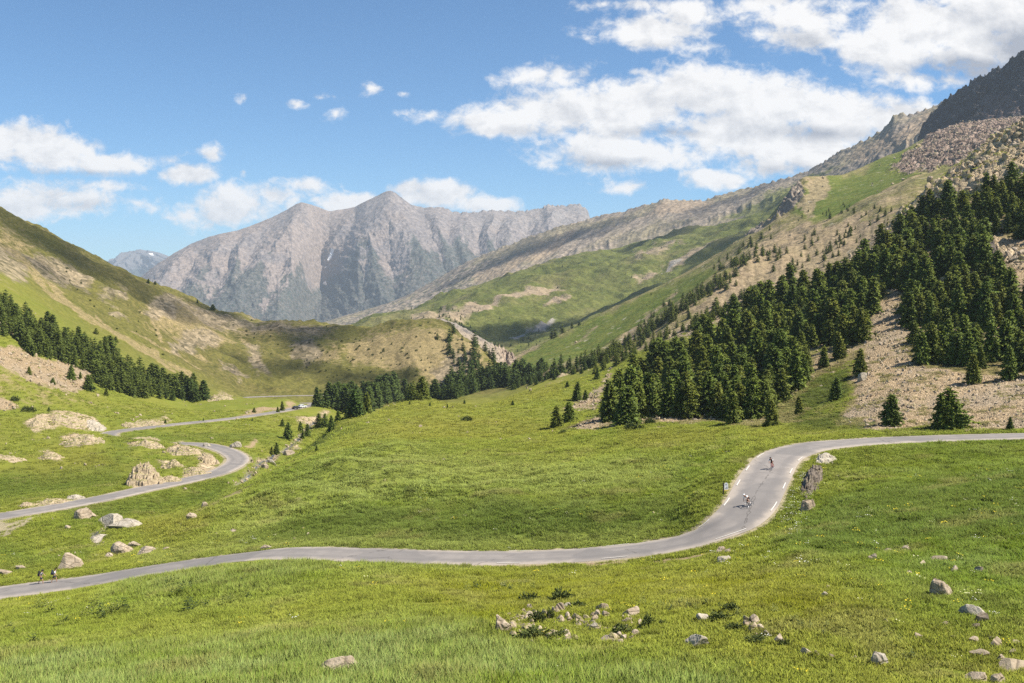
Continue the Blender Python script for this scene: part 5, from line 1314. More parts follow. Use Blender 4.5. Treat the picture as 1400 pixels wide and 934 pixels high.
def put_rock(px, py, wpx, hpx, label, group=None, name='boulder', protos=ROCKS, deep=0.8, tilt=0.15, mat=None, rz=None, sink=0.35, cat='rock'):
    """px, py: middle of the rock's foot in the photograph; wpx, hpx: its size there."""
    q = hit(px, py)
    if q is None: return None
    w, h = wpx * q[1] / F, hpx * q[1] / F
    if q[1] < 100: w *= 1.04; h *= 1.15
    me = random.choice(protos)
    o = obj(name, me, None)
    if mat is not None and me.materials[0] is not mat:
        o.material_slots[0].link = 'OBJECT'; o.material_slots[0].material = mat
    hh = h / (1 - sink)
    o.scale = (w * 1.05, w * deep, hh * 1.15)
    o.rotation_euler = (random.gauss(0, tilt), random.gauss(0, tilt), random.choice((0, math.pi)) + random.gauss(0, 0.25) if rz is None else rz)
    y = q[1] + 0.3 * w * deep
    o.location = (q[0] * y / q[1], y, float(ground_z(q[0] * y / q[1], y)) + hh * (0.5 - sink))
    tag(o, label, cat, group)
    return o
BOULDERS = [
 # px, py of the foot, width, height, label
 (466,921,56,17,'broad flat pale boulder lying in the tall light grass',ROCKS),
 (98,779,42,19,'big pointed boulder with a dark face beside the two hikers',WEDGE),
 (952,885,32,15,'rounded grey boulder on the grass below the stony hollow',ROCKS),
 (962,851,20,9,'small pale block on the grass above a rounded grey boulder',ROCKS),
 (862,844,22,11,'pale boulder at the end of the stony hollow, beside a green shrub',ROCKS),
 (824,836,17,10,'pointed pale boulder at the upper rim of the stony hollow',ROCKS),
 (688,866,26,20,'cracked pale rock pile at the near rim of the stony hollow',ROCKS),
 (765,838,14,11,'pale rock standing in the middle of the hollow rim',ROCKS),
 (776,833,12,7,'dark grey stone beside the pale rock on the hollow rim',ROCKS),
 (811,863,11,9,'grey stone lying inside the stony hollow',ROCKS),
 (832,880,26,6,'long flat stone at the lower edge of the stony hollow',SLABS),
 (723,833,8,6,'small round stone, last of a short row on the hollow rim',ROCKS),
 (1203,911,28,14,'smooth grey boulder by itself near the bottom of the meadow',ROCKS),
 (1102,897,15,8,'white rounded stone at the end of a stony strip',ROCKS),
 (1117,898,9,6,'little stone touching a white rounded stone',ROCKS),
 (1137,901,11,5,'flat stone just past two white stones in the grass',ROCKS),
 (1066,880,16,9,'pale stone at the lower end of the stony strip',ROCKS),
 (1022,858,14,7,'pale stone in the stony strip among low shrubs',ROCKS),
 (1038,863,13,7,'second pale stone in the stony strip among low shrubs',ROCKS),
 (1050,870,12,6,'third pale stone in the stony strip among low shrubs',ROCKS),
 (1287,817,28,20,'large split boulder with a shadowed hollow on the green slope',ROCKS),
 (1279,801,14,6,'flat rock lying just above the large split boulder',ROCKS),
 (1303,784,12,8,'squarish pale stone above the large split boulder',ROCKS),
 (1339,785,15,8,'smooth pale stone alone on the upper green slope',ROCKS),
 (1285,770,26,6,'long flat pale rock high on the green slope',SLABS),
 (1260,775,11,6,'small pale stone beside the long flat rock on the slope',ROCKS),
 (1240,787,12,5,'small low stone on the slope near a dark tuft',ROCKS),
 (1192,768,14,8,'pointed stone in long grass high on the slope',ROCKS),
 (1212,756,14,5,'flat pale stone high on the slope above a pointed stone',ROCKS),
 (1238,753,10,5,'tiny flat stone highest on the green slope',ROCKS),
 (1330,844,32,12,'flat brown topped boulder above a dark blue grey rock',ROCKS),
 (1342,853,20,11,'dark blue grey triangular rock under a brown boulder',ROCKS),
 (1334,860,15,6,'low white stone under a dark triangular rock',ROCKS),
 (1293,857,10,6,'white stone on the lower slope left of a dark triangular rock',ROCKS),
 (1262,858,10,3,'thin white stone flat in the grass of the lower slope',ROCKS),
 (1256,874,15,6,'pair sized pale stone by a bare patch of the lower slope',ROCKS),
 (1303,874,9,4,'small pale stone in short grass of the lower slope',ROCKS),
 (1331,880,14,7,'round pale stone with a flat top among yellow flowers',ROCKS),
 (1361,886,18,10,'blocky pale stone among yellow flowers',ROCKS),
 (1354,876,9,5,'small stone behind the blocky pale stone',ROCKS),
 (1389,884,12,7,'pale stone uphill of the long white rock at the corner',ROCKS),
 (1385,896,10,6,'small rounded stone above the long white rock at the corner',ROCKS),
 (1340,899,26,9,'jagged white rock breaking through the turf',SLABS),
 (1370,906,15,9,'smooth egg shaped boulder near the corner',ROCKS),
 (1385,919,36,12,'long white rock lying near the corner of the meadow',SLABS),
 (1335,936,34,14,'large white boulder cut by the bottom edge',ROCKS),
 (1364,938,18,14,'upright white stone next to the large boulder at the bottom edge',ROCKS),
 (1130,806,10,4,'small white stone at the edge of the yellow green hollow',ROCKS),
 (1128,817,9,6,'square grey stone below a small white one in the hollow',ROCKS),
 (985,758,15,8,'pale block just below the outside of the road bend',ROCKS),
 (995,757,10,6,'small pale block touching a larger one below the bend',ROCKS),
 (991,770,22,8,'flat grey boulder in the grass below the bend',ROCKS),
 (130,893-150,20,8,'flat stone in the bed of the brook',SLABS),
 (147,723,38,15,'big tilted slab leaning over the brook',SLABS),
 (172,722,44,10,'long low slab beside the big tilted one at the brook',SLABS),
 (141,736,18,5,'thin flat slab across the brook bed',SLABS),
 (113,710,22,14,'squarish pale boulders mound above the brook',ROCKS),
 (127,708,9,7,'small white stone next to a mound above the brook',ROCKS),
 (93,723,9,4,'small pale stone low on the bank above the brook',ROCKS),
 (167,757,30,13,'pinkish jumbled rock on the bank between brook and road',ROCKS),
 (200,758,26,8,'flat pale rock next to a pinkish jumble by the road bank',SLABS),
 (187,748,20,6,'flat rock behind the pinkish jumble by the road bank',SLABS),
 (148,762,12,5,'small flat rock below the pinkish jumble by the road bank',SLABS),
 (228,752,12,4,'thin pale rock on the dry bank above the lower road',SLABS),
 (367,751,18,5,'flat pale stone by the far edge of the lower road',SLABS),
 (10,786,22,6,'low pale rock in the grass behind the hikers',SLABS),
 (30,779,16,5,'long thin pale rock near the hikers',SLABS),
 (262,710,14,8,'pale stone on the edge of the brown bare bank of the hump',ROCKS),
 (280,708-15,10,6,'small pale stone higher on the bare bank of the hump',ROCKS),
 (318,740-12,9,4,'small white stone on the flank of the green hump',SLABS),
 (372,635,14,6,'flat grey rock in the upper brook',SLABS), (395,622,15,6,'yellowish rock beside the upper brook',ROCKS), (362,640,11,5,'small rock at the brook below the young conifers',ROCKS),
 (1104,700,20,16,'pale broken rock at the foot of the rock wall',ROCKS),
 (95,584,62,22,'pale ochre outcrop largest on the upper left meadow',OUTC), (55,589,40,20,'brownish outcrop west end beside the largest ochre one',OUTC), (128,588,34,16,'pinkish grey outcrop east end above the valley road',OUTC),
 (112,607,60,13,'long low outcrop in the meadow below the ochre ones',OUTC), (68,629,36,12,'cracked brownish outcrop in the left meadow',OUTC), (14,630,44,9,'flat outcrop at the left meadow edge',OUTC),
 (198,669,44,34,'steep pinkish rock face beside the valley road',OUTC), (232,662,36,16,'low rock step between the pinkish face and the bend',OUTC), (268,652,38,16,'broken roadside rock on the inside of the hairpin',OUTC),
 (285,636,30,20,'rounded ochre rock at the nose of the hairpin',OUTC), (252,624,48,18,'big ochre rock on top of the hairpin knoll',OUTC), (236,640,34,15,'ochre slab half way down the hairpin knoll',OUTC),
 (205,613,44,14,'flat ochre outcrop behind the hairpin knoll',OUTC), (195,602,40,6,'thin ochre ledge farthest back on the hairpin knoll',OUTC),
 (72,690,40,11,'pale rubble ridge along the valley road',OUTC), (103,684,26,10,'grey and pale blocks by the valley road',OUTC), (36,694,22,10,'pale block group at the start of the roadside rubble',OUTC),
 (205,583,44,9,'reddish rock cut beside the straight valley road',OUTC), (180,585,30,9,'pale rock cut where the valley road comes out',OUTC),
 (300,547,40,8,'ochre rock hump at the tip of the hillside wood',OUTC), (282,611,14,5,'grey stone at the outer edge of the hairpin',ROCKS), (322,612,18,7,'grey rock outside the top of the hairpin',ROCKS),
 (1180,520,17,9,'grey boulder below the thin open conifer on the scree edge',ROCKS), (1200,350,34,22,'pale rounded crag on the crest above the wood',OUTC),
 (790,506,40,7,'pale rocky lip along the high shelf',OUTC), (766,517,26,8,'pale rock with a rounded bushy conifer',OUTC), (1345,352,40,16,'dark rock ledge inside the upper wood',OUTC), (1360,404,26,10,'ochre rock ledge among the upper conifers',OUTC),
]
for (px, py, w_, h_, lab, pr) in BOULDERS:
    far_ = pr is OUTC
    if far_:
        outcrop(px, py, w_ * 0.85, h_, lab, M_DARKROCK if lab.startswith('dark') else (M_ROCKG if 'grey' in lab else M_ROCKP), px * 0.37 + py); continue
    o = put_rock(px, py, w_, h_, lab, name={id(ROCKS): 'boulder', id(SLABS): 'flat_rock', id(WEDGE): 'boulder', id(OUTC): 'rock_outcrop'}[id(pr)], protos=pr,
                 deep=0.75 if not far_ else 0.9, tilt=0.12 if not far_ else 0.08, mat=M_ROCKG if ('grey' in lab and pr is not SLABS) else (M_ROCK if pr is SLABS and 'brook' not in lab else None),
                 sink=0.42, rz=None if not far_ else random.gauss(0, 0.3))
# the tilted slab leans, the hikers' boulder is a wedge
for o in C.objects:
    lb = o.get('label', '')
    if lb.startswith('big tilted slab'): o.rotation_euler = (0.15, -0.28, 0.15)
    if lb.startswith('big pointed boulder'): o.rotation_euler = (0.0, 0.05, 0.1)
    if lb.startswith('dark blue grey') or lb.startswith('dark cracked rock wall') or lb.startswith('dark rock ledge'):
        pass
for o in C.objects:
    if o.get('label', '').startswith('dark blue grey'):
        o.material_slots[0].link = 'OBJECT'; o.material_slots[0].material = M_DARKROCK

outcrop(1110, 668, 30, 40, 'dark shade-toned cracked rock face along the inside of the road bend', M_DARKROCK, 11.3, (1.9, 14, 1.1), R(-20))  # shade of this face is put into its dark colour
outcrop(1128, 634, 30, 20, 'pale lichen rock capping the dark rock face at the bend', M_ROCKG, 5.1, (2.6, 5, 0.8), R(-25))
# ---- loose stones: instanced over the scree and the bare places
LIB = bpy.data.collections.new('stone_shapes')
for i in range(6):
    me = rock_mesh('stone', 700 + i, 2, 8, 0.08); me.materials.append(M_ROCKP if i % 2 else M_ROCK)
    LIB.objects.link(bpy.data.objects.new('stone', me))
def scatter(name, pts, rot, scl, idx, lib, col=None, label='', kind='stuff'):
    n = len(pts)
    me = bpy.data.meshes.new(name); me.vertices.add(n); me.vertices.foreach_set('co', np.asarray(pts, dtype=np.float32).ravel())
    a = me.attributes.new('rot', 'FLOAT_VECTOR', 'POINT'); a.data.foreach_set('vector', np.asarray(rot, dtype=np.float32).ravel())
    a = me.attributes.new('scl', 'FLOAT_VECTOR', 'POINT'); a.data.foreach_set('vector', np.asarray(scl, dtype=np.float32).ravel())
    a = me.attributes.new('idx', 'INT', 'POINT'); a.data.foreach_set('value', np.asarray(idx, dtype=np.int32))
    if col is not None: set_color(me, 'gcol', np.concatenate([col, np.ones((n, 1))], axis=1))
    o = obj(name, me)
    ng = bpy.data.node_groups.new(name, 'GeometryNodeTree')
    ng.interface.new_socket('Geometry', in_out='INPUT', socket_type='NodeSocketGeometry'); ng.interface.new_socket('Geometry', in_out='OUTPUT', socket_type='NodeSocketGeometry')
    N, L = ng.nodes, ng.links
    gi, go = N.new('NodeGroupInput'), N.new('NodeGroupOutput')
    ip = N.new('GeometryNodeInstanceOnPoints'); ci = N.new('GeometryNodeCollectionInfo')
    ci.inputs['Collection'].default_value = lib; ci.inputs['Separate Children'].default_value = True; ci.inputs['Reset Children'].default_value = True
    def named(nm, typ):
        nd = N.new('GeometryNodeInputNamedAttribute'); nd.data_type = typ; nd.inputs['Name'].default_value = nm
        return nd.outputs['Attribute']
    L.new(gi.outputs[0], ip.inputs['Points']); L.new(ci.outputs[0], ip.inputs['Instance'])
    ip.inputs['Pick Instance'].default_value = True
    L.new(named('idx', 'INT'), ip.inputs['Instance Index'])
    er = N.new('FunctionNodeEulerToRotation'); L.new(named('rot', 'FLOAT_VECTOR'), er.inputs[0]); L.new(er.outputs[0], ip.inputs['Rotation'])
    L.new(named('scl', 'FLOAT_VECTOR'), ip.inputs['Scale'])
    L.new(ip.outputs[0], go.inputs[0])
    md = o.modifiers.new('scatter', 'NODES'); md.node_group = ng
    tag(o, label, kind=kind)
    return o
def field(n, d0, d1, rs, power=0.0):
    """Random ground places seen by the camera's wedge (a little wider), even over the ground."""
    D = np.sqrt(d0 ** 2 + rs.random(n) * (d1 ** 2 - d0 ** 2)) if power == 0 else np.exp(math.log(d0) + rs.random(n) * math.log(d1 / d0))
    px = -170 + rs.random(n) * 1780
    return (px - CX) / F * D, D
rs = np.random.default_rng(77)
x, y = field(420000, 120, 620, rs)
ms = np.clip(mask_at(SCREE, x, y), 0, 1) * 0.9 + 0.12 * mask_at(ROCK, x, y) + 0.6 * mask_at(CRAG, x, y) + 0.15 * mask_at(TAN, x, y) * (y < 480)
nz = fbm(x / 9, y / 9, 3) * 0.5
ok = (rs.random(len(x)) < np.clip((ms - 0.3 + nz) * 1.2, 0, 1) * np.clip(170 / y, 0.2, 1)) & (mask_at(ONROAD, x, y) > 1.0)
x, y = x[ok], y[ok]
x2, y2 = field(60000, 48, 480, rs)                       # odd stones in the turf
ok = (fbm(x2 / 14, y2 / 14, 3) > 0.22) & (rs.random(len(x2)) < np.where(x2 < -20, 0.2, 0.10)) & (mask_at(ONROAD, x2, y2) > 1.0)
x, y = np.concatenate([x, x2[ok]]), np.concatenate([y, y2[ok]])
x3, y3 = field(60000, 55, 100, rs); ok = rs.random(len(x3)) < 0.75 * np.clip(mask_at(HOLLOW, x3, y3) - 0.25, 0, 1) * (fbm(x3 / 1.8, y3 / 1.8, 2) > 0.05)
x, y = np.concatenate([x, x3[ok]]), np.concatenate([y, y3[ok]])
x4, y4 = field(160000, 140, 420, rs); ok = (rs.random(len(x4)) < 0.28 * sstep(0.05, 0.5, mask_at(WET, x4, y4) + mask_at(WET, x4 + 0.9, y4) + mask_at(WET, x4 - 0.9, y4))) & (mask_at(ONROAD, x4, y4) > 1)
x, y = np.concatenate([x, x4[ok]]), np.concatenate([y, y4[ok]])
n = len(x); s = (0.10 + 0.62 * rs.random(n) ** 4.0) * np.clip(y / 170, 0.6, 2.4)
s = np.where(mask_at(CRAG, x, y) > 0.5, s * 2.2, s); s = np.where((mask_at(HOLLOW, x, y) > 0.2) & (y < 110), s * 1.9 + 0.06, s)
z = ground_z(x, y) + s * 0.12
scatter('scree_stones', np.stack([x, y, z], 1), rs.random((n, 3)) * 6.28, np.stack([s, s * (0.6 + 0.4 * rs.random(n)), s * (0.45 + 0.35 * rs.random(n))], 1), rs.integers(0, 6, n), LIB, None, 'loose pale stones covering the scree slopes and rocky banks')
print('stones', n)
# blocks of the pink rubble field and the white boulders on the high meadow
Xs, Ys, Zs, PXs, PYs = A_SURF
wt = (np.clip(RUB - 0.3, 0, 1) * 2.2 + 0.05 * DRT + 0.035 * (GRA > 0.5) * sstep(1150, 1250, PXs) ).ravel(); cell = (Ys ** 2).ravel()
pr = wt * cell; pr /= pr.sum()
k = rs.choice(len(pr), 6500, p=pr, replace=True)
p = np.stack([Xs.ravel()[k] + rs.normal(0, 1.2, len(k)), Ys.ravel()[k] + rs.normal(0, 2, len(k)), Zs.ravel()[k]], 1)
s = 0.9 + 3.2 * rs.random(len(k)) ** 3
scatter('rubble_blocks', p, rs.random((len(k), 3)) * 6.28, np.stack([s, s * 0.8, s * 0.7], 1), rs.integers(0, 6, len(k)), LIB, None, 'pinkish rubble of blocks under the dark cliff')
# ================================================================== grass, flowers, leafy plants
M_GRASS = mat_grass('grass_blades')
def tuft_mesh(name, seed, n=34, spread=0.28, hgt=0.34, width=0.012, droop=0.5, seedheads=0.1):
    r = np.random.default_rng(seed); V, Fc, Cc = [], [], []
    for _ in range(n):
        a = r.random() * 6.283; rr = spread * math.sqrt(r.random())
        bx, by = math.cos(a) * rr, math.sin(a) * rr
        h = hgt * (0.55 + 0.6 * r.random()); w_ = width * (0.7 + 0.6 * r.random())
        la = r.random() * 6.283; ln = h * droop * (0.25 + r.random())
        ox, oy = math.cos(la), math.sin(la); sx, sy = -oy * w_, ox * w_
        i = len(V); sh = r.random(); dry = 1.0 if r.random() < seedheads else r.random() * 0.25
        for f, ww in ((0.0, 1.0), (0.5, 0.85), (1.0, 0.12)):
            cx, cy_, cz = bx + ox * ln * f * f, by + oy * ln * f * f, h * (f - 0.18 * f * f * droop)
            V += [(cx - sx * ww, cy_ - sy * ww, cz - 0.02), (cx + sx * ww, cy_ + sy * ww, cz - 0.02)]
            Cc += [(f, sh, dry * f, 1)] * 2
        Fc += [(i, i + 1, i + 3, i + 2), (i + 2, i + 3, i + 5, i + 4)]
    me = mesh_from(name, V, Fc); set_color(me, 'blade', Cc); me.materials.append(M_GRASS); return me
LIBG = bpy.data.collections.new('grass_shapes')
for i, a in enumerate([(40,.34,.30,.014,.45,.06),(46,.38,.26,.015,.7,.05),(36,.26,.42,.013,.5,.14),(50,.42,.20,.016,.8,.04),(30,.30,.36,.018,.9,.05)]):
    LIBG.objects.link(bpy.data.objects.new('tuft_%d' % i, tuft_mesh('tuft', 900 + i, *a)))
def grass_color(x, y, rs):
    n = len(x)
    b = fbm(x / 26, y / 26, 3)[:, None]; c = fbm(x / 5, y / 5, 3)[:, None]
    base = np.array([0.238, 0.268, 0.030]) + np.clip(b, -1, 1) * np.array([0.07, 0.04, 0.008]) + np.clip(c, -1, 1) * np.array([0.055, 0.045, 0.006])
    lush = mask_at(LUSH, x, y)[:, None]; gr = mask_at(GREENR, x, y)[:, None]; dr = mask_at(DRYF, x, y)[:, None]
    rt = sstep(10, 30, x)[:, None]
    base = base * (1 - 0.75 * gr) + 0.75 * gr * (np.array([0.195, 0.255, 0.040]) * (1 - rt) + np.array([0.132, 0.205, 0.022]) * rt + c * 0.04 + b * np.array([0.04, 0.02, 0]))
    base = base * (1 - 0.8 * lush) + 0.8 * lush * (np.array([0.225, 0.300, 0.058]) + c * 0.06 + b * 0.03)
    base = base * (1 - 0.6 * dr) + 0.6 * dr * (np.array([0.225, 0.225, 0.018]) + c * 0.05)
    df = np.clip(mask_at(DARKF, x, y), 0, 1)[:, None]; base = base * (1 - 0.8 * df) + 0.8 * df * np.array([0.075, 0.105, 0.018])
    base = np.where((mask_at(TAN, x, y) * 1.0 + mask_at(SCREE, x, y))[:, None] + 0.6 * b > 0.75, np.array([0.24, 0.215, 0.07]), base)
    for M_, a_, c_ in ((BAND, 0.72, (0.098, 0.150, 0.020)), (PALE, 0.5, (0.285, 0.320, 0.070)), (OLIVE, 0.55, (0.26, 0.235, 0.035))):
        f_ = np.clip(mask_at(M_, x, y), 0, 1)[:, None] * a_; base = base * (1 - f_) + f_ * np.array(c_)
    st_ = 0.45 * sstep(0.16, 0.42, fbm(x / 7.5 + 3, y / 7.5 - 8, 4))[:, None]; base = base * (1 - st_) + st_ * np.array([0.30, 0.275, 0.075])
    k = fbm(x / 1.7 + 7, y / 1.7, 2)[:, None]
    base = base * (1 - 0.38 * sstep(0.15, 0.45, k))
    return np.clip(base * np.array([0.98, 1.02, 1.34]) * (0.76 + 0.48 * rs.random((n, 1))), 0.006, 0.5)
rs = np.random.default_rng(31)
def place(n, d0, d1, size, keep):
    x, y = field(n, d0, d1, rs)
    bare = mask_at(SCREE, x, y) + mask_at(ROCK, x, y) + mask_at(DIRT, x, y) * 1.2 + mask_at(WET, x, y) + mask_at(VERGE, x, y) * 1.2 * (y > 150)
    ok = (mask_at(ONROAD, x, y) > 0.25) & (rs.random(len(x)) > bare * (1.0 + 1.6 * fbm(x / 6, y / 6, 3))) & (rs.random(len(x)) < keep)
    ok &= fbm(x / 3.3, y / 3.3, 3) < 0.36
    x, y = x[ok], y[ok]
    lush, gr = mask_at(LUSH, x, y), mask_at(GREENR, x, y)
    s = size * (0.7 + 0.6 * rs.random(len(x))) * (1 + 0.5 * lush + 0.15 * gr)
    s *= 1 + 0.5 * np.clip(fbm(x / 3.1, y / 3.1, 2), -0.6, 1)
    s *= np.clip(0.45 + mask_at(ONROAD, x, y) / 2.5, 0.45, 1)
    idx = np.where(lush > 0.5, np.where(rs.random(len(x)) < 0.6, 2, 0), np.where(gr > 0.5, rs.choice([0, 1, 4], len(x)), rs.choice([0, 1, 3], len(x))))
    return x, y, s, idx
parts = [place(66000, 44, 85, 1.0, 1.0), place(98000, 80, 140, 1.1, 1.0), place(76000, 138, 230, 1.6, 0.9), place(40000, 225, 420, 2.4, 0.8)]
x = np.concatenate([p[0] for p in parts]); y = np.concatenate([p[1] for p in parts]); s = np.concatenate([p[2] for p in parts]); idx = np.concatenate([p[3] for p in parts])
ex = []
for o in C.objects:
    if o.get('category') == 'rock' and o.name.startswith(('boulder', 'flat_rock')) and o.location.y < 190:
        w_, d_ = o.scale[0] * 0.55, o.scale[1] * 0.55; m_ = int(8 + 16 * w_)
        a_ = rs.random(m_) * 6.283; r_ = 0.9 + 0.25 * rs.random(m_)
        ex.append(np.stack([o.location.x + np.cos(a_) * w_ * r_, o.location.y + np.sin(a_) * d_ * r_], 1))
ex = np.concatenate(ex); x = np.concatenate([x, ex[:, 0]]); y = np.concatenate([y, ex[:, 1]]); s = np.concatenate([s, 0.7 + 0.4 * rs.random(len(ex))]); idx = np.concatenate([idx, rs.choice([0, 2], len(ex))])
z = ground_z(x, y); n = len(x)
hs = np.where(y > 138, 0.6, np.where(mask_at(LUSH, x, y) > 0.5, 1.0, 0.85))
scatter('grass', np.stack([x, y, z], 1), np.stack([rs.normal(0, .12, n), rs.normal(0, .12, n), rs.random(n) * 6.28], 1), np.stack([s, s, s * hs], 1), idx, LIBG, grass_color(x, y, rs), 'meadow grass in tufts on both sides of the road')
print('grass', n)
# flowers
def flower_mesh(name, seed, col, n=9):
    m, t, b = new_mat(name); b.inputs['Base Color'].default_value = (*col, 1); b.inputs['Roughness'].default_value = 0.7
    r = np.random.default_rng(seed); V, Fc = [], []
    for _ in range(n):
        cx, cy_ = r.normal(0, 0.22, 2); h = 0.22 + 0.18 * r.random(); s = 0.028 + 0.02 * r.random(); i = len(V)
        tx, ty = r.normal(0, 0.3, 2)
        for k in range(6): V.append((cx + s * math.cos(k * 1.047), cy_ + s * math.sin(k * 1.047), h + s * (tx * math.cos(k * 1.047) + ty * math.sin(k * 1.047))))
        Fc += [(i, i + 1, i + 2, i + 3), (i, i + 3, i + 4, i + 5)]
    me = mesh_from(name, V, Fc); me.materials.append(m); return me
LIBF = bpy.data.collections.new('flower_shapes')
for i, (nm, c) in enumerate((('a_white_flower', (0.75, 0.74, 0.66)), ('b_yellow_flower', (0.62, 0.50, 0.03)), ('c_pale_flower', (0.60, 0.58, 0.34)))):
    LIBF.objects.link(bpy.data.objects.new(nm, flower_mesh(nm, 40 + i, c)))
x, y = field(30000, 46, 150, rs)
fl = mask_at(FLOWER, x, y); yl = np.clip(fbm(x / 8, y / 8, 3) - 0.12, 0, 1) * 0.5 + 0.10 * (x > 20) * (y < 100)
ok = (rs.random(len(x)) < np.maximum(fl * 0.75, yl * 0.5)) & (mask_at(ONROAD, x, y) > 0.8)
x, y, fl = x[ok], y[ok], fl[ok]; n = len(x)
idx = np.where(fl > 0.4, rs.choice([0, 0, 2], n), rs.choice([1, 1, 2, 0], n))
sc = 0.7 + 0.5 * rs.random(n)
scatter('wildflowers', np.stack([x, y, ground_z(x, y)], 1), np.stack([np.zeros(n), np.zeros(n), rs.random(n) * 6.28], 1), np.stack([sc, sc, sc], 1), idx, LIBF, None, 'small white and yellow wildflowers dotted through the grass')
print('flowers', n)
# broad leaved plants and low shrubs, each one its own
M_LEAFY = plain('leafy_green', (0.045, 0.070, 0.012), 0.6, 0.3, vary=0.4, scale=5)
M_LEAFY2 = plain('leafy_yellow_green', (0.15, 0.17, 0.028), 0.6, 0.3, vary=0.3, scale=5)
M_SHRUB = plain('shrub_green', (0.075, 0.095, 0.025), 0.8, 0.15, vary=0.4, scale=3)
def leafy_mesh(name, seed, stems=5, h=0.55):
    r = np.random.default_rng(seed); V, Fc = [], []
    for _ in range(stems):
        sx, sy = r.normal(0, 0.11, 2); hh = h * (0.6 + 0.6 * r.random()); nl = 9
        for k in range(nl):
            f = (k + 0.5) / nl; a = k * 2.4 + r.random(); L = 0.26 * (1 - 0.6 * f) * (0.8 + 0.4 * r.random()); w_ = L * 0.28; rise = 0.3 + 0.9 * f
            d = np.array([math.cos(a), math.sin(a), rise]); d /= np.linalg.norm(d); sd = np.array([-math.sin(a), math.cos(a), 0])
            c = np.array([sx, sy, hh * f]); i = len(V)
            V += [c, c + d * L * 0.5 - sd * w_, c + d * L + np.array([0, 0, -0.25 * L]), c + d * L * 0.5 + sd * w_]
            Fc.append((i, i + 1, i + 2, i + 3))
    return mesh_from(name, V, Fc)
def shrub_mesh(name, seed, n=420):
    r = np.random.default_rng(seed); V, Fc = [], []
    for _ in range(n):
        p = r.normal(0, 1, 3); p /= np.linalg.norm(p); p[2] = abs(p[2]); p *= (0.55 + 0.45 * r.random()) * np.array([0.5, 0.5, 0.5])
        p *= 1 + 0.25 * math.sin(3 * math.atan2(p[1], p[0]) + seed)
        d = p / (np.linalg.norm(p) + 1e-9) + r.normal(0, 0.6, 3); d /= np.linalg.norm(d); sd = np.cross(d, r.normal(0, 1, 3)); sd /= np.linalg.norm(sd)
        s = 0.05 + 0.04 * r.random(); i = len(V)
        V += [p - sd * s * 0.5, p + sd * s * 0.5, p + d * s * 1.6 + sd * s * 0.2, p + d * s * 1.6 - sd * s * 0.2]; Fc.append((i, i + 1, i + 2, i + 3))
    return mesh_from(name, V, Fc)
LEAFY = [leafy_mesh('leafy_plant', 60 + i, 4 + i, 0.5 + 0.05 * i) for i in range(4)]
for i, m_ in enumerate(LEAFY): m_.materials.append(M_LEAFY if i % 2 == 0 else M_LEAFY2)
SHRUBS = [shrub_mesh('shrub', 80 + i) for i in range(4)]
for m_ in SHRUBS: m_.materials.append(M_SHRUB)
def plant(protos, name, px, py, w, h, label, cat, group):
    q = hit(px, py)
    if q is None: return
    o = obj(name, random.choice(protos), None); o.location = q; o.rotation_euler = (0, 0, random.random() * 6.28)
    k = q[1] / F
    if name == 'shrub': o.scale = (w * k, w * k * 0.8, h * k * 2)
    else: o.scale = (h * k / 0.62,) * 3
    tag(o, label, cat, group)
rs = np.random.default_rng(9)
PL = [('dark leafy plant standing among the grass below the lower road', 'leafy plants in the near meadow',
       [(70,838),(80,858),(92,852),(128,832),(140,848),(150,842),(158,838),(165,835),(172,838),(115,847),(15,860),(20,868),(30,895),(28,905),(45,880),(98,905),(108,905),(92,900),(105,925),(118,921),(140,930),(135,841),(60,832),(232,802),(238,806),(246,815),(258,812),(262,830),(280,833),(292,822),(300,832),(310,825),(316,828),(330,800),(340,818),(342,822),(370,835),(260,836),(230,834),(278,830),(306,823)], (10, 18)),
      ('leafy plant with yellow green leaves on the dry turf past the hollow', 'leafy plants past the stony hollow',
       [(640,810),(652,806),(674,808),(690,806),(700,808),(712,803),(720,800),(728,806),(880,828),(892,832),(905,830),(918,836),(930,828),(940,832),(952,835),(965,828),(975,838),(985,832),(1000,835),(1010,842),(1060,838),(1085,852),(1095,858),(1110,862),(1125,868),(1130,860),(880,815),(1210,868),(1225,902),(1238,905),(1245,900),(1228,878)], (8, 14))]
for lab, grp, lst, (h0, h1) in PL:
    for (px, py) in lst: plant(LEAFY, 'leafy_plant', px, py, 10, h0 + (h1 - h0) * rs.random(), lab, 'plant', grp)
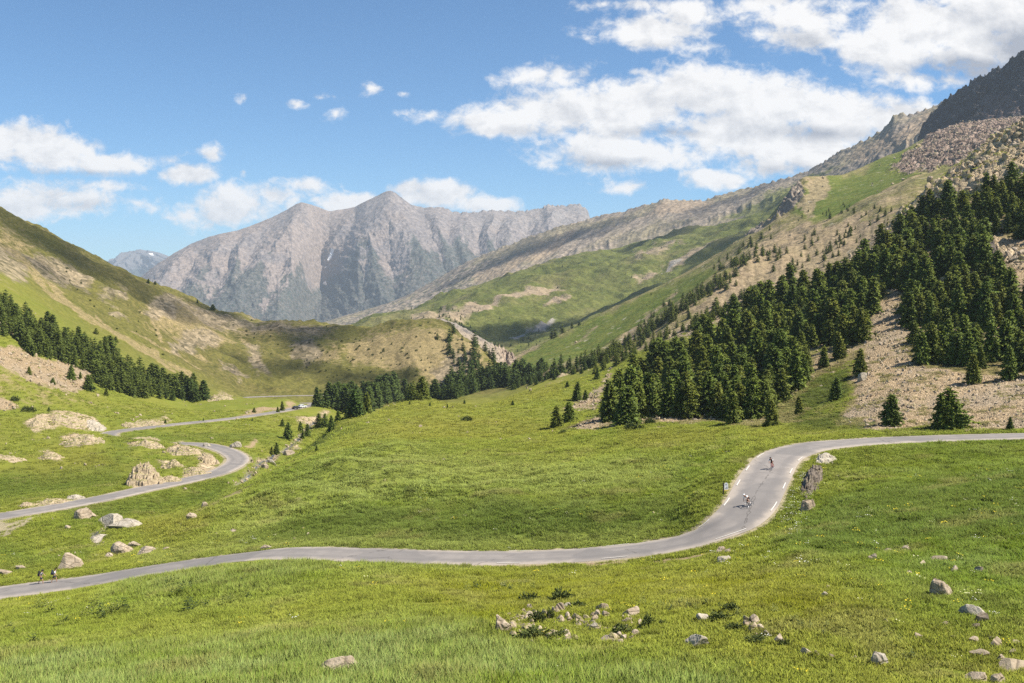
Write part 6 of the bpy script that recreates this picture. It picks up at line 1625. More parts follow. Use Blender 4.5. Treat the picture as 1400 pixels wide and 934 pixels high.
SH = [(725,822,30,14,'dark green shrub at the upper left of the stony hollow'),(767,822,34,20,'largest dark shrub on the upper rim of the stony hollow'),(790,832,28,12,'low shrub trailing from the largest one on the rim'),
      (735,850,26,18,'green shrub standing inside the hollow'),(752,846,14,18,'narrow dark shrub beside the standing stone of the rim'),(730,874,52,18,'wide dark heathery shrub at the near side of the hollow'),(765,874,34,14,'brownish low shrub joining the wide heathery one'),
      (850,866,34,14,'green shrub low in the right part of the hollow'),(886,856,24,18,'bushy shrub beside the end boulder of the hollow'),(905,855,16,9,'small shrub beyond the bushy one past the hollow'),
      (985,850,36,16,'grey green shrub near the small pale block'),(1035,878,34,12,'low shrub below the stony strip'),(1005,862,28,12,'low shrub at the head of the stony strip'),(1072,884,18,12,'shrub at the foot of the stony strip'),
      (1000,836,26,14,'dark grey shrub above the small pale block'),(638,575,20,7,'low grey green shrub on the upper meadow by itself'),(865,586,26,10,'green shrub at the foot of the wood beside a broad conifer'),
      (888,580,18,12,'small green shrub at the wood edge on bare stones'),(1000,580,14,7,'shrub between tree feet at the wood edge'),(770,592,12,5,'low juniper at the rim of the meadow below two conifers'),
      (35,562,14,8,'dark juniper by the pale stones at the far left bank'),(44,563,12,9,'green shrub behind the ochre outcrop'),(20,548,12,8,'dark shrub uphill of the pale stones at the far left bank')]
for (px, py, w_, h_, lab) in SH: plant(SHRUBS, 'shrub', px, py, w_, h_ * 0.75, lab, 'shrub', None)
kn = [p for poly, n in (([(300,430),(400,440),(480,450),(590,440),(640,470),(660,515),(600,530),(480,525),(400,500),(330,470)], 70), ([(390,470),(480,460),(560,470),(600,520),(440,525)], 50), ([(60,350),(200,420),(250,500),(140,450)], 18)) for p in pts_in(poly, n, 7, rs)]
for p in kn: plant(SHRUBS, 'shrub', p[0], p[1], 1.3 + 4.2 * rs.random() ** 2, 0.9 + 1.5 * rs.random(), 'small dark shrub dotting the dry knoll and hillside', 'shrub', 'dark shrubs on the dry knoll')
# ================================================================== people, bicycles, cars, sign, paint
def tube_mesh(bm, pts, rad, n=8, closed=False):
    """Round bar through the points into a bmesh; rad is one radius or one per point."""
    pts = [Vector(p) for p in pts]; rings = []
    m = len(pts)
    for i, p in enumerate(pts):
        a = pts[(i - 1) % m] if (closed or i > 0) else p; b = pts[(i + 1) % m] if (closed or i < m - 1) else p
        d = (b - a).normalized(); up = Vector((0, 0, 1)) if abs(d.z) < 0.9 else Vector((1, 0, 0))
        s = d.cross(up).normalized(); u = s.cross(d)
        r = rad[i] if isinstance(rad, (list, tuple)) else rad
        rings.append([bm.verts.new(p + (s * math.cos(k * 2 * math.pi / n) + u * math.sin(k * 2 * math.pi / n)) * r) for k in range(n)])
    for i in range(m if closed else m - 1):
        A_, B_ = rings[i], rings[(i + 1) % m]
        for k in range(n): bm.faces.new((A_[k], A_[(k + 1) % n], B_[(k + 1) % n], B_[k]))
    if not closed:
        bm.faces.new(rings[0][::-1]); bm.faces.new(rings[-1])
def ball(bm, c, r, sub=2, scale=(1, 1, 1)):
    m = Matrix.Translation(c) @ Matrix.Diagonal((*scale, 1))
    bmesh.ops.create_icosphere(bm, subdivisions=sub, radius=r, matrix=m)
def box(bm, c, s, bev=0.0):
    r = bmesh.ops.create_cube(bm, size=1, matrix=Matrix.Translation(c) @ Matrix.Diagonal((*s, 1)))
    if bev:
        ed = list({e for v in r['verts'] for e in v.link_edges})
        bmesh.ops.bevel(bm, geom=ed, offset=bev, segments=2, affect='EDGES')
def fin(bm, name, mat, parent=None, smooth=True):
    bmesh.ops.recalc_face_normals(bm, faces=bm.faces)
    me = bpy.data.meshes.new(name); bm.to_mesh(me); bm.free()
    me.polygons.foreach_set('use_smooth', np.full(len(me.polygons), smooth))
    return obj(name, me, mat, parent)
def skin(verts, edges, radii, root=0, levels=2):
    """Continuous limb surface grown round a skeleton."""
    me = bpy.data.meshes.new('skeleton'); me.from_pydata([tuple(v) for v in verts], edges, [])
    o = bpy.data.objects.new('skeleton', me); C.objects.link(o)
    md = o.modifiers.new('skin', 'SKIN'); md.use_smooth_shade = True
    if not me.skin_vertices: me.attributes.new
    lay = me.skin_vertices[0].data
    for i, r in enumerate(radii): lay[i].radius = (r, r) if not isinstance(r, tuple) else r; lay[i].use_root = (i == root)
    sb = o.modifiers.new('sub', 'SUBSURF'); sb.levels = levels; sb.render_levels = levels
    dg = bpy.context.evaluated_depsgraph_get()
    out = bpy.data.meshes.new_from_object(o.evaluated_get(dg))
    bpy.data.objects.remove(o); bpy.data.meshes.remove(me)
    return out
M_SKIN = plain('tanned_skin', (0.42, 0.24, 0.16), 0.6, 0.35, vary=0.06)
M_WHITE = plain('white_cloth', (0.72, 0.72, 0.73), 0.8, vary=0.05)
M_BLACK = plain('black_cloth', (0.025, 0.025, 0.028), 0.7, vary=0.2)
M_NAVY = plain('dark_blue_cloth', (0.04, 0.045, 0.075), 0.8, vary=0.2)
M_GREY = plain('grey_cloth', (0.30, 0.31, 0.32), 0.85, vary=0.1)
M_RED = plain('red_paint', (0.42, 0.05, 0.035), 0.4, 0.5, vary=0.05)
M_RUBBER = plain('black_rubber', (0.02, 0.02, 0.02), 0.8, vary=0.1)
M_METAL = plain('grey_metal', (0.45, 0.46, 0.48), 0.35, 0.5, 0.8, vary=0.05)
M_PLAST = plain('white_plastic', (0.80, 0.80, 0.80), 0.35, 0.5, vary=0.03)
M_HAIR = plain('dark_hair', (0.035, 0.022, 0.014), 0.7, vary=0.3)
M_EYE = plain('dark_eye', (0.02, 0.015, 0.01), 0.3, 0.5)

def join_mesh(a, b):
    bm = bmesh.new(); bm.from_mesh(a); bm.from_mesh(b); out = bpy.data.meshes.new(a.name); bm.to_mesh(out); bm.free()
    out.polygons.foreach_set('use_smooth', np.full(len(out.polygons), True)); return out
def hand_mesh(wrist, dirv, side, curl=0.5):
    """Palm with four fingers and a thumb, rooted in the wrist, curled towards -z of the hand."""
    d = Vector(dirv).normalized(); s = Vector(side).normalized(); dn = d.cross(s).normalized()
    if dn.z > 0: dn = -dn
    w0 = Vector(wrist); palm = w0 + d * 0.075
    parts = skin([w0 - d * 0.02, w0 + d * 0.03, palm, palm + d * 0.015], [(0, 1), (1, 2), (2, 3)], [(0.026, 0.020), (0.036, 0.017), (0.040, 0.015), (0.034, 0.012)], 0, 1)
    for k, (off, L) in enumerate(((-0.030, 0.068), (-0.010, 0.078), (0.010, 0.072), (0.029, 0.056))):
        b0 = palm + s * off - d * 0.01; a = curl
        b1 = b0 + (d * math.cos(a) + dn * math.sin(a)) * L * 0.5; b2 = b1 + (d * math.cos(2 * a) + dn * math.sin(2 * a)) * L * 0.35; b3 = b2 + (d * math.cos(3 * a) + dn * math.sin(3 * a)) * L * 0.28
        parts = join_mesh(parts, skin([b0, b1, b2, b3], [(0, 1), (1, 2), (2, 3)], [0.0095, 0.009, 0.008, 0.0065], 0, 1))
    t0 = w0 + d * 0.03 - s * 0.026; t1 = t0 + d * 0.025 - s * 0.03 + dn * 0.01; t2 = t1 + d * 0.028 - s * 0.006 + dn * 0.015
    return join_mesh(parts, skin([t0, t1, t2], [(0, 1), (1, 2)], [0.012, 0.010, 0.008], 0, 1))
def body(J):
    """J: joints pelvis, waist, chest, neck, head_base, head, crown, nose, and l/r shoulder, elbow, wrist, hip, knee, ankle, toe."""
    V = [J['pelvis'], J['waist'], J['chest'], J['neck'], J['headb'], J['head'], J['crown'], J['nose']]
    E = [(0, 1), (1, 2), (2, 3), (3, 4), (4, 5), (5, 6), (5, 7)]
    Rr = [(0.145, 0.11), (0.135, 0.10), (0.165, 0.115), 0.058, 0.062, 0.094, 0.070, 0.018]
    for sd in 'lr':
        i = len(V); V += [J[sd + 'sh'], J[sd + 'el'], J[sd + 'wr']]; E += [(2, i), (i, i + 1), (i + 1, i + 2)]; Rr += [0.058, 0.044, 0.029]
        i = len(V); V += [J[sd + 'hip'], J[sd + 'kn'], J[sd + 'ca'], J[sd + 'an'], J[sd + 'toe']]; E += [(0, i), (i, i + 1), (i + 1, i + 2), (i + 2, i + 3), (i + 3, i + 4)]; Rr += [0.088, 0.060, 0.055, 0.038, 0.030]
    me = skin(V, E, Rr, 0, 2)
    for sd, s in (('l', (-1, 0, 0)), ('r', (1, 0, 0))):
        e, w_ = Vector(J[sd + 'el']), Vector(J[sd + 'wr'])
        side = Vector((0, 1, 0)) if abs((w_ - e).normalized().y) < 0.8 else Vector(s)
        me = join_mesh(me, hand_mesh(w_, (w_ - e), side if J.get('handside') is None else J['handside'], J.get('curl', 0.45)))
    return me
def limb(name, J, names, radii, mat, parent, levels=2):
    pts = [Vector(J[n]) if isinstance(n, str) else Vector(n) for n in names]
    me = skin(pts, [(i, i + 1) for i in range(len(pts) - 1)], radii, 0, levels)
    return obj(name, me, mat, parent)
def mid(J, a, b, f): return tuple(Vector(J[a]).lerp(Vector(J[b]), f))
def dress(root, J, shirt, shorts, shoe, sleeves=True, sleeve_mat=None):
    def trunk_piece(name, V, E, Rr, mat):
        o = obj(name, skin(V, E, Rr, 0, 2), mat, root); return o
    V = [mid(J, 'pelvis', 'waist', 0.35), J['waist'], J['chest'], mid(J, 'chest', 'neck', 0.6)]; E = [(0, 1), (1, 2), (2, 3)]
    Rr = [(0.155, 0.12), (0.15, 0.115), (0.18, 0.13), 0.085]
    for sd in 'lr':
        i = len(V); V += [J[sd + 'sh'], mid(J, sd + 'sh', sd + 'el', 0.75)]; E += [(2, i), (i, i + 1)]; Rr += [0.072, 0.060]
    trunk_piece('shirt', V, E, Rr, shirt)
    V = [mid(J, 'pelvis', 'waist', 0.3), J['pelvis']]; E = [(0, 1)]; Rr = [(0.15, 0.118), (0.16, 0.125)]
    for sd in 'lr':
        i = len(V); V += [J[sd + 'hip'], mid(J, sd + 'hip', sd + 'kn', 0.78)]; E += [(1, i), (i, i + 1)]; Rr += [0.105, 0.082]
    trunk_piece('shorts', V, E, Rr, shorts)
    for sd in 'lr':
        a, t_ = Vector(J[sd + 'an']), Vector(J[sd + 'toe'])
        d = (t_ - a); d.z = min(d.z, 0)
        limb('shoe', J, [tuple(a + Vector((0, 0, 0.03))), tuple(a - Vector((0, 0, 0.035)) - d * 0.2), tuple(a.lerp(t_, 0.55) - Vector((0, 0, 0.012))), tuple(t_)], [0.046, 0.045, 0.047, 0.038], shoe, root, 1)
    if sleeve_mat is not None:
        for sd in 'lr': limb('sleeve', J, [sd + 'sh', mid(J, sd + 'sh', sd + 'el', 0.5), sd + 'el'], [0.076, 0.066, 0.055], sleeve_mat, root)
def eyes(root, J):
    h, n = Vector(J['head']), Vector(J['nose']); f = (n - h).normalized(); s = f.cross(Vector((0, 0, 1))).normalized(); u = s.cross(f)
    for k in (-1, 1):
        bm = bmesh.new(); ball(bm, h + f * 0.088 + s * 0.032 * k + u * 0.018, 0.013, 1); fin(bm, 'eye', M_EYE, root)
        bm = bmesh.new(); ball(bm, h + s * 0.092 * k - f * 0.01, 0.028, 1, (0.4, 0.8, 1.2)); fin(bm, 'ear', M_SKIN, root)
    bm = bmesh.new(); ball(bm, h + f * 0.088 - u * 0.045, 0.02, 1, (1.2, 1.2, 0.35)); fin(bm, 'mouth', M_RED, root)

def hiker(px, py, label, phase, shirt, shorts, hat, scale=1.0):
    q = hit(px, py); root = empty('person', (q[0], q[1], float(ground_z(q[0], q[1]))))
    root.rotation_euler = (0, 0, R(-82)); root.scale = (scale,) * 3
    tag(root, label, 'person', None)
    p = phase
    J = dict(pelvis=(0, 0, .94), waist=(0, .03, 1.10), chest=(0, .08, 1.32), neck=(0, .13, 1.48), headb=(0, .15, 1.54), head=(0, .17, 1.635), crown=(0, .15, 1.70), nose=(0, .285, 1.615))
    for sd, s in (('l', -1), ('r', 1)):
        g = p * s                                                # which foot is forward
        J[sd + 'sh'] = (.175 * s, .09, 1.40); J[sd + 'el'] = (.24 * s, .07 - .16 * g, 1.14); J[sd + 'wr'] = (.22 * s, .24 - .18 * g, 1.02)
        J[sd + 'hip'] = (.09 * s, 0, .90); J[sd + 'kn'] = (.09 * s, .07 + .17 * g, .50)
        J[sd + 'an'] = (.09 * s, -.02 + .30 * g, .09 if g > 0 else .13); J[sd + 'toe'] = (.10 * s, .15 + .28 * g, .035)
        k, a = Vector(J[sd + 'kn']), Vector(J[sd + 'an']); J[sd + 'ca'] = tuple(k.lerp(a, .35) + Vector((0, -.02, 0)))
    obj('body', body(J), M_SKIN, root); dress(root, J, shirt, shorts, M_BLACK); eyes(root, J)
    bm = bmesh.new(); ball(bm, (0, .145, 1.665), .108, 2, (.95, 1.05, .85)); fin(bm, 'hair', M_HAIR, root)
    if hat is not None:
        bm = bmesh.new(); ball(bm, (0, .15, 1.70), .113, 2, (1, 1.08, .75)); tube_mesh(bm, [(0, .2, 1.69), (0, .30, 1.68)], [.10, .07], 10); fin(bm, 'cap', hat, root)
    return root, q
def backpack(root, q, label, mat):
    r = empty('backpack', root.location, root.rotation_euler[2]); r.scale = root.scale; tag(r, label, 'backpack')
    bm = bmesh.new(); box(bm, (0, -.20, 1.24), (.34, .24, .52), .07); fin(bm, 'pack', mat, r)
    bm = bmesh.new(); box(bm, (0, -.20, 1.54), (.30, .22, .12), .05); fin(bm, 'lid', mat, r)
    bm = bmesh.new(); box(bm, (0, -.35, 1.16), (.24, .09, .26), .04); fin(bm, 'pocket', M_GREY, r)
    for s in (-1, 1):
        bm = bmesh.new(); tube_mesh(bm, [(s * .11, -.08, 1.46), (s * .12, .06, 1.49), (s * .12, .215, 1.36), (s * .14, .17, 1.20), (s * .15, -.08, 1.08)], .022, 6); fin(bm, 'strap', M_BLACK, r)
h1, q1 = hiker(56, 799.0, 'hiker walking on the road edge with a dark backpack, farther from the boulder', 1, M_GREY, M_NAVY, M_BLACK)
backpack(h1, q1, 'dark backpack on the hiker farther from the boulder', M_BLACK)
h2, q2 = hiker(74, 797.0, 'hiker in a pale top leading the way, close to the pointed boulder', -1, M_WHITE, M_NAVY, None, 0.98)
backpack(h2, q2, 'dark blue backpack on the leading hiker by the boulder', M_NAVY)

def cyclist(px, py, lean, frame_mat, jersey, sleeve, helmet, lab_p, lab_b, turn=0.0, legs=None):
    q = hit(px, py)
    crv = ROADC[0]; i = int(np.argmin(np.hypot(crv[:, 0] - q[0], crv[:, 1] - q[1])))
    d = crv[i - 2] - crv[i + 2]; hd = math.atan2(d[1], d[0]) - math.pi / 2 + turn
    z = crv[i][2] + 0.07
    rot = (0, lean, hd)
    b = empty('bicycle', (q[0], q[1], z)); b.rotation_euler = rot; tag(b, lab_b, 'bicycle')
    for y in (-.50, .50):
        w_ = empty('wheel', (0, y, .34)); w_.parent = b
        ring = lambda r_: [(0, r_ * math.cos(k * math.pi / 16), r_ * math.sin(k * math.pi / 16)) for k in range(32)]
        bm = bmesh.new(); tube_mesh(bm, ring(.325), .016, 6, True); fin(bm, 'tyre', M_RUBBER, w_)
        bm = bmesh.new(); tube_mesh(bm, ring(.295), .016, 6, True)
        for k in range(12): tube_mesh(bm, [(0.02, 0, 0), (0, .29 * math.cos(k * math.pi / 6), .29 * math.sin(k * math.pi / 6))], .0025, 4)
        tube_mesh(bm, [(-.05, 0, 0), (.05, 0, 0)], .02, 8); fin(bm, 'rim', M_METAL if frame_mat is not M_PLAST else M_PLAST, w_)
    bm = bmesh.new()
    bbk, hd0, st = (0, -.08, .27), (0, .33, .80), (0, -.22, .78)
    tube_mesh(bm, [bbk, (0, .37, .68)], .026); tube_mesh(bm, [bbk, st], .018); tube_mesh(bm, [st, hd0], .018); tube_mesh(bm, [(0, .31, .86), (0, .385, .64)], .022)
    for s in (-1, 1):
        tube_mesh(bm, [(0, -.08, .27), (s * .06, -.50, .34)], .010, 6); tube_mesh(bm, [(0, -.21, .74), (s * .06, -.50, .34)], .009, 6)
        tube_mesh(bm, [(s * .03, .39, .63), (s * .05, .50, .34)], .013, 6)
    fin(bm, 'frame', frame_mat, b)
    bm = bmesh.new(); tube_mesh(bm, [(0, -.22, .76), (0, -.26, .93)], .014); fin(bm, 'seat_post', M_METAL, b)
    bm = bmesh.new(); ball(bm, (0, -.27, .945), .14, 2, (.5, 1, .2)); fin(bm, 'saddle', M_BLACK, b)
    bm = bmesh.new(); tube_mesh(bm, [(0, .31, .88), (0, .40, .91)], .015); tube_mesh(bm, [(-.21, .48, .80), (-.21, .53, .86), (-.21, .50, .92), (-.20, .41, .915), (0, .40, .915), (.20, .41, .915), (.21, .50, .92), (.21, .53, .86), (.21, .48, .80)], .013, 6); fin(bm, 'handlebar', M_BLACK, b)
    bm = bmesh.new(); tube_mesh(bm, [(-.06, -.08, .27), (.06, -.08, .27)], .02); ball(bm, (.05, -.08, .27), .09, 2, (.05, 1, 1))
    tube_mesh(bm, [(.07, -.08, .27), (.08, -.08 - .02, .10)], .011, 6); tube_mesh(bm, [(-.07, -.08, .27), (-.08, -.06, .44)], .011, 6); box(bm, (.12, -.10, .10), (.09, .08, .02)); box(bm, (-.12, -.06, .44), (.09, .08, .02)); fin(bm, 'crank', M_METAL, b)
    r = empty('person', (q[0], q[1], z)); r.rotation_euler = rot; tag(r, lab_p, 'person')
    J = dict(pelvis=(0, -.27, 1.04), waist=(0, -.10, 1.18), chest=(0, .12, 1.27), neck=(0, .26, 1.33), headb=(0, .30, 1.37), head=(0, .36, 1.44), crown=(0, .34, 1.51), nose=(0, .475, 1.41))
    for sd, s in (('l', -1), ('r', 1)):
        J[sd + 'sh'] = (.17 * s, .17, 1.30); J[sd + 'el'] = (.235 * s, .30, 1.09); J[sd + 'wr'] = (.215 * s, .44, .95)
        up = s < 0; J[sd + 'hip'] = (.09 * s, -.25, 1.0); J[sd + 'kn'] = (.11 * s, .14, .82) if up else (.10 * s, .06, .62)
        J[sd + 'an'] = (.115 * s, -.12, .52) if up else (.115 * s, -.16, .19); J[sd + 'toe'] = (.12 * s, .02, .47) if up else (.12 * s, -.03, .13)
        k, a = Vector(J[sd + 'kn']), Vector(J[sd + 'an']); J[sd + 'ca'] = tuple(k.lerp(a, .35) + Vector((0, -.02, 0)))
    J['handside'] = (1, 0, 0); J['curl'] = 0.8
    obj('body', body(J), M_SKIN, r); dress(r, J, jersey, M_BLACK, legs or M_WHITE, sleeve_mat=sleeve); eyes(r, J)
    bm = bmesh.new(); ball(bm, (0, .345, 1.50), .125, 2, (.85, 1.15, .72)); ball(bm, (0, .27, 1.50), .09, 2, (.8, 1.2, .7)); fin(bm, 'helmet', helmet, r)
cyclist(1026, 694.5, R(24), M_BLACK, M_WHITE, M_WHITE, M_PLAST, 'cyclist in white jersey and black shorts leaning hard into the bend', 'dark racing bicycle leaning hard into the bend under its rider', R(-14))
cyclist(1056.5, 643, R(8), M_RED, M_NAVY, M_WHITE, M_BLACK, 'cyclist in dark jersey with white sleeves, riding behind the first', 'red racing bicycle under the second rider, higher up the road', R(-6), M_RED)

# ---- the roadside board
q = hit(992, 676)
sg = empty('road_sign', (q[0], q[1], q[2]), R(6)); tag(sg, 'white roadside board with yellow foot on a dark post beside the bend', 'sign')
M_WOOD = plain('dark_post', (0.06, 0.045, 0.035), 0.8, vary=0.2); M_YEL = plain('yellow_paint', (0.72, 0.55, 0.16), 0.5); M_SGREY = plain('grey_print', (0.38, 0.39, 0.40), 0.6)
bm = bmesh.new(); box(bm, (-.24, .05, .62), (.12, .12, 1.44), .012); fin(bm, 'post', M_WOOD, sg, False)
bm = bmesh.new()
pts = [(-.16, .38), (.30, .38), (.30, 1.16), (.24, 1.26), (.12, 1.31), (.02, 1.31), (-.10, 1.26), (-.16, 1.16)]
f0 = bm.faces.new([bm.verts.new((x, -.03, z)) for x, z in pts]); ex = bmesh.ops.extrude_face_region(bm, geom=[f0])
bmesh.ops.translate(bm, verts=[v for v in ex['geom'] if isinstance(v, bmesh.types.BMVert)], vec=(0, .05, 0)); fin(bm, 'panel', M_PLAST, sg, False)
bm = bmesh.new(); box(bm, (.07, -.005, .46), (.462, .062, .16)); fin(bm, 'yellow_band', M_YEL, sg, False)
bm = bmesh.new(); box(bm, (.07, -.034, 1.12), (.20, .006, .16), .002); fin(bm, 'number_plate', M_SGREY, sg, False)
bm = bmesh.new(); v_ = [bm.verts.new((x, -.0345, z)) for x, z in ((-.10, .62), (.24, .62), (.24, .80), (.14, .92), (.04, .78), (-.04, .74))]; bm.faces.new(v_); fin(bm, 'slope_diagram', M_SGREY, sg, False)

# ---- two cars far down the valley road
def car(px, py, paint, label, heading):
    q = hit(px, py); r = empty('parked_car', (q[0], q[1], float(ground_z(q[0], q[1])) + .12), heading); tag(r, label, 'car')
    prof = [(-2.05, .35), (-2.1, .62), (-2.0, .88), (-1.75, .98), (-1.35, 1.38), (-.6, 1.46), (.3, 1.42), (.95, 1.0), (1.75, .88), (2.05, .70), (2.08, .35)]
    bm = bmesh.new(); rings = []
    for x in (-.86, -.78, .78, .86):
        k = .9 if abs(x) > .8 else 1
        rings.append([bm.verts.new((x * (1 - .16 * max(0, z - .9)), y, .35 + (z - .35) * (k if z > .9 else 1))) for y, z in prof])
    for a, b2 in zip(rings[:-1], rings[1:]):
        for i in range(len(prof)): j = (i + 1) % len(prof); bm.faces.new((a[i], a[j], b2[j], b2[i]))
    bm.faces.new(rings[0]); bm.faces.new(rings[-1][::-1]); fin(bm, 'body', paint, r, False)
    glass = plain('car_glass', (0.03, 0.035, 0.04), 0.08, 0.6)
    for nm, ps in (('windscreen', [(-.66, .93, 1.05), (.66, .93, 1.05), (.58, .36, 1.40), (-.58, .36, 1.40)]), ('rear_window', [(-.66, -1.72, 1.03), (.66, -1.72, 1.03), (.58, -1.38, 1.36), (-.58, -1.38, 1.36)])):
        bm = bmesh.new(); vs = [bm.verts.new(p) for p in ps]; f = bm.faces.new(vs); n_ = f.normal.copy(); bm.normal_update(); n_ = f.normal if f.normal.z > 0 else -f.normal
        for v in vs: v.co += n_ * .015
        fin(bm, nm, glass, r, False)
    for s in (-1, 1):
        bm = bmesh.new(); bm.faces.new([bm.verts.new((s * (.862 - .16 * (z - .9)), y, z)) for y, z in ((-1.3, 1.02), (.7, 1.02), (.2, 1.30), (-1.05, 1.30))]); fin(bm, 'side_window', glass, r, False)
        for y in (-1.3, 1.3):
            w_ = empty('wheel', (s * .80, y, .32)); w_.parent = r
            bm = bmesh.new(); tube_mesh(bm, [(-.10, 0, 0), (.10, 0, 0)], .32, 16); fin(bm, 'tyre', M_RUBBER, w_)
            bm = bmesh.new(); tube_mesh(bm, [(-.108, 0, 0), (.108, 0, 0)], .19, 12); fin(bm, 'rim', M_METAL, w_)
        bm = bmesh.new(); box(bm, (s * .62, 2.05, .66), (.30, .06, .13), .02); fin(bm, 'headlight', M_PLAST, r)
        bm = bmesh.new(); box(bm, (s * .64, -2.06, .74), (.26, .06, .14), .02); fin(bm, 'tail_light', M_RED, r)
car(405.5, 560.0, plain('dark_car_paint', (0.03, 0.032, 0.036), 0.3, 0.5), 'dark car on the valley road by the bare bank', R(-35))
car(413.3, 558.0, plain('silver_car_paint', (0.55, 0.56, 0.58), 0.3, 0.5), 'pale silver car just behind the dark one on the valley road', R(-40))

# ---- painted edge lines of the bend
M_PAINT = plain('road_paint', (0.62, 0.59, 0.54), 0.6, vary=0.06)
crv = ROADC[0]; crp = crv[:, 0] / crv[:, 1] * F + CX
tan_ = np.gradient(crv, axis=0); tan_[:, 2] = 0; tan_ /= np.linalg.norm(tan_, axis=1)[:, None]; nr = np.stack([tan_[:, 1], -tan_[:, 0], np.zeros(len(crv))], 1)
arc = np.concatenate([[0], np.cumsum(np.linalg.norm(np.diff(crv, axis=0), axis=1))])
V, Fc = [], []
i0, i1 = np.argmin(np.abs(crp - 690)), np.argmin(np.abs(crp - 1075))
for sd in (-1, 1):
    s0 = arc[i0]
    while s0 < arc[i1]:
        L = 2.6
        ss = np.linspace(s0, s0 + L, 5)
        c = np.stack([np.interp(ss, arc, crv[:, k]) for k in range(3)], 1); nn_ = np.stack([np.interp(ss, arc, nr[:, k]) for k in range(3)], 1)
        off = 2.58 if sd > 0 else 2.62
        for k in range(5):
            for e in (-.06, .06):
                p = c[k] + nn_[k] * (sd * off + e); V.append((p[0], p[1], p[2] + 0.085))
            if k: j = len(V); Fc.append((j - 4, j - 3, j - 1, j - 2))
        s0 += 7.2 if crp[np.searchsorted(arc, s0)] > 930 else 11
me = mesh_from('road_markings', V, Fc)
tag(obj('road_markings', me, M_PAINT), 'broken white edge lines round the road bend', kind='structure')
# ---- water in the brook
M_WATER, tw, bw = new_mat('brook_water'); Pw = tw.node('ShaderNodeNewGeometry').outputs['Position']
tw.link(tw.mix(tw.step(tw.noise(Pw, 1.2, 4, 0.7), 0.5, 0.66), (0.05, 0.05, 0.042), (0.36, 0.34, 0.31)), bw.inputs['Base Color']); bw.inputs['Roughness'].default_value = 0.35; bw.inputs['Specular IOR Level'].default_value = 0.3
for bk in BROOK:
    c = world_curve(bk, 1.5); w_ = 0.25 + 0.0005 * c[:, 1]
    tn = np.gradient(c, axis=0); tn[:, 2] = 0; tn /= np.linalg.norm(tn, axis=1)[:, None] + 1e-9
    n_ = np.stack([tn[:, 1], -tn[:, 0], 0 * w_], 1); zc = ground_z(c[:, 0], c[:, 1]) + 0.03
    V = np.stack([c + n_ * (w_ * s)[:, None] for s in (-1, 0, 1)], 1); V[:, :, 2] = zc[:, None]
    tag(obj('stream', mesh_from('stream', V.reshape(-1, 3), grid_faces(len(c), 3)[:, ::-1], True), M_WATER), 'narrow mountain brook between stones', kind='structure')
HAZE = 5.6e-5
# ================================================================== the air
lo_, hi_ = np.full(3, 1e9), np.full(3, -1e9)
for o in C.objects:
    if o.type == 'MESH':
        for c in o.bound_box:
            q = np.array(o.matrix_world @ Vector(c)) if o.parent is None else None
            if q is not None: lo_, hi_ = np.minimum(lo_, q), np.maximum(hi_, q)
lo_ = np.minimum(lo_, [-50, -50, -50]) - 1.0; hi_ = np.maximum(hi_, [50, 50, 10]) + 6.0
hv = [(x, y, z) for x in (lo_[0] - 20, hi_[0] + 20) for y in (lo_[1] - 200, hi_[1] + 20) for z in (lo_[2], hi_[2])]
hf = [(0, 1, 3, 2), (4, 6, 7, 5), (0, 4, 5, 1), (2, 3, 7, 6), (0, 2, 6, 4), (1, 5, 7, 3)]
hm = bpy.data.materials.new('air'); hm.use_nodes = True; ht = NT(hm); ht.n.clear()
ho = ht.node('ShaderNodeOutputMaterial'); pv = ht.node('ShaderNodeVolumePrincipled')
pv.inputs['Color'].default_value = (0.74, 0.86, 1.0, 1); pv.inputs['Density'].default_value = HAZE; pv.inputs['Anisotropy'].default_value = 0.1
ht.link(pv.outputs[0], ho.inputs['Volume'])
haze = obj('haze', mesh_from('haze', hv, hf), hm); tag(haze, 'thin blue air between the mountains', kind='stuff')
HAZE_TOP = hi_[2]
# ================================================================== clouds overhead, out of the picture; their shade lies on the slopes
cm = bpy.data.materials.new('cloud_white'); cm.use_nodes = True; ct = NT(cm); ct.n.clear()
co = ct.node('ShaderNodeOutputMaterial'); cd = ct.node('ShaderNodeBsdfDiffuse'); ctr = ct.node('ShaderNodeBsdfTranslucent'); cp = ct.node('ShaderNodeBsdfTransparent')
cd.inputs[0].default_value = (0.9, 0.9, 0.92, 1); ctr.inputs[0].default_value = (0.85, 0.86, 0.9, 1)
m1_ = ct.node('ShaderNodeMixShader'); m1_.inputs[0].default_value = 0.5; ct.link(cd.outputs[0], m1_.inputs[1]); ct.link(ctr.outputs[0], m1_.inputs[2])
m2_ = ct.node('ShaderNodeMixShader'); m2_.inputs[0].default_value = 0.92; ct.link(m1_.outputs[0], m2_.inputs[1]); ct.link(cp.outputs[0], m2_.inputs[2]); ct.link(m2_.outputs[0], co.inputs[0])
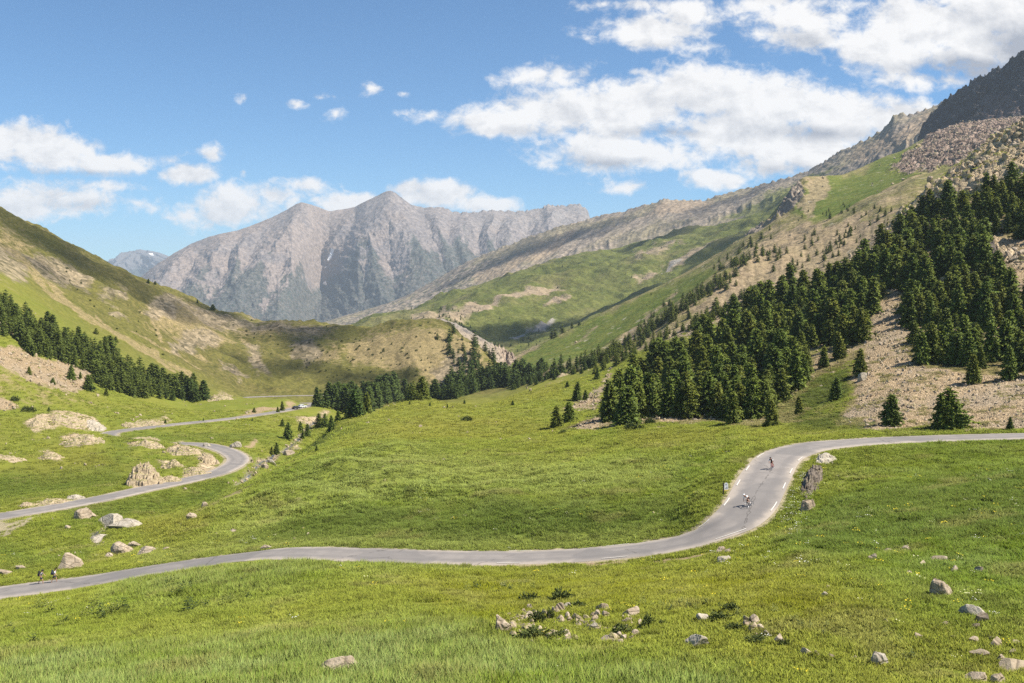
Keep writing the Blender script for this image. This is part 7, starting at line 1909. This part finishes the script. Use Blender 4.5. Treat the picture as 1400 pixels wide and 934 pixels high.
def shade_cloud(spots, top, seed, thin=0.84):
    """One cumulus whose puffs stand towards the sun from the given places (px, py, D, radius)."""
    r = np.random.default_rng(seed); sdv = np.array(sun_dir()); V, Fc, off = [], [], 0
    for (px, py, D, rad) in spots:
        T = np.array(ray_point(px, py, D)); c = T + sdv * ((top - T[2]) / sdv[2])
        for k in range(5):
            rr = rad * (0.45 + 0.35 * r.random()); p = c + r.normal(0, 1, 3) * np.array([0.55, 0.55, 0.1]) * rad
            p[2] = max(p[2], top) + 0.25 * rr
            bm = bmesh.new(); bmesh.ops.create_icosphere(bm, subdivisions=3, radius=1.0); v = np.array([x.co for x in bm.verts]); f = np.array([[q.index for q in x.verts] for x in bm.faces]); bm.free()
            n = fbm(v[:, 0] * 1.8 + k * 9, v[:, 1] * 1.8 + v[:, 2] * 1.3, 4)
            v = v * (1 + 0.35 * n)[:, None] * rr * np.array([1, 1, 0.55]); V.append(v + p); Fc.append(f + off); off += len(v)
    cmx = cm.copy(); cmx.node_tree.nodes[m2_.name].inputs[0].default_value = thin
    o = obj('clouds', mesh_from('clouds', np.concatenate(V), np.concatenate(Fc), True), cmx)
    tag(o, 'white cumulus drifting high above the valley', kind='stuff')
TOPZ = HAZE_TOP + 120
shade_cloud([(-60,240,760,60),(0,310,720,60),(60,345,730,60),(120,370,760,60),(180,400,780,55),(235,425,800,45),(90,390,640,35)], TOPZ, 1, 0.89)
shade_cloud([(300,445,860,40),(350,460,850,45),(400,470,830,40),(395,505,720,30),(440,470,800,28),(345,500,720,24),(560,510,700,26),(470,515,700,22),(630,445,830,18)], TOPZ, 2)
shade_cloud([(600,455,1420,70),(650,462,1450,75),(700,458,1500,55),(750,448,1530,45),(800,434,1560,45),(850,418,1600,45),(900,398,1640,50),(950,375,1700,55),(990,350,1780,60),(900,330,2350,60),(1030,310,1900,70)], TOPZ, 3, 0.62)
shade_cloud([(700,350,3300,80),(740,345,3250,70),(780,330,3200,90),(830,315,3150,60),(1000,275,2900,90),(620,390,3300,60)], TOPZ + 150, 4, 0.8)
